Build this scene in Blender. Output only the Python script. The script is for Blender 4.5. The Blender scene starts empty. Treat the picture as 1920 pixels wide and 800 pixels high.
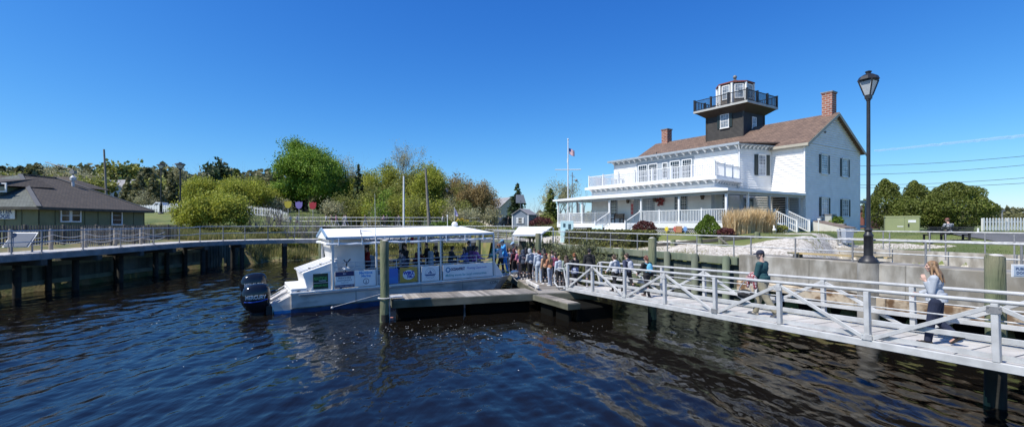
import bpy, bmesh, math, random
import numpy as np
from mathutils import Vector, Matrix
rnd = random.Random(7)
SC = bpy.context.scene
COL = SC.collection
PI = math.pi
R = math.radians
CAMZ = 3.7
F = 900.0
def X(px, d): return (px-960)/F*d
def Z(py, d): return CAMZ-(py-420)/F*d
def G(px, py, z):
    d = (CAMZ-z)*F/(py-420); return Vector((X(px, d), d, z))
def V(*a): return Vector(a)

# ---------- mesh builder ----------
class MB:
    def __init__(s): s.v = []; s.f = []; s.m = []; s.cur = 0
    def mat(s, i): s.cur = i; return s
    def add(s, vs, fs):
        o = len(s.v); s.v += [tuple(p) for p in vs]; s.f += [tuple(i+o for i in f) for f in fs]; s.m += [s.cur]*len(fs); return s
    def box(s, x0, x1, y0, y1, z0, z1):
        return s.add([(x0,y0,z0),(x1,y0,z0),(x1,y1,z0),(x0,y1,z0),(x0,y0,z1),(x1,y0,z1),(x1,y1,z1),(x0,y1,z1)],
                     [(3,2,1,0),(4,5,6,7),(0,1,5,4),(1,2,6,5),(2,3,7,6),(3,0,4,7)])
    def hull(s, bot, top):   # two rings of equal length
        n = len(bot)
        return s.add(list(bot)+list(top), [tuple(range(n))[::-1], tuple(range(n, 2*n))]+[(i, (i+1) % n, n+(i+1) % n, n+i) for i in range(n)])
    def prism(s, pts, z0, z1): return s.hull([(p[0], p[1], z0) for p in pts], [(p[0], p[1], z1) for p in pts])
    def frame(s, p, q, up=(0, 0, 1)):
        p = Vector(p); q = Vector(q); d = (q-p).normalized(); u = Vector(up)
        if abs(d.dot(u)) > .99: u = Vector((1, 0, 0))
        a = d.cross(u).normalized(); b = a.cross(d).normalized(); return p, q, a, b
    def bar(s, p, q, w, h, up=(0, 0, 1)):
        p, q, a, b = s.frame(p, q, up); c = [(-w/2, -h/2), (w/2, -h/2), (w/2, h/2), (-w/2, h/2)]
        return s.hull([p+a*i+b*j for i, j in c], [q+a*i+b*j for i, j in c])
    def tube(s, p, q, r, r2=None, n=8):
        r2 = r if r2 is None else r2; p, q, a, b = s.frame(p, q)
        c = [(math.cos(2*PI*i/n), math.sin(2*PI*i/n)) for i in range(n)]
        return s.hull([p+(a*x+b*y)*r for x, y in c], [q+(a*x+b*y)*r2 for x, y in c])
    def path(s, pts, r, n=6):
        pts = [Vector(p) for p in pts]; rings = []
        for i, p in enumerate(pts):
            d = (pts[min(i+1, len(pts)-1)]-pts[max(i-1, 0)]).normalized(); u = Vector((0, 0, 1)) if abs(d.z) < .95 else Vector((1, 0, 0))
            a = d.cross(u).normalized(); b = a.cross(d)
            rr = r[i] if isinstance(r, (list, tuple)) else r
            rings.append([p+(a*math.cos(2*PI*k/n)+b*math.sin(2*PI*k/n))*rr for k in range(n)])
        vs = [p for g in rings for p in g]; fs = [tuple(range(n))[::-1], tuple(range(len(vs)-n, len(vs)))]
        for i in range(len(rings)-1):
            for k in range(n): fs.append((i*n+k, i*n+(k+1) % n, (i+1)*n+(k+1) % n, (i+1)*n+k))
        return s.add(vs, fs)
    def lathe(s, prof, n=16, c=(0, 0, 0), ax=None):
        vs = []; fs = []
        for r, z in prof:
            for k in range(n):
                t = 2*PI*(k+.5)/n; vs.append((c[0]+r*math.cos(t), c[1]+r*math.sin(t), c[2]+z))
        m = len(prof); fs = [tuple(range(n))[::-1], tuple(range((m-1)*n, m*n))]
        for i in range(m-1):
            for k in range(n): fs.append((i*n+k, i*n+(k+1) % n, (i+1)*n+(k+1) % n, (i+1)*n+k))
        return s.add(vs, fs)
    def sph(s, c, r, n=10, m=6):
        rx, ry, rz = (r, r, r) if not isinstance(r, (tuple, list)) else r
        vs = [(c[0], c[1], c[2]-rz)]; 
        for i in range(1, m):
            t = -PI/2+PI*i/m
            for k in range(n):
                f = 2*PI*k/n; vs.append((c[0]+rx*math.cos(t)*math.cos(f), c[1]+ry*math.cos(t)*math.sin(f), c[2]+rz*math.sin(t)))
        vs.append((c[0], c[1], c[2]+rz)); fs = []
        for k in range(n):
            fs.append((0, 1+(k+1) % n, 1+k)); fs.append((len(vs)-1, 1+(m-2)*n+k, 1+(m-2)*n+(k+1) % n))
            for i in range(m-2): fs.append((1+i*n+k, 1+i*n+(k+1) % n, 1+(i+1)*n+(k+1) % n, 1+(i+1)*n+k))
        return s.add(vs, fs)
    def mesh(s, name, mats, smooth=False, bevel=0):
        me = bpy.data.meshes.new(name); me.from_pydata(s.v, [], s.f)
        mats = mats if isinstance(mats, (list, tuple)) else [mats]
        for m in mats: me.materials.append(m)
        if len(mats) > 1: me.polygons.foreach_set('material_index', s.m)
        bm = bmesh.new(); bm.from_mesh(me); bmesh.ops.recalc_face_normals(bm, faces=bm.faces)
        if bevel: bmesh.ops.bevel(bm, geom=[e for e in bm.edges if len(e.link_faces) == 2 and e.calc_face_angle(0) > .6], offset=bevel, segments=1, affect='EDGES')
        bm.to_mesh(me); bm.free()
        if smooth:
            me.polygons.foreach_set('use_smooth', [True]*len(me.polygons))
            try: me.set_sharp_from_angle(angle=R(38))
            except Exception: pass
        me.update(); return me
    def build(s, name, mats, parent=None, smooth=False, bevel=0):
        return link(name, s.mesh(name, mats, smooth, bevel), parent)
def link(name, data, parent=None):
    o = bpy.data.objects.new(name, data); COL.objects.link(o)
    if parent: o.parent = parent
    return o
def tag(o, label=None, cat=None, group=None, kind=None):
    if label: o['label'] = label
    if cat: o['category'] = cat
    if group: o['group'] = group
    if kind: o['kind'] = kind
    return o
def thing(name, label, cat, loc=(0, 0, 0), rz=0, group=None):
    o = link(name, None); o.location = loc; o.rotation_euler = (0, 0, rz); return tag(o, label, cat, group)
KIDS = {}
def copy_tree(o, parent=None):
    c = o.copy(); COL.objects.link(c); c.parent = parent
    for ch in list(o.children): copy_tree(ch, c)
    return c

# ---------- materials ----------
MATS = {}
def rgb(h):
    h = h.lstrip('#'); c = [int(h[i:i+2], 16)/255 for i in (0, 2, 4)]
    return tuple(x/12.92 if x <= .04045 else ((x+.055)/1.055)**2.4 for x in c)
def mat(name, c, rough=.6, metal=0, c2=None, ns=3., amt=.5, bump=0, bs=20., stretch=(1, 1, 1), spec=.5, kind='noise', detail=5, lo=.35, hi=.65, dist=0.02, c3=None, ns3=.6):
    if name in MATS: return MATS[name]
    m = bpy.data.materials.new(name); m.use_nodes = True; MATS[name] = m
    nt = m.node_tree; n = nt.nodes; L = nt.links; b = n['Principled BSDF']
    b.inputs['Roughness'].default_value = rough; b.inputs['Metallic'].default_value = metal
    b.inputs['Specular IOR Level'].default_value = spec
    b.inputs['Base Color'].default_value = (*c, 1)
    tc = n.new('ShaderNodeTexCoord'); mp = n.new('ShaderNodeMapping'); mp.inputs['Scale'].default_value = stretch
    L.new(tc.outputs['Object'], mp.inputs['Vector'])
    if c2:
        t = n.new('ShaderNodeTexNoise'); t.inputs['Scale'].default_value = ns; t.inputs['Detail'].default_value = detail
        L.new(mp.outputs[0], t.inputs['Vector'])
        mr = n.new('ShaderNodeMapRange'); mr.inputs['From Min'].default_value = lo; mr.inputs['From Max'].default_value = hi; mr.inputs['To Max'].default_value = 1
        L.new(t.outputs['Fac'], mr.inputs['Value'])
        mx = n.new('ShaderNodeMix'); mx.data_type = 'RGBA'; mx.inputs['A'].default_value = (*c, 1); mx.inputs['B'].default_value = (*c2, 1)
        L.new(mr.outputs[0], mx.inputs['Factor']); out = mx.outputs['Result']
        if c3:
            t3 = n.new('ShaderNodeTexNoise'); t3.inputs['Scale'].default_value = ns3; t3.inputs['Detail'].default_value = 3; L.new(tc.outputs['Object'], t3.inputs['Vector'])
            mr3 = n.new('ShaderNodeMapRange'); mr3.inputs['From Min'].default_value = .45; mr3.inputs['From Max'].default_value = .7; L.new(t3.outputs['Fac'], mr3.inputs['Value'])
            mx3 = n.new('ShaderNodeMix'); mx3.data_type = 'RGBA'; mx3.inputs['B'].default_value = (*c3, 1); L.new(out, mx3.inputs['A']); L.new(mr3.outputs[0], mx3.inputs['Factor']); out = mx3.outputs['Result']
        L.new(out, b.inputs['Base Color'])
    if bump:
        t2 = n.new('ShaderNodeTexNoise'); t2.inputs['Scale'].default_value = bs; t2.inputs['Detail'].default_value = 4; L.new(mp.outputs[0], t2.inputs['Vector'])
        bp = n.new('ShaderNodeBump'); bp.inputs['Strength'].default_value = bump; bp.inputs['Distance'].default_value = dist
        L.new(t2.outputs['Fac'], bp.inputs['Height']); L.new(bp.outputs[0], b.inputs['Normal'])
    return m
def leafmat(name, c, c2, trans=.35):
    if name in MATS: return MATS[name]
    m = bpy.data.materials.new(name); m.use_nodes = True; MATS[name] = m; nt = m.node_tree; n = nt.nodes; L = nt.links
    b = n['Principled BSDF']; b.inputs['Roughness'].default_value = .55; b.inputs['Specular IOR Level'].default_value = .25
    g = n.new('ShaderNodeNewGeometry'); mx = n.new('ShaderNodeMix'); mx.data_type = 'RGBA'
    mx.inputs['A'].default_value = (*c, 1); mx.inputs['B'].default_value = (*c2, 1); L.new(g.outputs['Random Per Island'], mx.inputs['Factor'])
    tc = n.new('ShaderNodeTexCoord'); t = n.new('ShaderNodeTexNoise'); t.inputs['Scale'].default_value = .7; t.inputs['Detail'].default_value = 3; L.new(tc.outputs['Object'], t.inputs['Vector'])
    hs = n.new('ShaderNodeHueSaturation'); mr = n.new('ShaderNodeMapRange'); mr.inputs['From Min'].default_value = .3; mr.inputs['From Max'].default_value = .7; mr.inputs['To Min'].default_value = .72; mr.inputs['To Max'].default_value = 1.3
    L.new(t.outputs['Fac'], mr.inputs['Value']); L.new(mr.outputs[0], hs.inputs['Value']); L.new(mx.outputs['Result'], hs.inputs['Color']); L.new(hs.outputs[0], b.inputs['Base Color'])
    tr = n.new('ShaderNodeBsdfTranslucent'); L.new(hs.outputs[0], tr.inputs['Color']); ms = n.new('ShaderNodeMixShader'); ms.inputs[0].default_value = trans
    L.new(b.outputs[0], ms.inputs[1]); L.new(tr.outputs[0], ms.inputs[2]); L.new(ms.outputs[0], n['Material Output'].inputs['Surface'])
    return m
def plaid(name, c1, c2, c3, sc=9):
    if name in MATS: return MATS[name]
    m = mat(name, c1, .85); nt = m.node_tree; n = nt.nodes; L = nt.links; tc = n.new('ShaderNodeTexCoord')
    sp = n.new('ShaderNodeSeparateXYZ'); L.new(tc.outputs['Object'], sp.inputs[0])
    ad = n.new('ShaderNodeMath'); ad.operation = 'ADD'; L.new(sp.outputs['X'], ad.inputs[0]); L.new(sp.outputs['Y'], ad.inputs[1])
    fs = []
    for o in (ad.outputs[0], sp.outputs['Z']):
        a = n.new('ShaderNodeMath'); a.operation = 'MULTIPLY'; a.inputs[1].default_value = sc; L.new(o, a.inputs[0])
        b = n.new('ShaderNodeMath'); b.operation = 'FRACT'; L.new(a.outputs[0], b.inputs[0])
        c = n.new('ShaderNodeMath'); c.operation = 'GREATER_THAN'; c.inputs[1].default_value = .5; L.new(b.outputs[0], c.inputs[0]); fs.append(c.outputs[0])
    m1 = n.new('ShaderNodeMix'); m1.data_type = 'RGBA'; m1.inputs['A'].default_value = (*c1, 1); m1.inputs['B'].default_value = (*c2, 1); L.new(fs[0], m1.inputs['Factor'])
    m2 = n.new('ShaderNodeMix'); m2.data_type = 'RGBA'; m2.inputs['B'].default_value = (*c3, 1); L.new(m1.outputs['Result'], m2.inputs['A'])
    mu = n.new('ShaderNodeMath'); mu.operation = 'MULTIPLY'; mu.inputs[1].default_value = .7; L.new(fs[1], mu.inputs[0]); L.new(mu.outputs[0], m2.inputs['Factor'])
    L.new(m2.outputs['Result'], n['Principled BSDF'].inputs['Base Color']); return m
def brickmat(name, c1, c2, mortar, sc, bw=.5, rh=.25, ms=.02, rough=.8, rot=None, bump=.3):
    if name in MATS: return MATS[name]
    m = mat(name, c1, rough); nt = m.node_tree; n = nt.nodes; L = nt.links
    tc = n.new('ShaderNodeTexCoord'); sp = n.new('ShaderNodeSeparateXYZ'); L.new(tc.outputs['Object'], sp.inputs[0])
    ad = n.new('ShaderNodeMath'); ad.operation = 'ADD'; L.new(sp.outputs['X'], ad.inputs[0])
    if rot != 'x': L.new(sp.outputs['Y'], ad.inputs[1])
    cb = n.new('ShaderNodeCombineXYZ'); L.new(ad.outputs[0], cb.inputs['X']); L.new(sp.outputs['Y' if rot == 'xy' else 'Z'], cb.inputs['Y'])
    if rot == 'xy':
        nt.links.remove(ad.inputs[1].links[0]) if ad.inputs[1].is_linked else None
    bt = n.new('ShaderNodeTexBrick'); bt.inputs['Scale'].default_value = sc; bt.inputs['Color1'].default_value = (*c1, 1); bt.inputs['Color2'].default_value = (*c2, 1)
    bt.inputs['Mortar'].default_value = (*mortar, 1); bt.inputs['Mortar Size'].default_value = ms; bt.inputs['Brick Width'].default_value = bw; bt.inputs['Row Height'].default_value = rh
    L.new(cb.outputs[0], bt.inputs['Vector'])
    t = n.new('ShaderNodeTexNoise'); t.inputs['Scale'].default_value = 1.3; t.inputs['Detail'].default_value = 6; L.new(tc.outputs['Object'], t.inputs['Vector'])
    mr = n.new('ShaderNodeMapRange'); mr.inputs['To Min'].default_value = .7; mr.inputs['To Max'].default_value = 1.3; L.new(t.outputs['Fac'], mr.inputs['Value'])
    hs = n.new('ShaderNodeHueSaturation'); L.new(bt.outputs['Color'], hs.inputs['Color']); L.new(mr.outputs[0], hs.inputs['Value']); L.new(hs.outputs[0], n['Principled BSDF'].inputs['Base Color'])
    bp = n.new('ShaderNodeBump'); bp.inputs['Strength'].default_value = bump; bp.inputs['Distance'].default_value = .01; bp.invert = True
    L.new(bt.outputs['Fac'], bp.inputs['Height']); L.new(bp.outputs[0], n['Principled BSDF'].inputs['Normal'])
    return m
W_ = lambda v: (v, v, v)
M = {}
M['alu'] = mat('aluminium', (.54, .54, .53), .45, 0, c2=(.42, .42, .41), ns=4, bump=.15, bs=60)
M['alu_deck'] = mat('aluminium_deck', (.55, .53, .49), .8, 0, c2=(.42, .40, .37), ns=2.5, bump=.2, bs=40)
M['galv'] = mat('galvanised_pipe', (.64, .64, .62), .5, .1, c2=(.42, .42, .42), ns=8)
M['galvd'] = mat('weathered_pipe', (.3, .3, .3), .6, .3, c2=(.2, .2, .2), ns=8)
M['wood'] = mat('grey_boards', (.33, .29, .235), .85, c2=(.19, .165, .135), ns=2, bump=.3, bs=30, c3=(.27, .25, .22))
M['woodlight'] = mat('bleached_boards', (.68, .65, .60), .85, c2=(.46, .43, .39), ns=2.2, bump=.3, bs=30)
M['woodmid'] = mat('brown_grey_boards', (.17, .15, .125), .9, c2=(.10, .09, .075), ns=2, bump=.3, bs=30)
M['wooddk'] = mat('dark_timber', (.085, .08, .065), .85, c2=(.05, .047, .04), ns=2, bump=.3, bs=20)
M['woodgreen'] = mat('treated_timber', (.17, .20, .13), .85, c2=(.10, .125, .085), ns=3, stretch=(1, 1, .25), bump=.4, bs=14, c3=(.22, .22, .16))
M['pile'] = mat('green_pile', (.165, .185, .10), .85, c2=(.085, .105, .055), lo=.4, hi=.6, ns=5, stretch=(1, 1, .12), bump=1.0, bs=26, dist=.03, c3=(.23, .215, .13), ns3=1.2)
M['piledk'] = mat('dark_wet_shaded_pile', (.026, .024, .017), .8, c2=(.014, .013, .010), ns=4, bump=.4, bs=14)
M['bulk'] = mat('old_bulkhead', (.10, .115, .085), .9, c2=(.045, .052, .04), ns=1.6, stretch=(1, 1, .3), bump=.5, bs=12, c3=(.15, .16, .13))
M['concrete'] = mat('concrete', (.43, .405, .355), .9, c2=(.19, .172, .14), ns=2.0, stretch=(1, 1, .4), bump=.3, bs=25, detail=9, lo=.40, hi=.60, c3=(.24, .215, .17), ns3=1.1)
M['concwet'] = mat('stained_concrete', (.50, .40, .28), .9, c2=(.15, .085, .04), ns=3.0, lo=.42, hi=.58, bump=.5, bs=12, detail=8, c3=(.45, .40, .31))
M['conclight'] = mat('pale_concrete', (.62, .60, .55), .9, c2=(.52, .50, .45), ns=3, bump=.2, bs=30)
M['white'] = mat('white_paint', (.78, .78, .77), .5, c2=(.70, .70, .68), ns=2, bump=.05)
M['siding'] = mat('white_siding', (.88, .865, .83), .55, c2=(.80, .785, .75), ns=1.4, amt=.3)
M['trimgrey'] = mat('grey_blue_trim', (.33, .37, .40), .6, c2=(.28, .32, .35), ns=3)
M['porchgrey'] = mat('grey_porch_paint', (.40, .42, .43), .6, c2=(.33, .35, .36), ns=2)
M['brownside'] = mat('dark_brown_siding', (.034, .030, .026), .6, c2=(.05, .045, .038), ns=1.5)
M['black'] = mat('black_paint', (.018, .018, .02), .45, c2=(.03, .03, .032), ns=5)
M['shutter'] = mat('dark_green_shutter', (.02, .035, .035), .5)
M['roofb'] = brickmat('brown_shingles', (.23, .15, .105), (.13, .085, .062), (.09, .06, .05), 2.2, .55, .32, .03, .9, rot='xy', bump=.5)
M['roofg'] = brickmat('dark_shingles', (.105, .082, .060), (.068, .054, .040), (.035, .033, .03), 2.2, .55, .32, .03, .9, rot='xy', bump=.5)
M['roofgl'] = brickmat('grey_green_shingles', (.14, .15, .13), (.10, .11, .095), (.07, .075, .065), 2.2, .55, .32, .03, .9, rot='xy', bump=.5)
M['brick'] = brickmat('red_brick', (.36, .12, .07), (.23, .075, .05), (.38, .34, .30), 1.25, .5, .22, .03, .85)
M['olive'] = mat('olive_panel', (.20, .205, .11), .8, c2=(.15, .155, .085), ns=1.5, c3=(.17, .18, .11))
M['glass'] = mat('window_glass', (.02, .025, .03), .06, spec=.8)
M['glasslt'] = mat('curtained_glass', (.42, .46, .50), .08, c2=(.10, .12, .14), ns=1.6, spec=.8)
M['redmetal'] = mat('rust_red_trim', (.22, .06, .045), .6)
M['hull'] = mat('hull_aluminium', (.56, .53, .49), .6, 0, c2=(.34, .325, .30), lo=.4, hi=.6, ns=1.1, bump=.15, bs=5, stretch=(1, 1, 3), c3=(.60, .57, .53))
M['bluepaint'] = mat('blue_bottom_paint', (.012, .06, .16), .5, c2=(.008, .03, .08), ns=3)
M['blueb'] = mat('bright_blue_paint', (.03, .22, .48), .5, c2=(.02, .16, .38), ns=3)
M['gel'] = mat('white_gelcoat', (.88, .86, .82), .35, c2=(.80, .78, .74), ns=1.5)
M['canvas'] = mat('white_canvas', (.86, .85, .82), .7, c2=(.76, .78, .80), ns=1.2, bump=.3, bs=3)
M['bluetrim'] = mat('blue_grey_trim', (.22, .33, .45), .5)
M['edgetrim'] = mat('pale_roof_edge', (.48, .53, .58), .5)
M['panelgrey'] = mat('grey_panel', (.70, .68, .64), .5, c2=(.58, .56, .53), ns=1)
M['cowl'] = mat('black_cowling', (.008, .009, .012), .12, spec=.6)
M['rubber'] = mat('black_rubber', (.02, .02, .02), .7)
M['float'] = mat('black_float_and_shade', (.008, .008, .007), 1, spec=.05)
M['dockside'] = mat('wet_dock_timber', (.13, .125, .08), .85, c2=(.055, .055, .035), ns=2.5, stretch=(.35, .35, 1.5), bump=.4, bs=16, c3=(.17, .165, .12))
M['silver'] = mat('silver_letters', (.75, .76, .78), .35, .3)
M['rope'] = mat('white_rope', (.62, .60, .55), .9)
M['lampglass'] = mat('frosted_lamp_glass', (.55, .58, .60), .25, c2=(.45, .48, .50), ns=4)
M['turq'] = mat('turquoise_paint', (.50, .72, .72), .6, c2=(.58, .76, .76), ns=2)
M['plasticgrey'] = mat('grey_plastic', (.33, .37, .43), .5)
M['utility'] = mat('sage_green_steel', (.30, .33, .16), .5, c2=(.27, .30, .145), ns=1.5)
M['bark'] = mat('bark', (.13, .105, .08), .9, c2=(.08, .065, .05), ns=4, bump=.5, bs=12, stretch=(1, 1, .3))
M['barkgrey'] = mat('grey_bark', (.24, .215, .19), .9, c2=(.16, .145, .13), ns=4)
M['asphalt'] = mat('asphalt', (.13, .13, .13), .9, c2=(.10, .10, .10), ns=1, bump=.3, bs=50)
M['benchwood'] = mat('bench_wood', (.30, .16, .08), .6, c2=(.22, .12, .06), ns=3)
M['tan'] = mat('yellow_board', (.50, .38, .18), .8, c2=(.40, .30, .15), ns=2)
def board_var(m, lo=.6, hi=1.35):
    nt = m.node_tree; b = nt.nodes['Principled BSDF']; l = b.inputs['Base Color'].links[0]; src = l.from_socket; g = nt.nodes.new('ShaderNodeNewGeometry')
    mr = nt.nodes.new('ShaderNodeMapRange'); mr.inputs['To Min'].default_value = lo; mr.inputs['To Max'].default_value = hi; nt.links.new(g.outputs['Random Per Island'], mr.inputs['Value'])
    h = nt.nodes.new('ShaderNodeHueSaturation'); nt.links.new(src, h.inputs['Color']); nt.links.new(mr.outputs[0], h.inputs['Value']); nt.links.new(h.outputs[0], b.inputs['Base Color'])
for k_ in ('wood', 'woodmid', 'bulk', 'concwet'): board_var(M[k_])
board_var(M['woodlight'], .8, 1.15); board_var(M['alu_deck'], .85, 1.1)
def flat(name, c, rough=.6): return mat(name, c, rough, c2=tuple(x*.9 for x in c), ns=2)

# ---------- text ----------
def text(body, size, mtl, parent, loc, ex, ey, name='lettering', extrude=.002, align='CENTER', maxw=None, bold=0):
    cu = bpy.data.curves.new(name, 'FONT'); cu.body = body; cu.size = size; cu.extrude = extrude; cu.align_x = align; cu.align_y = 'CENTER'; cu.offset = bold
    cu.resolution_u = 3
    t = bpy.data.objects.new('tmp', cu); COL.objects.link(t); dg = bpy.context.evaluated_depsgraph_get()
    me = bpy.data.meshes.new_from_object(t.evaluated_get(dg)); bpy.data.objects.remove(t)
    if maxw:
        xs = [v.co.x for v in me.vertices]; w = (max(xs)-min(xs)) if xs else 1
        if w > maxw: me.transform(Matrix.Diagonal((maxw/w, 1, 1, 1)))
    ex = Vector(ex).normalized(); ey = Vector(ey).normalized(); ez = ex.cross(ey)
    mm = Matrix(((ex.x, ey.x, ez.x, loc[0]), (ex.y, ey.y, ez.y, loc[1]), (ex.z, ey.z, ez.z, loc[2]), (0, 0, 0, 1)))
    me.transform(mm); me.materials.clear(); me.materials.append(mtl); me.name = name
    return link(name, me, parent)

# ---------- camera, light, sky ----------
cam = bpy.data.cameras.new('camera'); cam.sensor_width = 36; cam.lens = F/1920*36; cam.shift_y = 20/1920; cam.clip_end = 9000; cam.clip_start = .1
co = link('camera', cam); co.location = (0, 0, CAMZ); co.rotation_euler = (PI/2, 0, 0); SC.camera = co
SUNH = Vector((-.87, -.49)).normalized(); EL = R(53)
sd = Vector((SUNH.x*math.cos(EL), SUNH.y*math.cos(EL), math.sin(EL)))
sl = bpy.data.lights.new('sun', 'SUN'); sl.energy = 5.0; sl.angle = R(.53); sl.color = (1, .955, .88)
so = link('sun', sl); so.rotation_euler = (-sd).to_track_quat('-Z', 'Y').to_euler(); so.location = (0, 0, 60)
w = bpy.data.worlds.new('World'); SC.world = w; w.use_nodes = True; nt = w.node_tree
sky = nt.nodes.new('ShaderNodeTexSky'); sky.sky_type = 'NISHITA'; sky.sun_disc = False; sky.sun_elevation = EL; sky.sun_rotation = math.atan2(SUNH.x, SUNH.y) % (2*PI)
sky.air_density = 1.0; sky.dust_density = .25; sky.ozone_density = 4.5; sky.altitude = 0
bg = nt.nodes['Background']; bg.inputs['Strength'].default_value = .1235
sc_ = nt.nodes.new('ShaderNodeSeparateColor'); cc_ = nt.nodes.new('ShaderNodeCombineColor'); nt.links.new(sky.outputs[0], sc_.inputs[0])
for i_, (g_, a_) in enumerate(((1.68, .80), (1.20, .89), (.76, 1.08))):
    m1 = nt.nodes.new('ShaderNodeMath'); m1.operation = 'MULTIPLY'; m1.inputs[1].default_value = .14; nt.links.new(sc_.outputs[i_], m1.inputs[0])
    m2 = nt.nodes.new('ShaderNodeMath'); m2.operation = 'POWER'; m2.inputs[1].default_value = g_; nt.links.new(m1.outputs[0], m2.inputs[0])
    m3 = nt.nodes.new('ShaderNodeMath'); m3.operation = 'MULTIPLY'; m3.inputs[1].default_value = a_/.14; nt.links.new(m2.outputs[0], m3.inputs[0]); nt.links.new(m3.outputs[0], cc_.inputs[i_])
nt.links.new(cc_.outputs[0], bg.inputs['Color'])
SC.view_settings.view_transform = 'Standard'; SC.view_settings.look = 'None'; SC.view_settings.exposure = .18; SC.view_settings.gamma = 1
SC.cycles.max_bounces = 6; SC.cycles.transparent_max_bounces = 8; SC.cycles.diffuse_bounces = 3; SC.cycles.glossy_bounces = 3
SC.cycles.use_denoising = True
# ---------- layout lines ----------
GD = Vector((-.429, .903)); GN = Vector((.903, .429))      # gangway direction (to the dock) and its normal to the right
WL0 = Vector((9.44, 20.0)); WLD = Vector((-.41, .912))     # sea wall line
def wl(s, t=0): p = WL0+WLD*s+Vector((.912, .41))*t; return p
def wall_s(px):   # distance along the sea wall for a picture column
    r = (px-960)/F; return (WL0.x-r*WL0.y)/(r*WLD.y-WLD.x)
BX = -26.2
def sstep(a, b, x): t = np.clip((x-a)/(b-a), 0, 1); return t*t*(3-2*t)
def height(x, y):
    t = (x-WL0.x)*.912+(y-WL0.y)*.41; s = (x-WL0.x)*WLD.x+(y-WL0.y)*WLD.y
    land_r = np.where(t > .6, 1.0, 0.)
    hr_l = 2.2+.95*sstep(1.5, 9, t)
    hr_r = 1.3+.75*sstep(13, 22, t)+1.05*sstep(11.55, 11.7, t)
    k = sstep(-1.2, .6, s-(-2+5.6*t/11.6))
    hr = hr_r*(1-k)+hr_l*k
    # small bank of soil below the timber bulkhead
    mud = -1.5+2.2*sstep(-3.2, -.4, t)*sstep(4.5, 7, s)*sstep(34, 26, s)
    h = np.where(t > .45, hr, mud)
    hl = np.where(x < BX-.1+.2*np.clip(y-41, 0, 5), 2.15+.45*sstep(BX-4, BX-8, x)+3.0*sstep(52, 80, y)*sstep(-20, -30, x), -1.5)
    slope_ = -1.5+3.7*sstep(-22.6, -26.6, x+.5*np.sin(y*.8))+3.0*sstep(52, 80, y)*sstep(-20, -30, x)+.45*sstep(BX-4, BX-8, x)
    hl = np.where(y > 44.5, slope_, hl)
    yb = 49.5+1.2*np.sin(x*.31)+.5*np.sin(x*.9+1)
    hb = -1.2+1.5*sstep(-1.5, 1.0, y-yb)+.9*sstep(1, 5, y-yb)+.75*sstep(8, 22, y-yb)
    hb = hb+2.4*sstep(66, 95, y)*sstep(-14, -34, x)
    h = np.maximum(np.maximum(h, hl), hb)
    far = 16*sstep(110, 230, y)*sstep(-20, -130, x)
    return h+far+.03*np.sin(x*1.3+y*.7)*np.sin(y*1.1-x*.4)*(h > .3)
def hz(x, y): return float(height(np.array([float(x)]), np.array([float(y)]))[0])
def axis(segs):
    out = []
    for a, b, st in segs: out += list(np.arange(a, b, st))
    return np.array(out+[segs[-1][1]])
xs = axis([(-3500, -400, 500), (-400, -100, 25), (-100, -30, 2), (-30, 30, .4), (30, 70, 1.5), (70, 400, 25), (400, 3500, 500)])
ys = axis([(-300, -20, 20), (-20, 4, 1.5), (4, 60, .4), (60, 120, 1.5), (120, 400, 15), (400, 4000, 400)])
GX, GY = np.meshgrid(xs, ys); GZ = height(GX, GY)
def grid_mesh(name, GX, GY, GZ):
    ny, nx = GX.shape; me = bpy.data.meshes.new(name); me.vertices.add(nx*ny)
    me.vertices.foreach_set('co', np.stack([GX, GY, GZ], -1).astype(np.float32).ravel())
    i = np.arange((ny-1)*(nx-1)); r = i//(nx-1); c = i % (nx-1); a = r*nx+c
    q = np.stack([a, a+1, a+nx+1, a+nx], -1).astype(np.int32); me.loops.add(q.size); me.loops.foreach_set('vertex_index', q.ravel())
    me.polygons.add(len(q)); me.polygons.foreach_set('loop_start', np.arange(len(q), dtype=np.int32)*4)
    me.polygons.foreach_set('use_smooth', np.ones(len(q), bool)); me.update(calc_edges=True); me.validate(); return me
me = grid_mesh('ground', GX, GY, GZ)
T_ = (GX-WL0.x)*.912+(GY-WL0.y)*.41; S_ = (GX-WL0.x)*WLD.x+(GY-WL0.y)*WLD.y
shell = ((T_ > 1.0)*(S_ > -4)*sstep(.7, -.7, T_-(4.8+.5*np.sin(S_*.9)+4.6*sstep(4.2, 1.2, S_)))*sstep(36, 30, S_)+(T_ > 1.0)*(T_ < 11.6)*(S_ <= -2+5.6*T_/11.6)+ (T_ > 9)*(T_ < 16)*sstep(2.6, 1.2, np.abs(S_-2.6-(T_-12)*-.35)))
shell = np.clip(shell, 0, 1)
marsh = sstep(56, 53, GY)*(T_ < .5)
col = np.stack([shell, marsh, shell*0, shell*0+1], -1).astype(np.float32)
at_ = me.color_attributes.new('zones', 'FLOAT_COLOR', 'POINT'); at_.data.foreach_set('color', col.ravel())
gm = mat('ground_soil_and_grass', (.12, .16, .035), .95, c2=(.17, .17, .055), ns=.8, detail=8, bump=.6, bs=8, dist=.05, c3=(.07, .10, .025), ns3=.25)
nt = gm.node_tree; n = nt.nodes; L = nt.links; b = n['Principled BSDF']; src = b.inputs['Base Color'].links[0].from_socket
a = n.new('ShaderNodeAttribute'); a.attribute_name = 'zones'; sp = n.new('ShaderNodeSeparateColor'); L.new(a.outputs['Color'], sp.inputs[0])
tc = n.new('ShaderNodeTexCoord')
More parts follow.
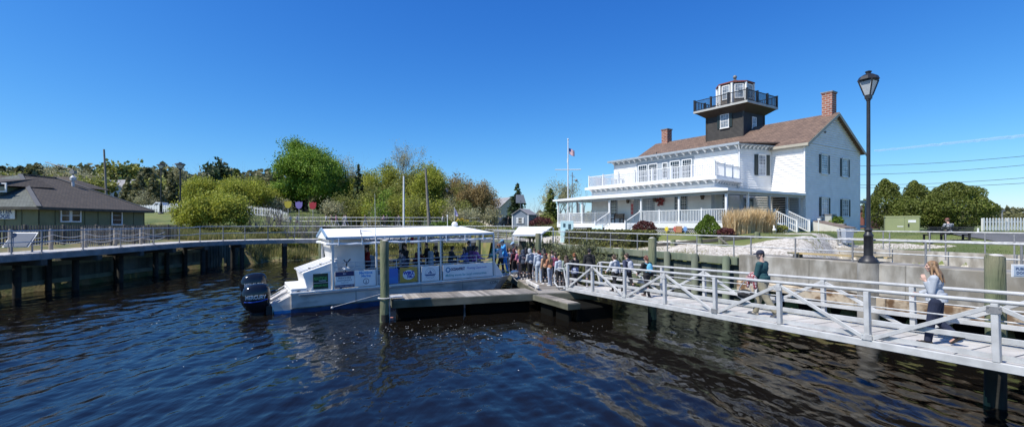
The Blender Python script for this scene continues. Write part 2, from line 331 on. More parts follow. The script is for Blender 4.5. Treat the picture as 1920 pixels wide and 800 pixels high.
def nz(scale, lo, hi, det=6):
    t = n.new('ShaderNodeTexNoise'); t.inputs['Scale'].default_value = scale; t.inputs['Detail'].default_value = det; L.new(tc.outputs['Object'], t.inputs['Vector'])
    r = n.new('ShaderNodeMapRange'); r.inputs['From Min'].default_value = lo; r.inputs['From Max'].default_value = hi; L.new(t.outputs['Fac'], r.inputs['Value']); return r.outputs[0]
def mixc(f, A, B):
    m = n.new('ShaderNodeMix'); m.data_type = 'RGBA'
    for k, v in (('A', A), ('B', B)):
        if isinstance(v, tuple): m.inputs[k].default_value = (*v, 1)
        else: L.new(v, m.inputs[k])
    L.new(f, m.inputs['Factor']); return m.outputs['Result']
def mul(a_, b_):
    m = n.new('ShaderNodeMath'); m.operation = 'MULTIPLY'; L.new(a_, m.inputs[0]); L.new(b_, m.inputs[1]); return m.outputs[0]
shc = mixc(nz(5, .4, .62, 8), (.56, .51, .43), (.20, .16, .11)); shc = mixc(nz(11, .45, .62), shc, (.66, .62, .54))
mc = mixc(nz(1.2, .4, .6), (.20, .155, .07), (.09, .11, .035))
o1 = mixc(sp.outputs[1], src, mc)
edge = n.new('ShaderNodeMath'); edge.operation = 'ADD'; L.new(sp.outputs[0], edge.inputs[0]); e2 = n.new('ShaderNodeMapRange'); e2.inputs['From Min'].default_value = .0; e2.inputs['From Max'].default_value = 1; e2.inputs['To Min'].default_value = -.35; e2.inputs['To Max'].default_value = .35
L.new(nz(1.5, 0, 1), e2.inputs['Value']); L.new(e2.outputs[0], edge.inputs[1]); st = n.new('ShaderNodeMapRange'); st.inputs['From Min'].default_value = .42; st.inputs['From Max'].default_value = .58; L.new(edge.outputs[0], st.inputs['Value'])
L.new(mixc(st.outputs[0], o1, shc), b.inputs['Base Color'])
me.materials.append(gm); tag(link('ground', me), kind='structure')

# ---------- water ----------
def waves(x, y):
    h = np.zeros_like(x); q = random.Random(3)
    for i in range(44):
        lam = .20*1.060**i*(.9+.2*q.random()); an = q.gauss(0, .33)+(.12 if i % 3 else 1.9)
        kx = math.cos(an)*2*PI/lam; ky = math.sin(an)*2*PI/lam; amp = .0040*lam**.62*(1 if i % 3 else .45)
        ph = q.random()*6.28
        h += amp*np.sin(kx*x+ky*y+ph+.9*np.sin(x*.21+y*.13+i)+.6*np.sin(y*.33-i*2))
    for cx, cy, am in ((8.5, 9.5, .012), (-4.6, 18.2, .006), (-10.3, 19.8, .012)):
        r = np.hypot(x-cx, y-cy); h += am*np.sin(r*2*PI/.85)*np.exp(-r/5.)*np.exp(-.3/(r+.02))
    gust = .75+.35*np.sin(x*.17+1.2*np.sin(y*.11))*np.sin(y*.19+.7)
    return h*gust*1.12
wx = axis([(-60, -27, 3), (-27, -15, .17), (-15, 12, .085), (12, 40, 2)]); wy = axis([(-200, -14, 12), (-14, 4, .5), (4, 23, .075), (23, 36, .14), (36, 54, .3)])
WX, WY = np.meshgrid(wx, wy); wm = grid_mesh('water', WX, WY, waves(WX, WY))
wmat = bpy.data.materials.new('river_water'); wmat.use_nodes = True; nt = wmat.node_tree; n = nt.nodes; L = nt.links; b = n['Principled BSDF']
b.inputs['Base Color'].default_value = (.006, .005, .004, 1); b.inputs['Roughness'].default_value = .04; b.inputs['IOR'].default_value = 1.34; b.inputs['Specular IOR Level'].default_value = .42
tc = n.new('ShaderNodeTexCoord'); prev = None
for sc_, st_, s_, d_, rz_ in (((2.2, .5, 1), 1.0, .35, .05, .12), ((9, 3.4, 1), 1.0, .30, .02, .3), ((30, 14, 1), 1., .12, .006, -.3)):
    mp = n.new('ShaderNodeMapping'); mp.inputs['Scale'].default_value = sc_; mp.inputs['Rotation'].default_value = (0, 0, rz_); L.new(tc.outputs['Object'], mp.inputs[0])
    t = n.new('ShaderNodeTexNoise'); t.inputs['Scale'].default_value = st_; t.inputs['Detail'].default_value = 3; t.inputs['Distortion'].default_value = .5; L.new(mp.outputs[0], t.inputs['Vector'])
    bp = n.new('ShaderNodeBump'); bp.inputs['Strength'].default_value = s_; bp.inputs['Distance'].default_value = d_; L.new(t.outputs['Fac'], bp.inputs['Height'])
    if prev: L.new(prev, bp.inputs['Normal'])
    prev = bp.outputs[0]
L.new(prev, b.inputs['Normal']); wm.materials.append(wmat); tag(link('water', wm), kind='structure')

m = MB(); fq = random.Random(19)  # white flecks painted on the water as sun glints
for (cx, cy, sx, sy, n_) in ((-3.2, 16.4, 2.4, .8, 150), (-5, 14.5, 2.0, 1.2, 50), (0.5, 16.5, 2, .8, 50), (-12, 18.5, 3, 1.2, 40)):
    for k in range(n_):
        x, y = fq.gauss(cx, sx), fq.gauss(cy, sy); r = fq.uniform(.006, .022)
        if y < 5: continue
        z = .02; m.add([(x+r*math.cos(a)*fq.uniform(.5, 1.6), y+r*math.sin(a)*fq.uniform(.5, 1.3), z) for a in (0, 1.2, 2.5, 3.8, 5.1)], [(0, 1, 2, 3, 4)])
GLINTS = m
def v3(p, z): return Vector((p[0], p[1], z))
# ---------- sea wall, right ----------
def wprism(mb, s0, s1, t0, t1, z0, z1): return mb.prism([wl(s0, t0), wl(s1, t0), wl(s1, t1), wl(s0, t1)], z0, z1)
sw = thing('sea_wall', 'long grey concrete sea wall with orange stained footing behind the gangway', 'sea wall')
m = MB(); 
for i in range(8): wprism(m, -24+3*i, -21.008+3*i, 0, 1.25, 1.42, 2.44)
m.build('wall_face', M['concrete'], sw, bevel=.02)
m = MB(); wprism(m, -24, 0, .55, 1.2, -1.5, 1.4); m.build('undercut_shade', M['float'], sw)  # near-black colour paints the shadow in the recess below the wall
m = MB(); q = random.Random(5); s = -24
while s < -.05:
    e = min(s+q.uniform(.9, 2.2), 0); wprism(m, s, e, -.06-q.random()*.09, 1.0, .93+q.random()*.16, 1.415-q.random()*.05); s = e
m.build('stained_footing', M['concwet'], sw, bevel=.03)
m = MB(); pc = wl((1629-1385)/-1.0*0+wall_s(1629), -.02); m.lathe([(.30, -1.2), (.30, 2.455)], 20, (pc.x, pc.y, 0)); m.build('lamp_plinth', M['concrete'], sw, smooth=True)
m = MB(); wprism(m, -24, 3.3, 11.5, 11.85, .9, 2.37); 
tag(m.build('retaining_wall', M['concrete'], bevel=.01), 'low weathered concrete wall along the edge of the lawn at right', 'wall')
# timber bulkhead
bk = thing('timber_bulkhead', 'green treated timber bulkhead with round posts left of the concrete wall', 'bulkhead')
m = MB(); q = random.Random(8)
s = .05
while s < 27: wprism(m, s, s+.29, .10+q.random()*.02, .18, -1.5, 1.92+q.random()*.04); s += .30
m.build('sheet_boards', M['bulk'], bk)
m = MB(); wprism(m, .03, 6, -.06, .22, 1.98, 2.31); wprism(m, 6.02, 14, -.06, .22, 1.97, 2.30); wprism(m, 14.02, 27, -.06, .22, 1.96, 2.29); m.build('cap_beam', M['woodgreen'], bk, bevel=.015)
m = MB(); wprism(m, .03, 27, -.04, .09, .75, 1.0); m.build('waler', M['woodgreen'], bk)
for i, px in enumerate((1368, 1309, 1257, 1170, 1112, 1075, 1045)):
    s_ = wall_s(px); p = wl(s_, -.2); m = MB(); m.path([(p.x, p.y, -1.5), (p.x, p.y, 2.28), (p.x, p.y, 2.36)], [.165, .155, .11], 14); m.build('post', M['woodgreen'], bk, smooth=True)
# front pipe railing on the sea wall
def pipe_rail(name, label, pts, tops, posts, mids, z0s, rad=.027, mt='galv', group=None):
    t = thing(name, label, 'railing', group=group)
    m = MB(); m.path([v3(p, z) for p, z in zip(pts, tops)], rad, 8); m.build('top_rail', M[mt], t, smooth=True)
    for off in mids:
        m = MB(); m.path([v3(p, z-off) for p, z in zip(pts, tops)], rad*.8, 6); m.build('middle_rail', M[mt], t, smooth=True)
    m0 = None
    for (p, zt, zb) in posts:
        m = MB(); m.tube(v3(p, zb), v3(p, zt), rad*1.1, n=8).box(p[0]-.07, p[0]+.07, p[1]-.07, p[1]+.07, zb, zb+.012); m.build('post', M['galvd'], t, smooth=True)
    return t
S = [-12+i*3 for i in range(15)]
pl = [wl(s, .22) for s in S]
post = [(wl(wall_s(px), .22), 3.18, (2.44 if px > 1385 else 2.2)) for px in (1908, 1728, 1591, 1484, 1401, 1369, 1300, 1245, 1189, 1139, 1095, 1062, 1037)]
pipe_rail('pipe_railing', 'grey two-bar pipe railing on the concrete sea wall in front of the white house', pl, [3.18]*len(S), post, [.40], 0)
# back rail on the retaining wall
S2 = [-22, -14, -8, -2.2]
def sT(px, t): r = (px-960)/F; a = WL0+Vector((.912, .41))*t; return (a.x-r*a.y)/(r*WLD.y-WLD.x)
bp = [(wl(sT(px, 11.7), 11.7), 3.32, 2.37) for px in (1571, 1656, 1743, 1847, 1930, 2010)]+[(wl(sT(px, 11.2), 11.2), 3.25, 2.0) for px in (1668, 1773, 1902)]
pipe_rail('pipe_railing', 'grey pipe railing standing on the low wall beside the lawn', [wl(3.2, 11.7), wl(-8, 11.7), wl(-22, 11.7)], [3.32, 3.32, 3.32], bp, [.42], 0)
# planks left on the wall top
m = MB(); a = wl(-1.9, .55); m.mat(0); m.bar((a.x, a.y, 2.60), (*wl(-5.1, .95), 2.60), .42, .05); m.mat(1); m.bar((*wl(-2.1, .52), 2.5), (*wl(-2.3, .6), 2.5), .5, .12); m.bar((*wl(-4.5, .8), 2.5), (*wl(-4.7, .85), 2.5), .5, .12)
tag(m.build('timber_step', [M['tan'], M['wooddk']]), 'yellowish board resting on blocks on top of the concrete wall', 'board')

# ---------- piles ----------
def pile(x, y, r, top, label, band_top=.3, bottom=-1.5, mt='pile', chamf=True, grp='green piles'):
    t = thing('pile', label, 'pile', (x, y, 0), rnd.random()*6, grp); n = 18
    m = MB(); pts = [(.01*math.sin(z*3), .01*math.cos(z*2.3), z) for z in (bottom, 0, .5, 1.2, 2, top-.05)]+[(0, 0, top)]
    m.path(pts, [r*1.03, r*1.02, r*1.01, r, r, r*.99, r*.9], n); m.build('shaft', M[mt], t, smooth=True)
    m = MB(); m.path([(0, 0, bottom), (0, 0, band_top-.15), (0, 0, band_top)], [r*1.05, r*1.05, r*1.02], n); m.build('tide_and_shade_band', M['piledk'], t, smooth=True)  # dark wet band; raised on the gangway piles to paint the gangway's shade
    m = MB(); m.lathe([(r*.8, top-.003), (r*.55, top+.02), (.01, top+.035)], 12); m.build('worn_top', M['woodlight'], t, smooth=True); return t
pile(X(721, 18.15), 18.15, .165, 3.08, 'tall green pile with a white rope hoop at the left end of the finger dock')
pile(9.90, 9.83, .165, 3.06, 'thick green pile carrying a small sign, nearest at the right edge', 1.2)  # tall dark band paints the shade under the gangway
pile(X(1223, 18.75), 18.75, .16, 3.16, 'tall green pile just behind the middle of the gangway', .9)  # dark band raised to paint gangway shade on the pile
pile(X(1009, 28.7), 28.7, .165, 3.15, 'green pile at the far end of the dock behind the queue')
pile(X(603, 27), 27, .165, 3.12, 'green pile beyond the stern corner of the boat roof')
pile(X(661, 31), 31, .165, 3.3, 'green pile seen under the roof beside the grey cabin panel')
pile(X(826, 30.5), 30.5, .165, 3.3, 'green pile seen through the middle of the boat')
pile(X(897, 33), 33, .165, 3.3, 'green pile seen through the bow end of the boat')
# rope ring
m = MB(); pp = V(X(721, 18.15), 18.15, .92); m.path([pp+V(math.cos(a)*.23, math.sin(a)*.21, 0) for a in [i*PI/9-.3 for i in range(17)]]+[pp+V(.42, .1, .02)], .022, 6)
tag(m.build('mooring_rope', M['rope'], smooth=True), 'white mooring hoop around the green pile at the dock end', 'rope')

# ---------- floating docks ----------
def dock(name, label, A, dirx, Lx, Wy, ztop=.78, fh=.36):
    dirx = Vector(dirx).normalized(); ang = math.atan2(dirx.y, dirx.x); t = thing(name, label, 'dock', (A[0], A[1], 0), ang)
    m = MB(); q = random.Random(int(Lx*10)); x = 0
    while x < Lx-.01:
        w = min(.145, Lx-x); m.box(x, x+w-.008, -.02-q.random()*.01, Wy+.02, ztop-.04, ztop+q.random()*.004); x += .15
    m.build('deck_boards', M['wood'], t)
    m = MB(); m.box(-.03, Lx+.03, -.06, -.022, ztop-fh, ztop-.02); m.box(-.03, Lx+.03, Wy+.022, Wy+.06, ztop-fh, ztop-.02); m.box(-.07, -.032, -.06, Wy+.06, ztop-fh, ztop-.02); m.box(Lx+.032, Lx+.07, -.06, Wy+.06, ztop-fh, ztop-.02)
    m.build('fascia', M['dockside'], t, bevel=.008)
    k = max(2, int(Lx/2.2))
    for i in range(k):
        x0 = .2+i*(Lx-.2)/k; m = MB(); m.box(x0, x0+(Lx-.2)/k-.25, min(.35, Wy*.3), Wy-min(.35, Wy*.3), -.25, ztop-.37); m.build('float_drum', M['float'], t, bevel=.04)
    return t
fd = dock('finger_dock', 'low weathered finger dock lying alongside the boat', (-4.56, 18.5), (5.7, 1.95), 6.0, 1.55, .78, .31)
m = MB(); m.tube((-.16, -.02, -.6), (-.16, -.02, .95), .03).tube((-.16, .3, -.6), (-.16, .3, .95), .03).bar((-.2, .15, .9), (.35, .15, .9), .5, .02); m.build('pile_bracket', M['galv'], fd, smooth=True)
m = MB(); m.path([(-.1, .1, .1), (-.1, .1, -.1), (-.1, .1, -.3)], [.1, .13, .05], 10); m.build('fender', flat('faded_pink', (.45, .2, .16)), fd, smooth=True)
d2 = dock('main_dock', 'weathered timber dock where the children queue to board', (1.17, 20.35), (-.165, .986), 9.4, 2.6)
d2.rotation_euler.z = math.atan2(.986, -.165); d2.location = (1.17+2.6*.986, 20.35+2.6*.165, 0)
d3 = dock('landing_float', 'short weathered float under the foot of the gangway', (2.10, 17.95), (-.447, .894), 2.55, .45, .74, .24)
d3.location = (2.10+.45*.894, 17.95+.45*.447, 0)
m = MB(); m.box(.1, 2.9, -1.75, -.05, -.3, .5); m.build('float_drum', M['float'], d3, bevel=.05)
m = MB(); m.box(0, 2.2, -.05, .05, .02, .16); m.box(.3, .42, -.045, .045, -.06, .02); m.box(1.75, 1.87, -.045, .045, -.06, .02); t = m.build('kerb_rail', M['woodlight'], bevel=.01); t.location = (.72, 23.3, .85); t.rotation_euler.z = math.atan2(.98, -.2)+PI; tag(t, 'pale timber kerb along the dock edge beside the bow', 'kerb')
# ---------- gangway ----------
tilt = math.atan(.0267); gx = Vector((.425, -.905, 0)).normalized(); gy = Vector((.905, .425, 0)).normalized()
GX3 = Vector((gx.x*math.cos(tilt), gx.y*math.cos(tilt), math.sin(tilt))); GZ3 = GX3.cross(gy)
gw = thing('gangway', 'long aluminium truss gangway sloping down from the right to the dock', 'gangway', (2.35, 20.7, .83))
gw.matrix_world = Matrix(((GX3.x, gy.x, GZ3.x, 2.35), (GX3.y, gy.y, GZ3.y, 20.7), (GX3.z, gy.z, GZ3.z, .84), (0, 0, 0, 1)))
GL = 16.0; GWID = 1.72
def gpt(s, t, z=0): return gw.matrix_world @ Vector((s, t, z))
gw_node = [0, 1.97, 3.96, 5.96, 7.95, 9.9, 11.87, 13.87, 15.87]
gw_node[0] = 0.12
m = MB(); q = random.Random(2); x = .02
while x < GL: m.box(x, x+.565, .07, GWID-.07, .095, .125); x += .6
m.build('deck', M['alu_deck'], gw, bevel=.004)
for y0, side in ((0, 'near'), (GWID, 'far')):
    m = MB(); m.box(0, GL, y0-.045, y0+.045, 0, .15); m.build('bottom_chord', M['alu'], gw, bevel=.01)
    sg = 1 if y0 == 0 else -1
    m = MB(); m.box(.12, GL, y0+sg*.05, y0+sg*.075, .18, .27); m.build('kerb_plate', M['alu'], gw)
    m = MB(); m.box(.12, GL, y0+sg*.048, y0+sg*.10, .47, .565); m.build('guard_rail', M['alu'], gw, bevel=.006)
    m = MB(); m.path([(GL, y0, 1.17), (.25, y0, 1.17), (.02, y0, 1.15), (-.12, y0, 1.06), (-.17, y0, .9), (-.1, y0, .6), (.08, y0, .14)], .038, 10); m.build('handrail', M['alu'], gw, smooth=True)
    m = MB(); m.path([(GL, y0+sg*.06, .84), (.1, y0+sg*.06, .84)], .014, 6); m.build('cable_rail', M['galv'], gw, smooth=True)
    for i, s in enumerate(gw_node):
        m = MB(); m.box(s-.05, s+.05, y0-.05, y0+.05, .15, 1.14); m.build('upright', M['alu'], gw, bevel=.008)
    for i in range(len(gw_node)-1):
        s0, s1 = gw_node[i], gw_node[i+1]; z0, z1 = (.17, 1.08) if i % 2 == 0 else (1.08, .17)
        m = MB(); m.bar((s0+.05, y0, z0), (s1-.05, y0, z1), .045, .08); m.build('diagonal_brace', M['alu'], gw, bevel=.006)
for y0, sg in ((0, -1), (GWID, 1)):
    for i, s in enumerate(gw_node):
        zz = 1.02 if i % 2 else .2; m = MB(); m.box(s-.10, s+.10, y0+sg*.051, y0+sg*.060, zz-.05, zz+.07)
        for bx_, bz_ in ((-.075, -.03), (.075, -.03), (-.075, .05), (.075, .05)): m.box(s+bx_-.012, s+bx_+.012, y0+sg*.060-(.008 if sg < 0 else 0), y0+sg*.060+(.008 if sg > 0 else 0), zz+bz_-.012, zz+bz_+.012)
        m.build('gusset_plate', M['galvd'] if i % 3 == 1 else M['galv'], gw)
m = MB()
for s in gw_node: m.box(s-.04, s+.04, .05, GWID-.05, .0, .09)
m.build('cross_member', M['alu'], gw)
m = MB(); m.path([(-.1, 0, .15), (-.75, -.0, .1), (-1.0, 0, .25), (-1.05, 0, .6), (-.9, 0, .85), (-.55, 0, .93), (-.15, 0, .93)], .03, 8); m.build('end_loop', M['galv'], gw, smooth=True)
m = MB(); m.hull([(-.75, .1, -.06), (0, .1, .0), (0, GWID-.1, .0), (-.75, GWID-.1, -.06)], [(-.75, .1, -.045), (0, .1, .12), (0, GWID-.1, .12), (-.75, GWID-.1, -.045)]); m.build('toe_plate', M['alu_deck'], gw)
# ---------- sign on thick pile / rail ----------
t = thing('dock_sign', 'small white framed notice on the thick pile at the right edge', 'sign', (10.02, 9.45, 2.78), -.16)
m = MB(); m.box(-.17, .17, -.02, 0, -.12, .13); m.build('board', M['white'], t, bevel=.004)
m = MB(); m.box(-.14, .14, -.028, -.021, -.09, .10); m.build('panel', flat('pale_blue_print', (.45, .52, .60)), t)
text('PUBLIC', .07, flat('navy_print', (.05, .09, .2)), t, (0, -.032, .045), (1, 0, 0), (0, 0, 1), maxw=.22); text('DOCK', .07, flat('navy_print', (.05, .09, .2)), t, (0, -.032, -.035), (1, 0, 0), (0, 0, 1), maxw=.2)

# ---------- street lamps ----------
def lamp(loc, H, label, k=1.0, grp='black street lamps', ls_=1.0):
    t = thing('street_lamp', label, 'street lamp', loc, .5, grp); s = 1.0; pr = .07*k
    m = MB(); m.lathe([(.34*k, 0), (.34*k, .05), (.29*k, .12), (.20*k, .2), (.155*k, .24), (.155*k, 1.0*k), (.17*k, 1.02*k), (.17*k, 1.06*k), (.13*k, 1.12*k), (.10*k, 1.2*k), (.14*k, 1.24*k), (.14*k, 1.28*k), (.08*k, 1.34*k)], 16); m.build('pedestal', M['black'], t, smooth=True)
    m = MB(); m.lathe([(pr, 1.3*k), (pr*.9, H-.92), (pr*1.2, H-.9), (pr*1.2, H-.86), (pr*.8, H-.85)], 12); m.build('pole', M['black'], t, smooth=True)
    def sq(r, z): r *= ls_; return [(r*math.cos(PI/4+i*PI/2), r*math.sin(PI/4+i*PI/2), z) for i in range(4)]
    h = H; m = MB(); m.hull(sq(.15, h-.86), sq(.17, h-.74)); 
    for i in range(4):
        a0, a1 = sq(.17, h-.74)[i], sq(.40, h-.28)[i]; m.bar(a0, a1, .03, .03)
    m.hull(sq(.42, h-.29), sq(.42, h-.25)); m.build('lantern_frame', M['black'], t)
    m = MB(); m.hull(sq(.155, h-.73), sq(.375, h-.30)); m.build('lantern_glass', M['lampglass'], t)
    m = MB(); m.lathe([(.43*ls_, h-.25), (.36*ls_, h-.14), (.22*ls_, h-.08), (.10*ls_, h-.05), (.10*ls_, h-.0), (.13*ls_, h+.0), (.13*ls_, h+.03), (.05*ls_, h+.05)], 8); m.build('lantern_cap', M['black'], t); return t
lamp((pc.x, pc.y, 2.455), 6.12, 'tall black lantern street lamp on the round concrete plinth of the sea wall', .84, ls_=.70)
# ---------- tour boat ----------
ba = R(30); pitch = R(1.0)
boat = thing('tour_boat', 'open sided passenger boat with white roof and sponsor banners moored at the dock', 'boat', (-9.15, 19.9, 0))
boat.rotation_mode = 'XYZ'
bm_ = Matrix.Translation((-9.15, 19.9, 0)) @ Matrix.Rotation(ba, 4, 'Z') @ Matrix.Rotation(-pitch, 4, 'Y'); boat.matrix_world = bm_
BL = 10.6; BW = 2.9
def bpt(s, t, z=0): return bm_ @ Vector((s, t, z))
def ring(z, off=0, x0=0, bow=0): return [(x0, off, z), (BL-.6-bow, off, z), (BL+.05-bow, .35+off, z), (BL+.35-bow, BW/2, z), (BL+.05-bow, BW-.35-off, z), (BL-.6-bow, BW-off, z), (x0, BW-off, z)]
m = MB(); m.hull(ring(.16, .05, 0, .55), ring(.79, 0, 0, 0)); m.build('hull', M['hull'], boat, bevel=.01)
m = MB(); m.hull(ring(-.5, .10, .0, 1.2), ring(.165, .046, -.01, .54)); m.build('bottom_paint', M['bluepaint'], boat)
m = MB(); m.hull([(p[0]+(0.03 if p[0] > 5 else -.03), p[1]+(-.035 if p[1] < 1.4 else .035), .79) for p in ring(0)], [(p[0]+(0.03 if p[0] > 5 else -.03), p[1]+(-.035 if p[1] < 1.4 else .035), .86) for p in ring(0)]); m.build('gunwale', M['gel'], boat, bevel=.012)
m = MB(); m.box(.9, BL-.7, .08, BW-.08, .865, .885); m.build('deck', M['panelgrey'], boat)
# stern engine platform
for y0 in (.15, 1.75):
    m = MB(); m.hull([(-.62, y0+.05, .12), (0, y0, .05), (0, y0+1.0, .05), (-.62, y0+.95, .12)], [(-.72, y0+.05, .38), (0, y0, .72), (0, y0+1.0, .72), (-.72, y0+.95, .38)]); m.build('engine_bracket', M['hull'], boat, bevel=.01)
    m = MB(); m.hull([(-.60, y0+.06, -.3), (0, y0+.02, -.3), (0, y0+.98, -.3), (-.60, y0+.94, -.3)], [(-.63, y0+.045, .13), (-.005, y0-.006, .13), (-.005, y0+1.006, .13), (-.63, y0+.955, .13)]); m.build('bracket_paint', M['blueb'], boat)
    m = MB()
    for k in (.12, .88): m.tube((-.68, y0+k, .50), (.0, y0+k, .88), .02)
    m.build('bracket_rail', M['galv'], boat, smooth=True)
m = MB(); m.box(.0, .62, .02, BW-.02, .865, 1.02); m.build('stern_step', M['gel'], boat, bevel=.02)
# sloped engine cover box
m = MB()
for y0, y1 in ((.10, BW-.1),):
    m.hull([(.62, y0, .87), (2.0, y0, .87), (2.0, y1, .87), (.62, y1, .87)], [(.48, y0, 1.62), (1.85, y0, 2.06), (1.85, y1, 2.06), (.48, y1, 1.62)])
m.build('stern_locker', M['gel'], boat, bevel=.03)
for y0 in (.14, .6, 1.1, 1.6, 2.2):
    m = MB(); m.bar((.35, y0, 1.66), (1.9, y0, 2.16), .09, .05); m.build('slide_rail', M['gel'], boat, bevel=.01)
m = MB()
for x, z in ((.7, 1.78), (1.15, 1.92), (1.6, 2.06)): m.box(x, x+.09, .11, .17, z, z+.07)
m.build('hinge', M['rubber'], boat)
# life ring / searchlight
m = MB(); m.lathe([(.04, 0), (.17, .02), (.17, .05), (.05, .14)], 12, (2.25, .2, 1.66)); m.build('horn_lamp', M['gel'], boat, smooth=True)
m = MB(); m.tube((2.22, .2, 1.5), (2.3, .2, 2.02), .03).tube((2.3, .2, 1.95), (2.45, .2, 2.12), .025).tube((2.28, .2, 1.95), (2.16, .2, 2.1), .02); m.build('throttle_stand', M['rubber'], boat, smooth=True)
# roof
z0 = 3.02; xa, xb = 1.45, 9.55; ya, yb = .02, BW-.02; yc = BW/2; zr = 3.46
m = MB(); m.add([(xa, ya, z0), (xb, ya, z0), (xb, yb, z0), (xa, yb, z0), (xa, ya, z0+.09), (xb, ya, z0+.09), (xb, yb, z0+.09), (xa, yb, z0+.09), (xa, yc, zr), (xb-1.3, yc, zr)],
  [(0, 1, 5, 4), (1, 2, 6, 5), (2, 3, 7, 6), (4, 5, 9, 8), (6, 7, 8, 9), (5, 6, 9), (0, 4, 8, 7, 3), (3, 2, 1, 0)])
m.build('roof', M['canvas'], boat)
m = MB(); m.bar((xa-.01, ya-.015, z0+.06), (xa-.01, yc, zr+.0), .05, .12); m.bar((xa-.01, yb+.015, z0+.06), (xa-.01, yc, zr+.0), .05, .12); m.build('gable_trim', M['bluetrim'], boat)
m = MB(); m.bar((xa, ya-.012, z0+.03), (xb, ya-.012, z0+.03), .02, .1); m.build('roof_edge', M['edgetrim'], boat)
# rolled side curtains
q = random.Random(4)
for yy in (ya+.02, yb-.02):
    pts = []; n_ = 33
    for i in range(n_): t = i/(n_-1); pts.append((xa-.02+t*(xb-xa-.1), yy, z0-.20-.035*math.sin((t*3 % 1)*PI)-.01*math.sin(i*2.1)))
    m = MB(); m.path(pts, [.055+.012*math.sin(i*1.7) for i in range(n_)], 8)
    for i in range(2, n_, 4): x = pts[i][0]; m.box(x-.02, x+.02, yy-.07, yy+.07, z0-.29, z0-.0)
    m.build('rolled_curtain', M['canvas'], boat, smooth=True)
m = MB(); m.path([(xa, ya, z0-.2), (xa-.03, yc, z0-.16), (xa, yb, z0-.2)], .05, 8); m.build('rolled_curtain', M['canvas'], boat, smooth=True)
m = MB()
for x in np.arange(xa+.5, xb, 1.0): m.bar((x, ya, z0-.03), (x, yb, z0-.03), .03, .04)
m.build('roof_ribs', M['galv'], boat)
# x positions along the near side for picture columns
def bx(px):
    r = (px-960)/F; return (-9.15-r*19.9)/(r*math.sin(ba)-math.cos(ba))
for px, w_ in ((626, .10), (708, .07), (787, .09), (828, .07), (927.5, .09)):
    for yy in (.0, BW-.05):
        m = MB(); m.box(bx(px)-w_/2, bx(px)+w_/2, yy, yy+.06, .86, z0+.02); m.build('roof_post', M['panelgrey'], boat, bevel=.008)
for yy in (.03, BW-.03):
    for zz in (1.66, 1.80, 1.98):
        m = MB(); m.tube((bx(627), yy, zz), (bx(927), yy, zz), .016, n=6); m.build('side_rail', M['galv'], boat, smooth=True)
m = MB()
for px in (668, 745, 800, 860, 895): m.tube((bx(px), .03, .9), (bx(px), .03, 1.98), .016, n=6)
m.build('rail_stanchion', M['galv'], boat, smooth=True)
m = MB(); 
for zz in (1.1, 1.45, 1.8): m.tube((bx(931), .05, zz), (BL-.1, .15, zz-.0), .016, n=6)
m.tube((BL-.1, .15, .86), (BL-.1, .15, 1.8), .02); m.build('bow_rail', M['galv'], boat, smooth=True)
# cabin panel near the stern
m = MB(); m.hull([(1.9, .55, .88), (3.15, .55, .88), (3.15, 2.35, .88), (1.9, 2.35, .88)], [(1.6, .55, 3.0), (3.15, .55, 3.0), (3.15, 2.35, 3.0), (1.6, 2.35, 3.0)]); m.build('cabin', M['panelgrey'], boat, bevel=.02)
# banners
bn = flat('banner_white', (.92, .90, .86), .45); navy = flat('banner_navy', (.025, .03, .12), .45); sky_b = flat('banner_sky', (.10, .35, .72), .45)
def banner(px0, px1, zb=.93, zt=1.6, mt=bn, name='banner'):
    m = MB(); m.box(bx(px0), bx(px1), -.035, -.012, zb, zt); return m.build(name, mt, boat, bevel=.004)
def bt(body, px0, px1, z, size, mt, parent, y=-.037, bold=0): text(body, size, mt, parent, ((bx(px0)+bx(px1))/2, y, z), (1, 0, 0), (0, 0, 1), maxw=bx(px1)-bx(px0), bold=bold)
m = MB(); m.add([(.75, -.015, .87), (bx(621), -.015, .87), (bx(621), -.015, 1.66), (1.35, -.015, 1.66), (1.1, -.015, 1.55)]+[(.75, .0, .87), (bx(621), .0, .87), (bx(621), .0, 1.66), (1.35, .0, 1.66), (1.1, .0, 1.55)], [(0, 1, 2, 3, 4), (9, 8, 7, 6, 5), (0, 4, 9, 5), (4, 3, 8, 9), (3, 2, 7, 8), (2, 1, 6, 7), (1, 0, 5, 6)]); sp_ = m.build('stern_side_panel', M['gel'], boat)
g = flat('banner_dark_green', (.012, .035, .02), .4); gr = flat('banner_bright_green', (.09, .42, .10), .4); wh = flat('print_white', (.8, .82, .84), .5)
s1 = banner(588, 616, .93, 1.58, g); tag(s1, 'dark green and black banner')
bt('NAUTICAL', 589.5, 615, 1.36, .20, gr, s1, bold=.004); bt('MARINE', 597, 614, 1.27, .08, wh, s1); bt('609.597.9622', 589.5, 615, 1.07, .12, gr, s1, bold=.003)
m = MB(); m.box(bx(589), bx(615.5), -.042, -.036, 1.185, 1.20); m.build('stripe', wh, s1)
s2 = banner(629, 665, .90, 1.60, bn); tag(s2, 'white banner with navy bands')
m = MB(); m.box(bx(629.4), bx(664.6), -.042, -.034, 1.40, 1.60); m.build('top_band', navy, s2); m = MB(); m.box(bx(629.4), bx(664.6), -.042, -.034, .90, 1.03); m.build('bottom_band', navy, s2)
bt('BH', 643, 651, 1.5, .09, wh, s2, y=-.044); bt('BERKSHIRE', 631, 663, 1.325, .11, navy, s2); bt('HATHAWAY', 633, 661, 1.215, .11, navy, s2); bt('HomeServices', 637, 657, 1.12, .055, navy, s2); bt('Zack Shore, REALTORS', 631, 663, .965, .08, wh, s2, y=-.044)
s3 = banner(666, 705, .90, 1.60, bn); bt('Maritime', 672, 701, 1.49, .16, sky_b, s3, bold=.006); bt('Marina', 675, 699, 1.35, .15, sky_b, s3, bold=.006)
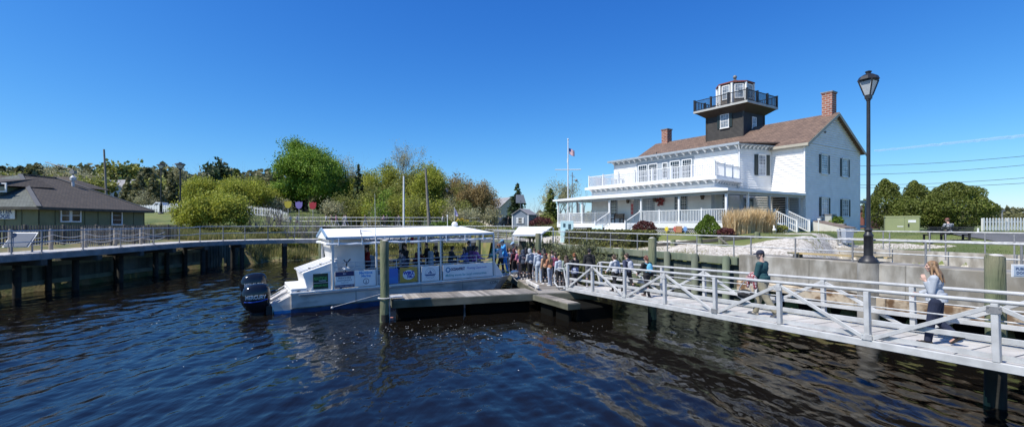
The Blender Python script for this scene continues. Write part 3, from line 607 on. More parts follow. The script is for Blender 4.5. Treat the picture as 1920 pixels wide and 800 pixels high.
def ringm(mb, px, z, r, th, y=-.038, n=20, k=1):
    x = bx(px); 
    for i in range(n):
        a, c = 2*PI*i/n, 2*PI*(i+1)/n
        mb.add([(x+r*math.cos(a), y, z+r*math.sin(a)), (x+r*math.cos(c), y, z+r*math.sin(c)), (x+(r-th)*math.cos(c), y, z+(r-th)*math.sin(c)), (x+(r-th)*math.cos(a), y, z+(r-th)*math.sin(a))], [(0, 1, 2, 3)])
m = MB(); ringm(m, 687, 1.11, .13, .022); x = bx(687); m.box(x-.012, x+.012, -.04, -.036, 1.03, 1.17); m.box(x-.05, x+.05, -.04, -.036, 1.03, 1.05); m.build('anchor_emblem', navy, s3)
s4 = banner(729, 747, .90, 1.60, flat('banner_blue', (.05, .16, .52), .45)); m = MB(); m.box(bx(729.5), bx(746.5), -.04, -.034, .92, 1.2); m.build('sea_band', flat('banner_blue2', (.07, .22, .55)), s4)
s5 = banner(750.5, 783, .92, 1.60, flat('banner_gold', (.50, .33, .06), .45)); m = MB(); x = bx(767); m.v = []; 
m.add([(x+.29*math.cos(a), -.037, 1.26+.22*math.sin(a)) for a in [i*PI/14 for i in range(28)]], [tuple(range(28))]); m.build('oval', wh, s5)
roy = flat('print_royal', (.03, .06, .40)); bt('WJRZ', 755.5, 778, 1.34, .2, roy, s5, y=-.041, bold=.012); bt('100.1', 763, 778, 1.17, .17, roy, s5, y=-.041, bold=.01); bt('~~~~', 755, 763, 1.18, .1, gr, s5, y=-.041)
s6 = banner(791, 823.5, .90, 1.60, bn); m = MB(); ringm(m, 807, 1.26, .26, .012); ringm(m, 807, 1.26, .19, .01); x = bx(807); m.add([(x-.3, -.04, 1.22), (x+.3, -.04, 1.22), (x+.2, -.04, 1.14), (x-.2, -.04, 1.14)], [(0, 1, 2, 3)]); m.add([(x-.02, -.04, 1.25), (x+.12, -.04, 1.25), (x-.02, -.04, 1.42)], [(0, 1, 2)]); m.add([(x-.04, -.04, 1.25), (x-.12, -.04, 1.25), (x-.04, -.04, 1.37)], [(0, 1, 2)]); m.build('ship_seal', flat('print_slate', (.10, .16, .30)), s6)
s7 = banner(831, 924, .90, 1.60, bn); teal = flat('print_teal', (.10, .38, .42)); m = MB(); ringm(m, 840.5, 1.36, .13, .055); m.build('wave_logo', flat('print_blue_teal', (.02, .22, .42)), s7)
bt('OCEANFIRST', 845.5, 872, 1.37, .19, navy, s7, bold=.008); bt('Floating Classroom', 876, 912, 1.385, .16, roy, s7); bt('Making waves for local communities', 836, 912, 1.09, .17, teal, s7, bold=.002)
m = MB(); m.hull([(bx(929), -.02, .88), (BL-.55, -.02, .88), (BL-.55, .0, .88), (bx(929), .0, .88)], [(bx(929), -.02, 1.6), (BL-1.05, -.02, 1.6), (BL-1.05, .0, 1.6), (bx(929), .0, 1.6)]); m.build('bow_side_panel', M['gel'], boat)
# inside: benches, tables, consoles
for k in range(4):
    x = 4.1+k*1.35; m = MB(); m.box(x, x+.75, .55, 1.1, 1.55, 1.59); m.tube((x+.37, .8, .88), (x+.37, .8, 1.55), .03); m.build('table', M['panelgrey'], boat)
m = MB(); m.box(3.4, 9.3, .16, .5, .9, 1.32); m.box(3.4, 9.3, BW-.5, BW-.16, .9, 1.32); m.build('bench', M['panelgrey'], boat, bevel=.02)
m = MB(); m.box(3.5, 3.9, 1.7, 2.4, .9, 2.1); m.build('console', M['plasticgrey'], boat, bevel=.02); m = MB(); m.box(6.6, 6.8, 1.4, 1.7, .9, 2.2); m.build('locker', M['plasticgrey'], boat, bevel=.02)
m = MB(); m.box(6.0, 6.12, 2.5, 2.62, 2.55, 2.95); m.build('fire_flag', flat('red_plastic', (.5, .03, .02)), boat)
# roof gear
m = MB(); m.tube((bx(706), -.04, 1.7), (bx(706), -.04, 3.2), .022, n=6).tube((bx(706), -.04, 3.2), (bx(706), -.04, 5.0), .011, .006, n=5); m.build('antenna', M['white'], boat, smooth=True)
m = MB(); m.tube((bx(682), .35, 3.36), (bx(703), .3, 3.30), .012).tube((bx(682), .35, 3.1), (bx(682), .35, 3.4), .02).path([(bx(681), .02, 3.28), (bx(680), -.05, 3.1), (bx(682), -.06, 2.95), (bx(687), -.03, 3.0)], .018, 6); m.build('roof_bracket', M['galvd'], boat, smooth=True)
m = MB(); m.lathe([(.10, 3.44), (.16, 3.5), (.17, 3.58), (.12, 3.66), (.03, 3.69)], 14, (8.0, yc, 0)); m.tube((7.6, yc, 3.4), (7.6, yc, 4.0), .012); m.lathe([(.03, 3.95), (.03, 4.05)], 8, (7.6, yc, 0)); m.build('radar_dome', M['gel'], boat, smooth=True)
m = MB(); m.tube((1.6, -.05, .10), (3.9, -.06, .52), .014, n=6); m.sph((1.6, -.05, .08), .06); m.build('boat_hook', M['galv'], boat, smooth=True)
m = MB(); m.sph((BL+.25, .2, .98), (.26, .1, .1)); m.build('bow_fender', M['gel'], boat, smooth=True)
m = MB(); a = Vector((BL, .1, .8)); m.path([a, a+V(.15, -.3, -.25), a+V(.35, -.55, -.32), a+V(.6, -.7, -.1)], .013, 5); m.build('bow_line', M['rope'], boat, smooth=True)
text('CDN', .2, M['rubber'], boat, (BL-1.1, .003, .55), (1, 0, 0), (0, 0, 1))
# ---------- outboard motors ----------
def outboard(s, t, label, dz=0):
    o = thing('outboard_motor', label, 'outboard motor', group='outboard motors')
    o.matrix_world = bm_ @ Matrix.Translation((s, t, .30+dz)) @ Matrix.Scale(1.13, 4)
    def ell(cx, z, rx, ry, n=18, sq=.75, sx=0):
        out = []
        for i in range(n):
            a = 2*PI*i/n; c, s_ = math.cos(a), math.sin(a); out.append((cx+rx*math.copysign(abs(c)**sq, c)+sx, ry*math.copysign(abs(s_)**sq, s_), z))
        return out
    secs = [(-.30, -.10, .22, .17), (-.33, .02, .36, .25), (-.36, .20, .45, .29), (-.38, .42, .49, .31), (-.36, .62, .47, .30), (-.33, .78, .41, .26), (-.30, .88, .30, .19), (-.28, .92, .14, .09)]
    rings = [ell(cx, z, rx, ry) for cx, z, rx, ry in secs]; m = MB(); n = 18; vs = [p for r_ in rings for p in r_]
    fs = [tuple(range(n))[::-1], tuple(range(len(vs)-n, len(vs)))]+[(i*n+k, i*n+(k+1) % n, (i+1)*n+(k+1) % n, (i+1)*n+k) for i in range(len(rings)-1) for k in range(n)]
    m.add(vs, fs); c = m.build('cowling', M['cowl'], o, smooth=True)
    m = MB(); m.path([(-.74, -.225, .32), (-.5, -.30, .30), (-.2, -.30, .33), (.0, -.25, .38)], .018, 6); m.build('accent_stripe', flat('motor_blue', (.03, .10, .55), .3), o, smooth=True)
    text('MERCURY', .19, M['silver'], o, (-.38, -.325, .47), (1, 0, .0), (0, -.08, 1), maxw=.66, bold=.006, extrude=.012)
    m = MB(); m.hull(ell(-.28, -.75, .20, .09), ell(-.28, -.08, .27, .16)); m.build('midsection', M['cowl'], o, smooth=True)
    m = MB(); m.box(-.62, .12, -.13, .13, -.72, -.69); m.path([(-.55, 0, -.95), (-.2, 0, -.95), (.1, 0, -.95)], [.07, .09, .03], 10); m.hull([(-.35, -.02, -1.2), (-.1, -.02, -1.2), (-.1, .02, -1.2), (-.35, .02, -1.2)], [(-.45, -.03, -.9), (.0, -.03, -.9), (.0, .03, -.9), (-.45, .03, -.9)]); m.build('gearcase', M['cowl'], o, smooth=True)
    m = MB(); m.box(-.05, .16, -.2, .2, -.35, .12); m.tube((.0, -.18, .05), (.42, -.18, .16), .03); m.tube((.0, .18, .05), (.42, .18, .16), .03); m.build('mounting_clamp', M['rubber'], o, bevel=.01)
    m = MB()
    for k in range(3):
        a = k*2*PI/3; m.add([(-.62, .02*math.cos(a), -.95+.02*math.sin(a)), (-.58, .17*math.cos(a-.4), -.95+.17*math.sin(a-.4)), (-.62, .19*math.cos(a), -.95+.19*math.sin(a)), (-.66, .15*math.cos(a+.4), -.95+.15*math.sin(a+.4))], [(0, 1, 2, 3)])
    m.build('propeller', M['galvd'], o); return o
outboard(-.86, .45, 'glossy black outboard motor nearer the camera at the stern', -.06)
outboard(-.86, 2.55, 'glossy black outboard motor partly hidden behind the nearer one', .2)

for px in (668, 790, 868): m = MB(); m.box(bx(px)-.012, bx(px)+.012, .006, .04, .2, .78); m.build('hull_seam', M['galvd'], boat)
m = MB(); m.box(.05, BL-.9, .022, .06, .17, .215); m.build('waterline_stain', mat('brown_scum', (.12, .10, .06), .8, c2=(.22, .20, .15), ns=5), boat)
m = MB(); m.box(.3, BL-.7, -.05, -.01, .70, .77); m.build('rub_rail', flat('grey_rub_rail', (.30, .30, .30)), boat, bevel=.01)
for px in (560, 640, 730, 880, 950):
    m = MB(); x = bx(px); m.tube((x-.12, .03, .93), (x+.12, .03, .93), .016).box(x-.05, x+.05, .0, .06, .86, .92); m.build('cleat', M['galvd'], boat, smooth=True)
# ---------- lighthouse style house.  local x = -a (a grows to the left along the front), y = b (into the house) ----------
HT = math.atan2(-.834, .552)
C0 = Vector((22.0, 36.0, 0))
house = thing('keepers_house', 'large white clapboard house with dark lighthouse tower and brick chimneys', 'house', C0, HT)
hm = Matrix.Translation(C0) @ Matrix.Rotation(HT, 4, 'Z')
def hw(a, b, z=0): return hm @ Vector((-a, b, z))
ux, uy, vx, vy = -.552, .834, .834, .552
def ha(px, b):
    r = (px-960)/F; return (22+vx*b-r*(36+vy*b))/(r*uy-ux)
def hb(px, a):
    r = (px-960)/F; return (r*(36+uy*a)-22-ux*a)/(vx-r*vy)
def hzz(py, a, b): d = 36+uy*a+vy*b; return CAMZ-(py-420)/F*d
GZB = 3.1
# clapboard wall: along t from p to q (local xy), outward normal n, rows of .125
def clap(mb, p, q, z0, z1, n, lohi=None, ex=.18, th=.065):
    p = Vector(p); q = Vector(q); Lw = (q-p).length; t = (q-p)/Lw; n = Vector(n); z = z0
    while z < z1-1e-4:
        zt = min(z+ex, z1)
        for zz in (0,):
            a0, a1 = (0, Lw) if not lohi else lohi(z); b0, b1 = (0, Lw) if not lohi else lohi(zt)
            if a1-a0 < .02: break
            P = lambda s, off, h: (p.x+t.x*s+n.x*off, p.y+t.y*s+n.y*off, h)
            mb.add([P(a0, th, z), P(a1, th, z), P(b1, .003, zt), P(b0, .003, zt), P(a0, 0, z), P(a1, 0, z)], [(0, 1, 2, 3), (5, 4, 0, 1)[::-1], ])
        z = zt
def W2(a, b): return (-a, b)
NF = (0, -1); NR = (1, 0); NL = (-1, 0)
main_w = 9.3; AL = 17.5; ZE = 9.85; ZR = 12.5
m = MB()
# solid core volumes (slightly inside the boards)
m.box(-AL, 0, .0, main_w, 2.6, ZE+.1)
m.add([(0, 0, ZE+.1), (0, main_w, ZE+.1), (0, main_w/2, ZR-.08), (-AL, 0, ZE+.1), (-AL, main_w, ZE+.1), (-AL, main_w/2, ZR-.08)], [(0, 1, 2), (5, 4, 3), (0, 2, 5, 3), (1, 4, 5, 2)])
m.prism([(-15, -7.5), (-2.55, -7.5), (-3.4, -3.2), (-2.55, -.004), (-15, -.004)], 3.7, 6.95)       # ground floor front block
m.prism([(-16.4, -3.2), (-3.4, -3.2), (-2.55, -.003), (-16.4, -.003)], 6.96, 9.82)    # upper front block
m.build('wall_core', M['siding'], house)
m = MB()
clap(m, W2(0, 0), W2(0, main_w), 2.6, ZE, NR)
def gab(z): k = (z-ZE)/(ZR-ZE)*main_w/2; return (k, main_w-k)
clap(m, W2(0, 0), W2(0, main_w), ZE, ZR-.1, NR, gab)
m.build('gable_wall', M['siding'], house)
m = MB(); clap(m, W2(2.55, 0), W2(0, 0), 3.8, ZE, NF); clap(m, W2(AL, 0), W2(16.4, 0), 3.8, ZE, NF)
clap(m, W2(15, -7.5), W2(2.55, -7.5), 3.8, 6.65, NF); clap(m, W2(16.4, -3.2), W2(3.4, -3.2), 7.1, 9.55, NF); m.build('front_wall', M['siding'], house)
for wa in ((W2(3.4, -3.2), W2(2.55, 0), 3.8, 9.55, (.9666, -.2567)), (W2(2.55, -7.5), W2(3.4, -3.2), 3.8, 6.65, (.981, .194)), (W2(15, 0), W2(15, -7.5), 3.8, 6.65, NL)): m = MB(); clap(m, *wa); m.build('side_wall', M['siding'], house)
for a_, b_, z0_, z1_ in ((0, 0, 2.7, ZE), (0, main_w, 2.7, ZE), (3.4, -3.2, 7.05, 9.7), (16.4, -3.2, 7.05, 9.7), (2.55, -7.5, 3.8, 6.7), (15, -7.5, 3.8, 6.7)): m = MB(); m.box(-a_-.12, -a_+.035, b_-.035, b_+.12, z0_, z1_); m.build('corner_board', M['white'], house)
m = MB(); m.box(-3.27, -3.19, -3.34, -3.26, 6.3, 9.45); m.tube((-3.1, -3.62, 9.75), (-3.22, -3.32, 9.4), .045); m.box(-.05, .05, -.14, -.06, 6.2, 9.6); m.build('downspout', M['white'], house)
# main roof
oh = .38; sl_ = (ZR-ZE)/(main_w/2)
def slope_z(b): return ZE+.12+sl_*b
m = MB(); th = .12
for s_ in (0, 1):
    y0, y1 = ((-oh, main_w/2) if s_ == 0 else (main_w+oh, main_w/2)); zE = slope_z(-oh)
    m.hull([(oh, y0, zE-th), (-AL-oh, y0, zE-th), (-AL-oh, y1, ZR+.12-th), (oh, y1, ZR+.12-th)], [(oh, y0, zE), (-AL-oh, y0, zE), (-AL-oh, y1, ZR+.12), (oh, y1, ZR+.12)])
m.build('roof', M['roofb'], house)
m = MB(); zE = slope_z(-oh)
for x_ in (oh-.002, -AL-oh-.028): 
    for y0 in (-oh, main_w+oh): m.bar((x_+.015, y0, zE-.16), (x_+.015, main_w/2, ZR-.04), .03, .22)
m.box(-2.3, oh, -oh-.05, -oh-.005, zE-.22, zE-.02); m.box(-AL-oh, -17.0, -oh-.05, -oh-.005, zE-.22, zE-.02); m.box(-AL, oh-.02, -oh, -.03, zE-.26, zE-.23); m.build('rake_board', flat('tan_trim', (.42, .38, .30)), house)
# upper front block roof and cornice
rb0, rb1 = -3.72, .3; zc = 9.84
m = MB(); m.hull([(-16.9, rb0, zc), (-3.0, rb0, zc), (-1.98, rb1, slope_z(rb1)-.1), (-16.9, rb1, slope_z(rb1)-.1)], [(-16.9, rb0, zc+.1), (-3.0, rb0, zc+.1), (-1.98, rb1, slope_z(rb1)+.02), (-16.9, rb1, slope_z(rb1)+.02)]); m.build('front_roof', M['roofb'], house)
def brackets(p, q, n, z, step=.62, dp=.42, hh=.24, w_=.10):
    p = Vector(p); q = Vector(q); Lw = (q-p).length; t = (q-p)/Lw; k = int(Lw/step); n = Vector(n)
    for i in range(k+1):
        c = p+t*(i*Lw/k); prof = [(0, 0), (dp, 0), (dp, -.06), (dp*.6, -.09), (dp*.35, -.15), (.08, -hh), (0, -hh)]
        A = [(c.x+n.x*u-t.x*w_/2, c.y+n.y*u-t.y*w_/2, z+v) for u, v in prof]; B = [(c.x+n.x*u+t.x*w_/2, c.y+n.y*u+t.y*w_/2, z+v) for u, v in prof]; mb = MB(); mb.hull(A, B); mb.build('cornice_bracket', M['white'], house)
m = MB(); m.prism([(-16.9, rb0+.01), (-3.0, rb0+.01), (-2.05, -.05), (-16.9, -.05)], zc-.045, zc-.006); m.box(-16.92, -2.98, rb0-.03, rb0, zc-.05, zc+.12); m.box(-16.45, -3.4, -3.30, -3.23, zc-.30, zc-.05); m.bar((-3.34, -3.25, zc-.17), (-2.50, -.05, zc-.17), .05, .24)
m.build('soffit', M['trimgrey'], house)
brackets((-16.4, -3.30), (-3.4, -3.30), NF, zc-.05, .66, .38); brackets((-3.30, -3.0), (-2.58, -.3), (.9666, -.2567), zc-.05, .36, .36)
# balcony deck over ground floor
zd = 6.98
m = MB(); m.prism([(-15.45, -8.0), (-2.1, -8.0), (-2.98, -3.25), (-15.45, -3.25)], zd-.12, zd+.05); m.box(-15.48, -2.07, -8.06, -8.005, zd-.14, zd+.08); m.bar((-2.06, -8.05, zd-.03), (-2.95, -3.28, zd-.03), .05, .22); m.build('balcony_deck', M['white'], house)
brackets((-15.0, -7.56), (-2.5, -7.56), NF, zd-.125, .62, .40); brackets((-2.52, -7.3), (-3.28, -3.5), (.981, .194), zd-.125, .45, .34)
m = MB(); m.box(-15.02, -2.5, -7.56, -7.525, zd-.40, zd-.125); m.bar((-2.52, -7.5, zd-.26), (-3.34, -3.3, zd-.26), .05, .26); m.build('frieze', M['trimgrey'], house)
def balustrade(name, p, q, z, h, mt, post_step=2.0, pk=.13, pw=.035, parent=None, base=.09, postw=.11, ends=(1, 1), z2=None, cap=True):
    z2 = z if z2 is None else z2; p = Vector(p); q = Vector(q); Lw = (q-p).length; t = (q-p)/Lw; nn = Vector((-t.y, t.x)); m = MB()
    zz = lambda s: z+(z2-z)*s/Lw
    P = lambda s, h_: (p.x+t.x*s, p.y+t.y*s, zz(s)+h_)
    m.bar(P(0, h-.03), P(Lw, h-.03), .08, .05); m.bar(P(0, base), P(Lw, base), .05, .05)
    k = max(1, int(Lw/pk))
    for i in range(1, k): s = Lw*i/k; m.bar(P(s, base+.02), P(s, h-.05), pw, pw, up=(t.x, t.y, 0))
    r_ = m.build(name, mt, parent); k = max(1, round(Lw/post_step))
    for i in range(k+1):
        if (i == 0 and not ends[0]) or (i == k and not ends[1]): continue
        s = Lw*i/k; c = P(s, 0); m = MB(); m.box(-postw/2, postw/2, -postw/2, postw/2, 0, h+.05)
        if cap: m.box(-postw/2-.02, postw/2+.02, -postw/2-.02, postw/2+.02, h+.05, h+.08)
        o_ = m.build('newel_post', mt, r_); o_.location = c
    return r_
balustrade('balcony_railing', (-15.1, -7.85), (-2.3, -7.85), zd+.05, 1.02, M['white'], 1.75, .14, parent=house)
balustrade('balcony_railing', (-2.25, -7.8), (-3.1, -3.45), zd+.05, 1.02, M['white'], 1.6, .14, parent=house, ends=(0, 1))
balustrade('balcony_railing', (-15.15, -7.8), (-15.15, -3.4), zd+.05, 1.02, M['white'], 1.6, .14, parent=house, ends=(0, 1))
# porch
zf = 3.78; ze = 5.98; pb = -9.85; pl_ = 17.25
m = MB(); m.box(-pl_, .0, pb, -7.53, zf-.10, zf); m.box(-2.52, 0, -7.53, -.03, zf-.10, zf); m.box(-pl_, -15.02, -7.53, 0, zf-.10, zf)
m.build('porch_floor', M['porchgrey'], house)
m = MB(); m.box(-pl_-.03, .03, pb-.04, pb-.005, zf-.36, zf+.01); m.box(.005, .04, pb, -.03, zf-.36, zf+.01); m.box(-pl_-.04, -pl_-.005, pb, 0, zf-.36, zf+.01); m.build('porch_skirt', M['white'], house)
m = MB(); step = .16
def lattice(mb, x0, x1, y, z0_, z1_):
    h_ = z1_-z0_; x = x0-h_
    while x < x1:
        for sg in (1, -1):
            a_ = x if sg > 0 else x+h_; c_ = x+h_ if sg > 0 else x; za, zb_ = z0_, z1_
            def clipx(xx, zz, x2, z2_):
                return xx, zz
            xa_, xb_ = a_, c_; lo, hi = x0, x1
            def at(xx): return za+(zb_-za)*(xx-a_)/(c_-a_)
            xa2, xb2 = min(max(xa_, lo), hi), min(max(xb_, lo), hi)
            if abs(xa2-xb2) > .02: mb.bar((xa2, y+(.006 if sg > 0 else -.006), at(xa2)), (xb2, y+(.006 if sg > 0 else -.006), at(xb2)), .01, .035, up=(0, 1, 0))
        x += step
lattice(m, -11.0, -.1, pb+.04, GZB-.15, zf-.37); m.build('lattice', M['white'], house); m = MB(); lattice(m, -pl_+.1, -13.3, pb+.04, GZB-.3, zf-.37); m.build('lattice', M['white'], house)
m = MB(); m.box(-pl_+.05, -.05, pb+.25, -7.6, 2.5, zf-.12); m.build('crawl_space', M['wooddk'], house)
m = MB()   # porch roof ring
O = [(-pl_-.35, pb-.3), (.15, pb-.3), (.15, -.03), (-pl_-.35, .0)]; I = [(-15.0, -7.53), (-2.52, -7.53), (-2.52, -.03), (-15.0, .0)]
def rp(i0, i1):
    m.hull([(*O[i0], ze-.16), (*O[i1], ze-.16), (*I[i1], ze-.16), (*I[i0], ze-.16)], [(*O[i0], ze), (*O[i1], ze), (*I[i1], ze+.34), (*I[i0], ze+.34)])
rp(0, 1); rp(1, 2); rp(3, 0); m.build('porch_roof', M['white'], house)
m = MB(); m.box(-pl_+.02, -.1, pb-.02, pb+.1, ze-.34, ze-.17); m.box(-.16, -.04, pb, -.06, ze-.34, ze-.17); m.build('porch_beam', M['porchgrey'], house)
posts = [(ha(px, pb+.05), pb+.05) for px in (1362, 1273.5, 1202.5, 1143, 1092, 1047)]+[(.1, hb(px, .1)) for px in (1402, 1442, 1475, 1498)]+[(pl_-.1, -7.5), (pl_-.1, -4.5), (pl_-.1, -1.), (ha(1085, -6.), -6.0)]
for a_, b_ in posts:
    m = MB(); m.box(-a_-.07, -a_+.07, b_-.07, b_+.07, zf, ze-.17); m.box(-a_-.09, -a_+.09, b_-.09, b_+.09, zf, zf+.12); m.build('porch_post', M['porchgrey'] if b_ > -7 else M['white'], house, bevel=.008)
A = [p[0] for p in posts[:6]]
for i0, i1 in ((0, 1), (1, 2), (3, 4), (4, 5)): balustrade('porch_railing', (-A[i0]-.08, pb+.05), (-A[i1]+.08, pb+.05), zf, .92, M['porchgrey'] if i0 == 3 else M['white'], (abs(A[i0]-A[i1])/2), .12, .04, parent=house, ends=(0, 0), postw=.09)
balustrade('porch_railing', (-pl_+.05, pb+.1), (-pl_+.05, -.2), zf, .92, M['white'], 2.4, .13, parent=house, ends=(0, 1))
balustrade('porch_railing', (-.1, pb+.1), (-.1, hb(1442, .1)), zf, .92, M['porchgrey'], 2.4, .13, parent=house, ends=(0, 0))
# front steps
def steps(name, c, d, w_, n_, ztop, zbot, run=.30, parent=None, mt=None):
    d = Vector(d); s_ = Vector((-d.y, d.x)); rz_ = (ztop-zbot)/n_; m = MB()
    for i in range(n_):
        z1_ = ztop-rz_*(i+1); p0 = Vector(c)+d*(run*i); p1 = p0+d*run
        m.prism([p0-s_*w_/2, p1-s_*w_/2, p1+s_*w_/2, p0+s_*w_/2], zbot-.3, z1_) if z1_ > zbot+.01 else None
        m.prism([p0-s_*(w_/2+.01)-d*.0, p1-s_*(w_/2+.01)+d*.03, p1+s_*(w_/2+.01)+d*.03, p0+s_*(w_/2+.01)], z1_, z1_+.035)
    return m.build(name, mt, parent)
a0, a1 = A[2]+.05, A[3]-.05; ac = (a0+a1)/2
steps('front_steps', (-ac, pb-.05), (0, -1), a1-a0-.1, 5, zf, 2.95, .3, house, M['white'])
for a_ in (a0+.02, a1-.02):
    balustrade('stair_rail', (-a_, pb-.0), (-a_, pb-1.6), zf, .92, M['white'], 1.6, .13, parent=house, z2=zf-.8, base=.12)
bc = (hb(1475, .1)+hb(1442, .1))/2
steps('side_steps', (.05, bc), (1, 0), 1.7, 5, zf, 2.95, .3, house, M['porchgrey'])
for b_ in (bc-.85, bc+.85): balustrade('stair_rail', (.1, b_), (1.6, b_), zf, .92, M['white'], 1.5, .13, parent=house, z2=zf-.75, base=.12)
# flat dark sheet painted for the shade in the open doorway, and side panel
m = MB(); m.box(-2.4, -1.25, -.05, -.032, zf, 5.85); m.build('doorway_shade', flat('shaded_doorway', (.03, .03, .035), .5), house)
m = MB(); m.box(-1.1, -.45, -.06, -.03, zf+.6, 5.7); m.build('side_panel', M['trimgrey'], house)
# windows
def window(c, w_, h_, n, parent=house, shut=0, cols=3, rows=4, glass='glass', fr='white', sill=True, head=True, shmat='shutter', trim=.07):
    n = Vector(n); t = Vector((-n.y, n.x)); c = Vector(c)
    def B(mb, u0, u1, o0, o1, z0_, z1_):
        mb.prism([(c.x+t.x*u0+n.x*o0, c.y+t.y*u0+n.y*o0), (c.x+t.x*u1+n.x*o0, c.y+t.y*u1+n.y*o0), (c.x+t.x*u1+n.x*o1, c.y+t.y*u1+n.y*o1), (c.x+t.x*u0+n.x*o1, c.y+t.y*u0+n.y*o1)], c.z+z0_, c.z+z1_)
    m = MB(); B(m, -w_/2-trim, -w_/2, .0, .07, -h_/2-trim, h_/2+trim); B(m, w_/2, w_/2+trim, .0, .07, -h_/2-trim, h_/2+trim); B(m, -w_/2, w_/2, .0, .07, h_/2, h_/2+trim); B(m, -w_/2, w_/2, .0, .07, -h_/2-trim, -h_/2)
    o_ = m.build('window', M[fr], parent)
    m = MB(); B(m, -w_/2, w_/2, .026, .034, -h_/2, h_/2); m.build('pane', M[glass], o_)
    m = MB(); g_ = .02
    for i in range(1, cols): u = -w_/2+w_*i/cols; B(m, u-g_/2, u+g_/2, .035, .052, -h_/2, h_/2)
    for i in range(1, rows): z_ = -h_/2+h_*i/rows; k = g_ if i*2 == rows else g_/2; B(m, -w_/2, w_/2, .036, .056, z_-k, z_+k)
    m.build('muntins', M['white'], o_)
    if sill: m = MB(); B(m, -w_/2-trim-.04, w_/2+trim+.04, .0, .12, -h_/2-trim-.05, -h_/2-trim-.002); m.build('sill', M[fr], o_)
    if head: m = MB(); B(m, -w_/2-trim-.04, w_/2+trim+.04, .0, .11, h_/2+trim+.002, h_/2+trim+.07); m.build('head_trim', M[fr], o_)
    if shut:
        for sgn in (-1, 1):
            u = sgn*(w_/2+trim+shut/2+.02); m = MB(); B(m, u-shut/2, u+shut/2, .025, .06, -h_/2-.04, h_/2+.05)
            k = 12
            for i in range(k): z_ = -h_/2+h_*(i+.3)/k; B(m, u-shut/2+.04, u+shut/2-.04, .06, .072, z_, z_+h_/k*.55)
            m.build('shutter', M[shmat], parent)
    return o_
def gwin(px0, px1, y0, y1, **k):
    b0, b1 = hb(px0, 0), hb(px1, 0); bc_ = (b0+b1)/2; zt, zb_ = hzz(y0, 0, bc_), hzz(y1, 0, bc_); window((.02, bc_, (zt+zb_)/2), b1-b0-.06, zt-zb_-.14, NR, shut=.30, glass='glasslt', fr='white', cols=3, rows=4, **k)
gwin(1538.8, 1550.2, 290, 326); gwin(1577.8, 1588, 298, 332); gwin(1539, 1551, 370, 406); gwin(1578, 1589, 373.5, 406.5)
def spl(px): return min((i/200 for i in range(201)), key=lambda u: abs(960+F*hw(3.4-.85*u, -3.2+3.2*u).x/hw(3.4-.85*u, -3.2+3.2*u).y-px))
b0, b1 = spl(1421), spl(1434.6); uc = (b0+b1)/2; ac_, bc_ = 3.4-.85*uc, -3.2+3.2*uc; zt, zb_ = hzz(290.5, ac_, bc_), hzz(329, ac_, bc_); window((-ac_+.03, bc_-.008, (zt+zb_)/2), (b1-b0)*3.31-.1, zt-zb_-.1, (.9666, -.2567), shut=.36, glass='glasslt', cols=4, rows=6)
def fwin(px0, px1, y0, y1, b, cols=3, rows=4, off=.02, **k):
    a_0, a_1 = ha(px0, b), ha(px1, b); ac_ = (a_0+a_1)/2; zt, zb_ = hzz(y0, ac_, b), hzz(y1, ac_, b); return window((-ac_, b-off, (zt+zb_)/2), abs(a_0-a_1)-.12, zt-zb_-.1, NF, cols=cols, rows=rows, **k)
m = MB(); m.box(-ha(1195, -3.2), -ha(1302, -3.2), -3.275, -3.25, zd+.06, 9.4); m.build('window_surround', M['trimgrey'], house)
for p0, p1, full in ((1198, 1215.5, 1), (1217.5, 1234.5, 1), (1243, 1253.5, 0), (1257.5, 1276.5, 1), (1280, 1299, 1)):
    a_ = ha((p0+p1)/2, -3.2); w_ = abs(ha(p0, -3.2)-ha(p1, -3.2))-.16; zt = 9.15
    if full: window((-a_, -3.28, (zt+zd+.2)/2), w_, zt-zd-.2, NF, cols=4, rows=6, sill=False, head=False)
    else: window((-a_, -3.28, 8.45), w_, 1.3, NF, cols=3, rows=4, sill=False, head=False)
fwin(1146, 1158, 374, 404, -7.5, 3, 5, fr='trimgrey'); fwin(1195, 1201, 375, 403, -7.5, 2, 5, fr='trimgrey'); fwin(1210, 1224, 373, 405, -7.5, 3, 5, fr='trimgrey')
fwin(1266, 1274, 366, 396, -7.5, 2, 4, shut=0, fr='trimgrey'); fwin(1277, 1289, 366, 396, -7.5, 3, 4, fr='trimgrey'); fwin(1355, 1367, 363, 392, -7.5, 3, 4, fr='trimgrey')
m = MB(); m.box(-ha(1190, -7.5), -ha(1228, -7.5), -7.56, -7.535, zf, 5.85); m.build('door_surround', M['trimgrey'], house)
for px in (1337.5, 1391): m = MB(); a_ = ha(px, -7.5); m.box(-a_-.12, -a_+.12, -7.57, -7.535, zf, 5.8); m.build('wall_pilaster', M['trimgrey'], house)
window((-2.83, -5.8, 4.95), .7, 1.5, (.981, .194), glass='glass', fr='trimgrey', cols=2, rows=4); window((-3.11, -2.3, 4.95), .8, 1.3, (.9666, -.2567), glass='glass', fr='trimgrey', cols=3, rows=4)
# porch lanterns
for px, yy in ((1181.5, 377.5), (1232, 374.5), (1321.5, 370)):
    a_ = ha(px, -7.5); z_ = hzz(yy, a_, -7.5); m = MB(); m.hull([(-a_-.07, -7.85, z_-.16), (-a_+.07, -7.85, z_-.16), (-a_+.07, -7.72, z_-.16), (-a_-.07, -7.72, z_-.16)], [(-a_-.11, -7.9, z_+.1), (-a_+.11, -7.9, z_+.1), (-a_+.11, -7.68, z_+.1), (-a_-.11, -7.68, z_+.1)]); m.lathe([(.17, z_+.1), (.05, z_+.22), (.02, z_+.3)], 8, (-a_, -7.79, 0)); m.tube((-a_, -7.54, z_+.05), (-a_, -7.7, z_+.05), .02); m.build('wall_lantern', flat('bronze', (.10, .07, .045), .4), house)
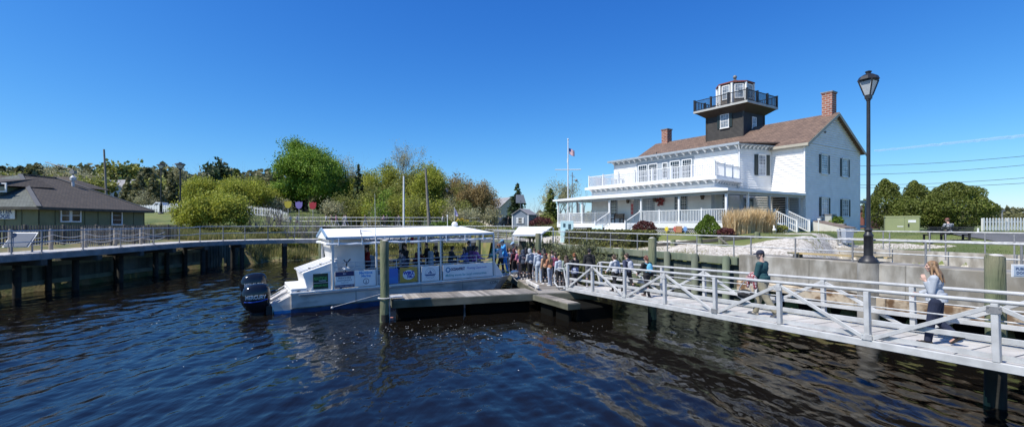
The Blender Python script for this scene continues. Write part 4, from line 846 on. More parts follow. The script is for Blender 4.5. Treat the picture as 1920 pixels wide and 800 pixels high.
# tower
ta, tb = 8.45, 4.6; tw = 1.85; td = 1.72; tz1 = 14.15
m = MB(); m.box(-ta-tw+.03, -ta+tw-.03, tb-td+.03, tb+td-.03, 10.4, tz1); m.build('tower_core', M['brownside'], house)
m = MB(); clap(m, (-ta-tw, tb-td), (-ta+tw, tb-td), 10.8, tz1, NF, ex=.11, th=.03); clap(m, (-ta+tw, tb-td), (-ta+tw, tb+td), 11.2, tz1, NR, ex=.11, th=.03); clap(m, (-ta-tw, tb+td), (-ta-tw, tb-td), 10.8, tz1, NL, ex=.11, th=.03); clap(m, (-ta+tw, tb+td), (-ta-tw, tb+td), 10.8, tz1, (0, 1), ex=.11, th=.03)
for sx, sy in ((-1, -1), (1, -1), (1, 1), (-1, 1)): m.box(-ta+sx*tw-.06, -ta+sx*tw+.06, tb+sy*td-.06, tb+sy*td+.06, 10.8, tz1)
tower = m.build('tower', M['brownside'], house)
a_0, a_1 = ha(1351, tb-td), ha(1368, tb-td); window((-(a_0+a_1)/2, tb-td-.03, (hzz(216, 9, 2.9)+hzz(243, 9, 2.9))/2), abs(a_0-a_1)-.16, 1.15, NF, parent=tower, cols=3, rows=4, shut=.28, glass='glasslt', head=False)
window((-ta+tw+.03, (hb(1408, 6.6)+hb(1418, 6.6))/2, 12.85), .55, 1.15, NR, parent=tower, cols=2, rows=4, glass='glasslt', head=False)
gw2, gd2, gz = 2.72, 2.55, 14.42
m = MB(); m.hull([(-ta-tw, tb-td, tz1-.35), (-ta+tw, tb-td, tz1-.35), (-ta+tw, tb+td, tz1-.35), (-ta-tw, tb+td, tz1-.35)], [(-ta-gw2+.1, tb-gd2+.1, gz-.06), (-ta+gw2-.1, tb-gd2+.1, gz-.06), (-ta+gw2-.1, tb+gd2-.1, gz-.06), (-ta-gw2+.1, tb+gd2-.1, gz-.06)]); m.build('gallery_soffit', M['brownside'], tower)
m = MB(); m.box(-ta-gw2, -ta+gw2, tb-gd2, tb+gd2, gz-.06, gz+.12); m.build('gallery_floor', flat('grey_trim_edge', (.46, .46, .43)), tower)
cs = [(-ta-gw2+.08, tb-gd2+.08), (-ta+gw2-.08, tb-gd2+.08), (-ta+gw2-.08, tb+gd2-.08), (-ta-gw2+.08, tb+gd2-.08)]
for i in range(4): balustrade('gallery_railing', cs[i], cs[(i+1) % 4], gz+.12, 1.0, M['black'], 1.75, .125, .03, parent=tower, ends=(1, 0), postw=.15)
# lantern room (octagon)
def octa(r_, z_, n_=8): return [(-ta+r_*math.cos(PI/8+i*PI/4), tb+r_*math.sin(PI/8+i*PI/4), z_) for i in range(n_)]
LZ = 16.75
m = MB(); m.hull(octa(1.55, gz+.12), octa(1.55, LZ)); lr = m.build('lantern_room', flat('taupe_panel', (.17, .14, .115)), tower)
m = MB()
for p_ in octa(1.58, 0): m.box(p_[0]-.09, p_[0]+.09, p_[1]-.09, p_[1]+.09, gz+.12, LZ)
m.build('corner_post', M['white'], lr)
for i in range(8):
    an = i*PI/4; n_ = Vector((math.cos(an), math.sin(an))); c_ = (-ta+n_.x*1.435, tb+n_.y*1.435, 15.95); window(c_, .62, 1.15, n_, parent=lr, cols=3, rows=4, glass='glasslt', head=False, sill=False, trim=.09)
m = MB(); m.hull(octa(1.72, LZ), octa(1.72, LZ+.1)); m.build('roof_edge', M['redmetal'], lr)
m = MB(); m.hull(octa(1.68, LZ+.1), octa(.25, LZ+.52)); m.hull(octa(.25, LZ+.52), octa(.16, LZ+.62)); m.build('lantern_roof', flat('dark_metal_roof', (.10, .07, .06)), lr)
m = MB(); m.lathe([(.08, LZ+.6), (.07, LZ+.68), (.15, LZ+.76), (.19, LZ+.88), (.15, LZ+1.0), (.04, LZ+1.06)], 12, (-ta, tb, 0)); m.build('ball_finial', M['galvd'], lr, smooth=True)
# chimneys
for a_, b_, zt in ((ha(1554.5, 4.65), 4.65, 14.35), (ha(1250, 4.65), 4.65, 14.0)):
    w_ = .38; m = MB(); m.box(-a_-w_, -a_+w_, b_-w_, b_+w_, 11.8, zt-.16); m.box(-a_-w_-.035, -a_+w_+.035, b_-w_-.035, b_+w_+.035, zt-.16, zt-.07); c_ = m.build('chimney', M['brick'], house)
    m = MB(); m.box(-a_-w_-.07, -a_+w_+.07, b_-w_-.07, b_+w_+.07, zt-.07, zt); m.build('chimney_cap', M['galvd'], c_)
m = MB(); a_ = ha(1231, 1); m.tube((-a_, 1., 10.4), (-a_, 1., 11.0), .05); m.build('vent_pipe', M['black'], house, smooth=True)
m = MB(); m.sph((.06, main_w*.32, 10.9), .1); m.build('floodlight', M['galvd'], house, smooth=True)
# rear porch stub at right
m = MB(); m.box(-2.4, -.1, main_w+.05, main_w+2.0, 5.55, 5.75); m.box(-.25, -.1, main_w+1.8, main_w+1.95, 3.0, 5.55); m.box(-2.4, -.1, main_w+.05, main_w+2.0, 3.4, 3.6); m.build('rear_porch', M['trimgrey'], house)
# wreath and banner sign hung on wall: things
def at_house(o, a, b, z, rz=0): o.matrix_world = hm @ Matrix.Translation((-a, b, z)) @ Matrix.Rotation(rz, 4, 'Z'); return o
t = thing('wreath', 'dark red star shaped wreath hanging on the porch wall', 'wreath'); at_house(t, ha(1240, -7.5), -7.62, hzz(377, ha(1240, -7.5), -7.5)); m = MB(); q = random.Random(1)
for i in range(5):
    an = PI/2+i*2*PI/5; tip = (math.cos(an)*.48, 0, math.sin(an)*.48); l = (math.cos(an-.63)*.2, 0, math.sin(an-.63)*.2); r_ = (math.cos(an+.63)*.2, 0, math.sin(an+.63)*.2); m.add([(0, -.09, 0), l, tip, r_, (0, .03, 0)], [(0, 1, 2), (0, 2, 3), (4, 2, 1), (4, 3, 2)])
m.build('star', flat('wreath_red', (.16, .04, .04)), t)
m = MB(); 
for i in range(40):
    an = q.random()*6.3; r_ = q.uniform(.2, .42); m.sph((math.cos(an)*r_, -.07, math.sin(an)*r_), .05, 6, 4)
m.build('berries', flat('berry_red', (.35, .06, .05)), t)
t = thing('porch_banner', 'tall narrow pink and white sign beside the porch door', 'sign'); at_house(t, ha(1187, -7.5), -7.6, 0); z_ = hzz(405, ha(1187, -7.5), -7.5); z1_ = hzz(378, ha(1187, -7.5), -7.5)
m = MB(); m.box(-.17, .17, -.02, .02, z_, z1_); m.build('board', flat('pale_board', (.55, .50, .48)), t)
m = MB(); 
for k in range(3): zz = z_+.15+k*(z1_-z_-.3)/3; m.box(-.12, .12, -.03, -.021, zz, zz+.26)
m.build('red_panels', flat('salmon_red', (.55, .12, .12)), t)
# ---------- boardwalk, left and across the back ----------
EP = [(-23.4, -6), (-23.5, 10), (-23.6, 20), (-23.8, 30), (-24.3, 35), (-23.9, 38.6), (-22.4, 41.3), (-19.8, 43.0), (-16.5, 43.9), (-12, 44.3), (-6, 44.5), (1.5, 44.6)]
EP = [Vector(p) for p in EP]
def resample(pts, step):
    out = [pts[0].copy()]; acc = 0
    for a, b in zip(pts[:-1], pts[1:]):
        L_ = (b-a).length; d = (b-a)/L_; s = step-acc
        while s <= L_: out.append(a+d*s); s += step
        acc = L_-(s-step)
    return out
def chaikin(p, k=2):
    for _ in range(k):
        o = [p[0]]
        for a, b in zip(p[:-1], p[1:]): o += [a*.75+b*.25, a*.25+b*.75]
        p = o+[p[-1]]
    return p
CP = chaikin(EP); DS = resample(CP, .45)
def nrm(pts, i):
    d = (pts[min(i+1, len(pts)-1)]-pts[max(i-1, 0)]).normalized(); return Vector((-d.y, d.x))
zdk = lambda p: 2.27+.07*min(max((p[1]-24)/12, 0), 1)
bwk = thing('boardwalk', 'long bleached timber boardwalk curving along the left bank and across the back', 'boardwalk')
m = MB(); q = random.Random(3)
for i in range(len(DS)-1):
    a, b = DS[i], DS[i+1]; na, nb = nrm(DS, i), nrm(DS, i+1); z_ = zdk(a); g = (b-a)*.03
    m.hull([(*(a+g), z_-.04), (*(b-g), z_-.04), (*(b-g+nb*2.1), z_-.04), (*(a+g+na*2.1), z_-.04)], [(*(a+g), z_), (*(b-g), z_), (*(b-g+nb*2.1), z_), (*(a+g+na*2.1), z_)])
m.build('deck', M['woodlight'], bwk)
FS = resample(CP, 1.5)
m = MB()
for i in range(len(FS)-1):
    for off in (-.04, 2.0):
        a, b = FS[i]+nrm(FS, i)*off, FS[i+1]+nrm(FS, i+1)*off; m.bar((*a, zdk(a)-.2), (*b, zdk(b)-.2), .07, .30)
m.build('edge_beam', mat('blue_grey_timber', (.28, .28, .27), .85, c2=(.19, .19, .185), ns=2, bump=.3), bwk)
PP = resample(CP, 3.35)
for i, p in enumerate(PP):
    if p.y < 14: continue
    for off in ((.2, 1.9) if p.y > 36 else (1.2,)):
        c = p+nrm(PP, i)*off; m = MB(); m.tube((*c, -1.5), (*c, zdk(p)-.36), .17, n=12); m.build('pile', M['piledk'], bwk, smooth=True)
    a, b = p+nrm(PP, i)*-.15, p+nrm(PP, i)*2.2; m = MB(); m.bar((*a, zdk(p)-.50), (*b, zdk(p)-.50), .34, .27); m.build('pile_cap', M['wooddk'], bwk)
# rail along the water edge
RL = thing('pipe_railing', 'two-bar metal railing along the water side of the left boardwalk', 'railing')
for zz, r_ in ((1.1, .035), (.55, .028)):
    m = MB(); pts = resample(CP, .9); m.path([(*(p+nrm(pts, i)*.12), zdk(p)+zz+(.07 if p.y > 37 else 0)) for i, p in enumerate(pts)], r_, 6); m.build('rail', M['galv'], RL, smooth=True)
rp_ = [(-23.5+.0, y) for y in (14, 17.5)]+[(X(28, 23.4), 23.4), (X(157, 27.6), 27.6), (X(228, 30.2), 30.2), (X(290, 32.3), 32.3), (X(339, 36.5), 36.5)]
pts = resample(CP, .3)
def near_edge(px):
    return min(((p, i) for i, p in enumerate(pts) if p.y > 12), key=lambda t: abs(960+t[0].x/t[0].y*F-px)+(0 if (t[0].y > 37) == (px > 345) else 500))
for px in (28, 78, 157, 228, 290, 339, 375, 420, 460, 504, 552, 600, 640, 690, 740, 790, 840, 890, 930, 965):
    p, i = near_edge(px); c = p+nrm(pts, i)*.12; m = MB(); m.tube((*c, zdk(p)), (*c, zdk(p)+1.12), .035, n=8).box(c.x-.07, c.x+.07, c.y-.07, c.y+.07, zdk(p), zdk(p)+.015); m.build('post', M['galvd'], RL, smooth=True)
# bulkhead under and behind the boardwalk
lb = thing('timber_bulkhead', 'dark weathered timber bulkhead under the left boardwalk', 'bulkhead'); m = MB(); q = random.Random(6); y = -6
while y < 41: m.box(BX-.12, BX+q.random()*.02, y, y+.28, -1.5, 1.35+q.random()*.06); y += .285
a_, b_ = Vector((BX, 41)), Vector((BX+.9, 45.6)); n_ = int((b_-a_).length/.285)
for i in range(n_): p_ = a_.lerp(b_, i/n_); m.bar((p_.x, p_.y+.14, -1.5), (p_.x, p_.y+.14, 1.95+q.random()*.06), .08, .33, up=(0, 1, 0))
m.build('sheet_boards', M['bulk'], lb)
m = MB(); m.box(BX+.03, BX+.2, -6, 41, 1.36, 1.62); m.box(BX+.03, BX+.16, -6, 41, .35, .6); m.build('waler', M['woodgreen'], lb)
y = 13.
while y < 41: m = MB(); m.tube((BX+.32, y, -1.5), (BX+.32, y, 1.9), .15, n=12); m.build('post', M['piledk'], lb, smooth=True); y += 4.6
# sloping information panel
t = thing('information_panel', 'framed sloping information panel standing on the left boardwalk', 'sign', (X(33, 24.4), 24.6, 2.28), .15)
m = MB(); m.hull([(-.62, -.35, .25), (.55, -.35, .25), (.55, -.31, .25), (-.62, -.31, .25)], [(-.42, .05, 1.0), (.72, .05, 1.0), (.72, .09, 1.0), (-.42, .09, 1.0)]); m.build('frame', M['galv'], t)
m = MB(); m.hull([(-.55, -.375, .30), (.49, -.375, .30), (.49, -.352, .30), (-.55, -.352, .30)], [(-.37, .01, .95), (.66, .01, .95), (.66, .045, .95), (-.37, .045, .95)]); m.build('panel', flat('panel_slate', (.13, .15, .18), .8), t)
for x_ in (-.4, .55): m = MB(); m.bar((x_, -.1, 0), (x_, -.1, .6), .06, .06); m.build('leg', M['galvd'], t)
# timber posts with rope
for k in range(6):
    y = 22.3+k*2.15; t = thing('rope_post', 'round weathered post with slack rope on the left boardwalk', 'post', (-25.55, y, 2.27), 0, 'rope posts'); m = MB(); m.path([(0, 0, 0), (0, 0, 1.1), (0, 0, 1.18)], [.10, .095, .06], 10); m.build('shaft', M['wood'], t, smooth=True)
    m = MB()
    for z_ in (.85, .5): m.path([(0.1, j*.215, z_-.18*math.sin(j/10*PI)) for j in range(11)], .018, 5)
    m.build('rope', M['rope'], t, smooth=True)
# slatted fences along the bank
def slat_fence(name, label, pts, h, mt, post, step=.16, w_=.09, zf_=None, group=None, cat='fence', pointed=False, post_every=2.4):
    t = thing(name, label, cat, group=group); pts = [Vector(p) for p in pts]; rs = resample(pts, step); m = MB(); zf_ = zf_ or (lambda p: hz(p.x, p.y))
    for i, p in enumerate(rs):
        d = nrm(rs, i); u = Vector((d.y, -d.x)); z_ = zf_(p); a, b = p-u*w_/2, p+u*w_/2
        o = d*.012; bot = [(*(a-o), z_+.06), (*(b-o), z_+.06), (*(b+o), z_+.06), (*(a+o), z_+.06)]; top = [(*(a-o), z_+h), (*(b-o), z_+h), (*(b+o), z_+h), (*(a+o), z_+h)]; m.hull(bot, top)
        if pointed: m.hull(top, [(*(p-u*w_*.15-o), z_+h+.08), (*(p+u*w_*.15-o), z_+h+.08), (*(p+u*w_*.15+o), z_+h+.08), (*(p-u*w_*.15+o), z_+h+.08)])
    m.build('pickets', mt, t)
    rs2 = resample(pts, 1.2)
    for zz in (.25, h-.25):
        m = MB()
        for i in range(len(rs2)-1): a, b = rs2[i]+nrm(rs2, i)*.045, rs2[i+1]+nrm(rs2, i+1)*.045; m.bar((*a, zf_(rs2[i])+zz), (*b, zf_(rs2[i+1])+zz), .035, .08)
        m.build('rail', mt, t)
    rs3 = resample(pts, post_every)
    for i, p in enumerate(rs3): c = p+nrm(rs3, i)*.11; z_ = zf_(p); m = MB(); m.box(c.x-.06, c.x+.06, c.y-.06, c.y+.06, z_, z_+h+.05); m.build('post', post, t)
    return t
slat_fence('deck_fence', 'weathered grey slat fence between the boardwalk and the green building', [(-28.3, 16), (-28.3, 36.5), (-28.6, 41)], 1.25, M['woodmid'], M['woodmid'], .17, .09, lambda p: 2.38)
slat_fence('ramp_fence', 'grey slatted ramp railing at the bend of the left boardwalk', [(-26.1, 29.3), (-26.6, 33.5), (-27.2, 36)], 1.2, M['wood'], M['wood'], .16, .05, lambda p: 2.27)
slat_fence('ramp_fence', 'second grey slatted ramp railing behind the bend of the left boardwalk', [(-28.0, 32.6), (-27.0, 33.4), (-25.8, 34.6)], 1.2, M['wood'], M['wood'], .16, .05, lambda p: 2.27)
# ---------- green shellfish building ----------
gb = thing('riverside_building', 'low olive green riverside building with large dark hipped roof', 'building')
bx0, bx1, by0, by1 = -47.5, -34.5, 35.0, 45.0
m = MB(); m.box(bx0, bx1, by0, by1, 2.0, 5.05)
m.build('wall', M['olive'], gb)
m = MB()
for i in range(9): y = by0+i*1.25; m.box(bx1+.002, bx1+.03, y-.03, y+.03, 2.2, 5.0)
for i in range(10): x_ = bx1-i*1.25; m.box(x_-.03, x_+.03, by0-.03, by0-.002, 2.2, 5.0)
m.build('batten', flat('olive_batten', (.075, .085, .042)), gb)
e = .55; zE = 4.95; x0, x1, y0, y1 = bx0-e, bx1+e, by0-e, by1+e; rx = -41.2; ra, rb = 40.2, 43.3; zr = 7.85
m = MB(); v_ = [(x0, y0, zE), (x1, y0, zE), (x1, y1, zE), (x0, y1, zE), (rx, ra, zr), (rx, rb, zr), (x0, y0, zE-.2), (x1, y0, zE-.2), (x1, y1, zE-.2), (x0, y1, zE-.2)]
m.add(v_, [(1, 2, 5, 4), (2, 3, 5), (3, 0, 4, 5), (9, 8, 7, 6)]); m.mat(1).add(v_, [(0, 1, 4)]).mat(2).add(v_, [(0, 1, 7, 6), (1, 2, 8, 7), (2, 3, 9, 8), (3, 0, 6, 9)])
m.build('roof', [M['roofg'], M['roofgl'], M['wooddk']], gb)
m = MB(); m.bar((x1, y0, zE+.03), (rx, ra, zr+.04), .28, .05); m.bar((x1, y1, zE+.03), (rx, rb, zr+.04), .28, .05); m.bar((rx, ra, zr+.05), (rx, rb, zr+.05), .3, .05); m.build('ridge_cap', flat('ridge_grey', (.13, .125, .11)), gb)
# dormer
m = MB(); m.box(-46, -38.6, 35.9, 40, 5.2, 6.55); m.build('dormer', M['olive'], gb); m = MB(); m.hull([(-46.5, 35.3, 6.55), (-38.0, 35.3, 6.55), (-38.0, 40.0, 6.7), (-46.5, 40, 6.7)], [(-46.5, 35.3, 6.75), (-38.0, 35.3, 6.75), (-39.5, 40.0, 7.5), (-46.5, 40, 7.5)]); m.build('dormer_roof', M['roofg'], gb)
def bwin(c, w_, h_, n, cols, rows, parent, name='window'):
    window(c, w_, h_, n, parent=parent, cols=cols, rows=rows, sill=False, head=False, trim=.1)
def gwb(px0, px1, y0_, y1_, cols, rows):
    ya_, yb_ = (bx1*F/(px0-960)), (bx1*F/(px1-960)); yc_ = (ya_+yb_)/2; window((bx1+.03, yc_, (Z(y0_, yc_)+Z(y1_, yc_))/2), abs(yb_-ya_)-.2, Z(y0_, yc_)-Z(y1_, yc_)-.2, (1, 0), parent=gb, cols=cols, rows=rows, sill=False, head=False, trim=.1)
gwb(111.5, 130.5, 391, 416.5, 1, 2); gwb(131, 150.5, 391, 416.5, 1, 2); gwb(207.5, 228, 393.5, 422, 1, 3)
window((X(2, 35.9), 35.87, Z(351.5, 35.9)), .75, .5, (0, -1), parent=gb, cols=1, rows=1, sill=False, head=False, trim=.1)
for px, py, r_ in ((47, 320, .22), (137, 321, .22)):
    m = MB(); m.lathe([(r_*.5, 0), (r_*.5, .6), (r_, .6), (r_*1.1, .85), (r_*.3, 1.05)], 10, (X(px, 43), 43, 7.0)); m.build('roof_vent', M['galv'], gb, smooth=True)
# lower building behind
g2 = thing('storage_building', 'second dark roofed building just behind the green one', 'building'); m = MB(); m.box(-54, -42.3, 47.3, 48.9, 2.2, 7.2); m.build('wall', M['olive'], g2)
m = MB(); v_ = [(-55, 46.5, 7.2), (-41.5, 46.5, 7.2), (-41.5, 49.6, 7.2), (-55, 49.6, 7.2), (-53, 48.2, 8.6), (-44.6, 48.2, 8.45)]; m.add(v_, [(0, 1, 5, 4), (1, 2, 5), (2, 3, 4, 5), (3, 0, 4), (3, 2, 1, 0)]); m.build('roof', M['roofg'], g2)
# sign
t = thing('wall_sign', 'white sign with blue block letters on the front of the green building', 'sign', (-38.1, 34.93, (Z(391, 35)+Z(410, 35))/2))
m = MB(); m.box(-1.6, 1.95, -.05, .0, -.38, .38); m.build('board', M['white'], t); bl = flat('sign_blue', (.05, .08, .2))
text('OYSTER', .42, bl, t, (1.75, -.055, .16), (1, 0, 0), (0, 0, 1), bold=.012, align='RIGHT'); text('LEDGE', .42, bl, t, (1.62, -.055, -.20), (1, 0, 0), (0, 0, 1), bold=.012, align='RIGHT')
# blue bin by the door, leaning mast, crane arm
t = thing('blue_drum', 'light blue drum standing by the door of the green building', 'drum', (bx1+.45, bx1*F/(222-960), 2.4)); m = MB(); m.lathe([(.28, 0), (.30, .05), (.28, .35), (.30, .4), (.28, .8), (.29, .85), (.2, .87)], 14); m.build('shell', flat('light_blue_plastic', (.08, .35, .55)), t, smooth=True)
t = thing('mast', 'bare leaning wooden mast rising behind the dark roofs', 'mast', (X(203, 62), 62, 2.5)); m = MB(); m.tube((0, 0, 0), (X(195, 62)-X(203, 62), 0, Z(280, 62)-2.5), .16, .10, 10); m.build('spar', M['barkgrey'], t, smooth=True)
t = thing('boom', 'thin dark boom with pale fitting above the roof ridge at left', 'boom', (X(137, 58), 58, 6)); m = MB(); m.tube((0, 0, 0), (0, 0, Z(318, 58)-6), .10).tube((X(85, 58)-X(137, 58), 0, Z(304, 58)-6), (.1, 0, Z(319, 58)-6), .05).box(-.25, .3, -.2, .2, Z(326, 58)-6, Z(320, 58)-6); m.build('spar', M['galvd'], t, smooth=True)
# ---------- things on the left slope ----------
slat_fence('picket_fence', 'white picket fence on the lawn slope beside the parked pickup', [(X(262, 82), 82), (X(300, 80), 80), (X(345, 79), 79)], 1.25, M['white'], M['white'], .42, .16)
slat_fence('picket_fence', 'white picket fence running down behind the shrubs to the far walkway', [(X(358, 80), 80), (X(420, 75), 75), (X(480, 71), 71), (X(538, 67), 67)], 1.35, M['white'], M['white'], .42, .12)
def vehicle(name, label, loc, rz, body, paint, pickup=True):
    t = thing(name, label, 'pickup truck' if pickup else 'car', loc, rz)
    m = MB(); L_ = 2.75 if pickup else 2.3
    pr = [(-L_, .45), (-L_, 1.05), (-L_+.1, 1.12), (-.6, 1.12), (-.45, 1.15), (-.15, 1.78), (1.0, 1.82), (1.55, 1.22), (L_-.2, 1.08), (L_, .85), (L_, .42)] if pickup else [(-L_, .45), (-L_, 1.0), (-L_+.2, 1.15), (-1.8, 1.65), (.5, 1.68), (1.2, 1.12), (L_-.15, .95), (L_, .7), (L_, .4)]
    m.hull([(x_, -.92, z_) for x_, z_ in pr], [(x_, .92, z_) for x_, z_ in pr]); bd = m.build('body', paint, t, bevel=.05)
    for sy in (-.94, .935):
        for x0_, x1_ in (((-.25, .35), (.42, 1.2)) if pickup else ((-1.6, -.6), (-.5, .7))):
            m = MB(); m.hull([(x0_, sy, 1.18), (x1_+.1, sy, 1.18), (x1_+.1, sy+.005, 1.18), (x0_, sy+.005, 1.18)], [(x0_+.12, sy, 1.58), (x1_-.2, sy, 1.58), (x1_-.2, sy+.005, 1.58), (x0_+.12, sy+.005, 1.58)]); m.build('side_window', M['glass'], t)
    m = MB(); m.hull([(1.58, -.8, 1.25), (1.58, .8, 1.25), (1.6, .8, 1.24), (1.6, -.8, 1.24)], [(1.05, -.7, 1.76), (1.05, .7, 1.76), (1.08, .7, 1.78), (1.08, -.7, 1.78)]); m.build('windscreen', M['glass'], t)
    for x_ in (-1.7, 1.75) if pickup else (-1.4, 1.4):
        for sy in (-.88, .88):
            m = MB(); m.tube((x_, sy-.12, .38), (x_, sy+.12, .38), .38, n=16); w_ = m.build('wheel', M['rubber'], t, smooth=True); m = MB(); m.tube((x_, sy-.13, .38), (x_, sy+.13, .38), .2, n=10); m.build('rim', M['galv'], w_, smooth=True)
    for sy in (-.6, .6): m = MB(); m.box(L_-.03, L_+.02, sy-.18, sy+.18, .72, .86); m.build('headlight', M['lampglass'], t)
    return t
vehicle('parked_pickup', 'white crew cab pickup parked above the lawn at left', (X(308, 90), 90, hz(X(308, 90), 90)+.3), PI+.1, None, flat('white_car_paint', (.75, .76, .77), .2))
vehicle('parked_car', 'dark blue car parked beyond the trees near the little shed', (X(944, 82), 82, hz(X(944, 82), 82)), 1.0, None, flat('dark_blue_paint', (.02, .03, .06), .2), False)
vehicle('parked_car', 'silver car parked at the far left end of the pickup', (X(342, 93), 93, hz(X(342, 93), 93)+.3), .1, None, flat('silver_paint', (.45, .47, .5), .2), False)
for px, top, d_, lab in ((338, 305, 60, 'black lantern street lamp at left in front of the shrubs'), (302, 307, 74, 'black lantern street lamp farther back at left beside the white pickup'), (608, 345, 84, 'slender street lamp in front of the big green maple'), (838, 352, 84, 'street lamp half hidden by the yellow green trees at centre')):
    zb_ = hz(X(px, d_), d_); lamp((X(px, d_), d_, zb_), Z(top, d_)-zb_, lab, 1.25, ls_=(1.5 if px < 400 else 1.0))
# tulip signs
for px, py, c_, nm in ((540, 383, (.45, .37, .03), 'yellow'), (560.5, 384, (.22, .17, .42), 'purple'), (586.5, 385, (.42, .03, .04), 'red')):
    d_ = 57; t = thing('tulip_sign', f'{nm} tulip shaped board on a pale pole above the bare brush', 'garden ornament', (X(px, d_), d_, hz(X(px, d_), d_)), 0, 'tulip boards'); zc_ = Z(py, d_)-t.location.z
    m = MB(); m.bar((0, .03, 0), (0, .03, zc_+.2), .07, .03); m.build('pole', M['woodlight'], t)
    pr = [(0, -.52), (.28, -.42), (.44, -.1), (.45, .45), (.25, .33), (.1, .48), (0, .38), (-.1, .48), (-.25, .33), (-.45, .45), (-.44, -.1), (-.28, -.42)]
    pr = [(x_*.92, z_*.9) for x_, z_ in pr]; m = MB(); m.hull([(x_, -.02, z_+zc_) for x_, z_ in pr], [(x_, .0, z_+zc_) for x_, z_ in pr]); m.build('flower', flat('tulip_'+nm, c_), t)
# far walkway with people
FW = [(X(530, 67), 67), (X(600, 66), 66), (X(700, 66), 66), (X(820, 67), 67), (X(905, 70), 70)]
def zfw(p): return 3.55
fw = thing('far_walkway', 'raised walkway with thin rails crossing behind the brush', 'walkway'); rs = resample([Vector(p) for p in FW], 2)
m = MB()
for i in range(len(rs)-1): a, b = rs[i], rs[i+1]; m.hull([(*a, 3.35), (*b, 3.35), (b.x, b.y+2.2, 3.35), (a.x, a.y+2.2, 3.35)], [(*a, 3.52), (*b, 3.52), (b.x, b.y+2.2, 3.52), (a.x, a.y+2.2, 3.52)])
m.build('deck', M['wood'], fw)
for off in (-.02, 2.2):
    m = MB()
    for zz in (1.1, .6): m.path([(p.x, p.y+off, 3.52+zz) for p in rs], .035, 5)
    m.build('rail', M['galv'], fw, smooth=True)
    m = MB()
    for p in rs: m.tube((p.x, p.y+off, 2.3), (p.x, p.y+off, 4.65), .04, n=6)
    m.build('posts', M['galvd'], fw)
# tall poles
t = thing('mast', 'slim white mast standing behind the boat roof', 'mast', (X(757, 60), 60, hz(X(757, 60), 60))); m = MB(); m.tube((0, 0, 0), (0, 0, Z(330, 60)-t.location.z), .14, .10, 10); m.build('spar', M['white'], t, smooth=True)
t = thing('mast', 'thick leaning grey wooden mast left of the yellow green trees', 'mast', (X(806, 66), 66, hz(X(806, 66), 66))); m = MB(); m.tube((0, 0, 0), (X(798, 66)-X(806, 66), 0, Z(316, 66)-t.location.z), .24, .13, 10); m.tube((.4, 0, 0), (X(798, 66)-X(806, 66)+.3, 0, 6), .02); m.build('spar', M['barkgrey'], t, smooth=True)
# small flag
t = thing('garden_flag', 'pale purple flag drooping from a thin pole near the yellow shrub', 'flag', (X(852, 62), 62, hz(X(852, 62), 62))); m = MB(); m.tube((0, 0, 0), (0, 0, Z(388, 62)-t.location.z), .03); m.build('pole', M['white'], t)
zt = Z(389, 62)-t.location.z; m = MB(); m.add([(0, 0, zt), (.35, .05, zt-.6), (.5, .1, zt-1.0), (.3, .0, zt-1.15), (.05, .08, zt-.9), (.1, .02, zt-.4)], [(0, 1, 5), (1, 2, 4, 5), (2, 3, 4)]); m.build('cloth', flat('lilac_cloth', (.45, .40, .62)), t)
# ---------- houses far away ----------
def cottage(px, d, w_, dep, zb_, ze_, zr_, rz, wallm, roofm, label, wins=3):
    t = thing('cottage', label, 'house', (X(px, d), d, zb_), rz, 'far houses'); m = MB(); m.box(-w_/2, w_/2, -dep/2, dep/2, -3, ze_); m.add([(-w_/2, -dep/2, ze_), (w_/2, -dep/2, ze_), (0, -dep/2, zr_-.1), (-w_/2, dep/2, ze_), (w_/2, dep/2, ze_), (0, dep/2, zr_-.1)], [(0, 1, 2), (5, 4, 3)]); m.build('wall', wallm, t)
    m = MB()
    for s_ in (-1, 1): m.hull([(s_*(w_/2+.4), -dep/2-.4, ze_-.2), (s_*(w_/2+.4), dep/2+.4, ze_-.2), (0, dep/2+.4, zr_-.1), (0, -dep/2-.4, zr_-.1)], [(s_*(w_/2+.4), -dep/2-.4, ze_), (s_*(w_/2+.4), dep/2+.4, ze_), (0, dep/2+.4, zr_+.1), (0, -dep/2-.4, zr_+.1)])
    m.build('roof', roofm, t)
    for i in range(wins): window(((i-(wins-1)/2)*w_/wins, -dep/2-.01, ze_*.55), .9, 1.4, (0, -1), parent=t, cols=1, rows=2, sill=False, head=False)
    window((0, -dep/2-.01, ze_+(zr_-ze_)*.3), .8, 1., (0, -1), parent=t, cols=1, rows=2, sill=False, head=False)
rg = mat('light_grey_roof', (.30, .29, .29), .9, c2=(.24, .23, .23), ns=1)
cottage(205, 135, 7, 9, 8.5, 5.0, 7.6, .5, M['white'], rg, 'white gabled cottage among trees on the left hill')
cottage(228, 140, 8, 10, 8.5, 5.2, 8.0, 1.35, M['white'], rg, 'pale cottage with long grey roof behind the white gabled one')
cottage(937, 120, 8, 9, 3.5, 3.2, 6.6, .6, flat('cream_wall', (.55, .48, .38)), rg, 'small cream cottage far behind between the trees and the spruce')
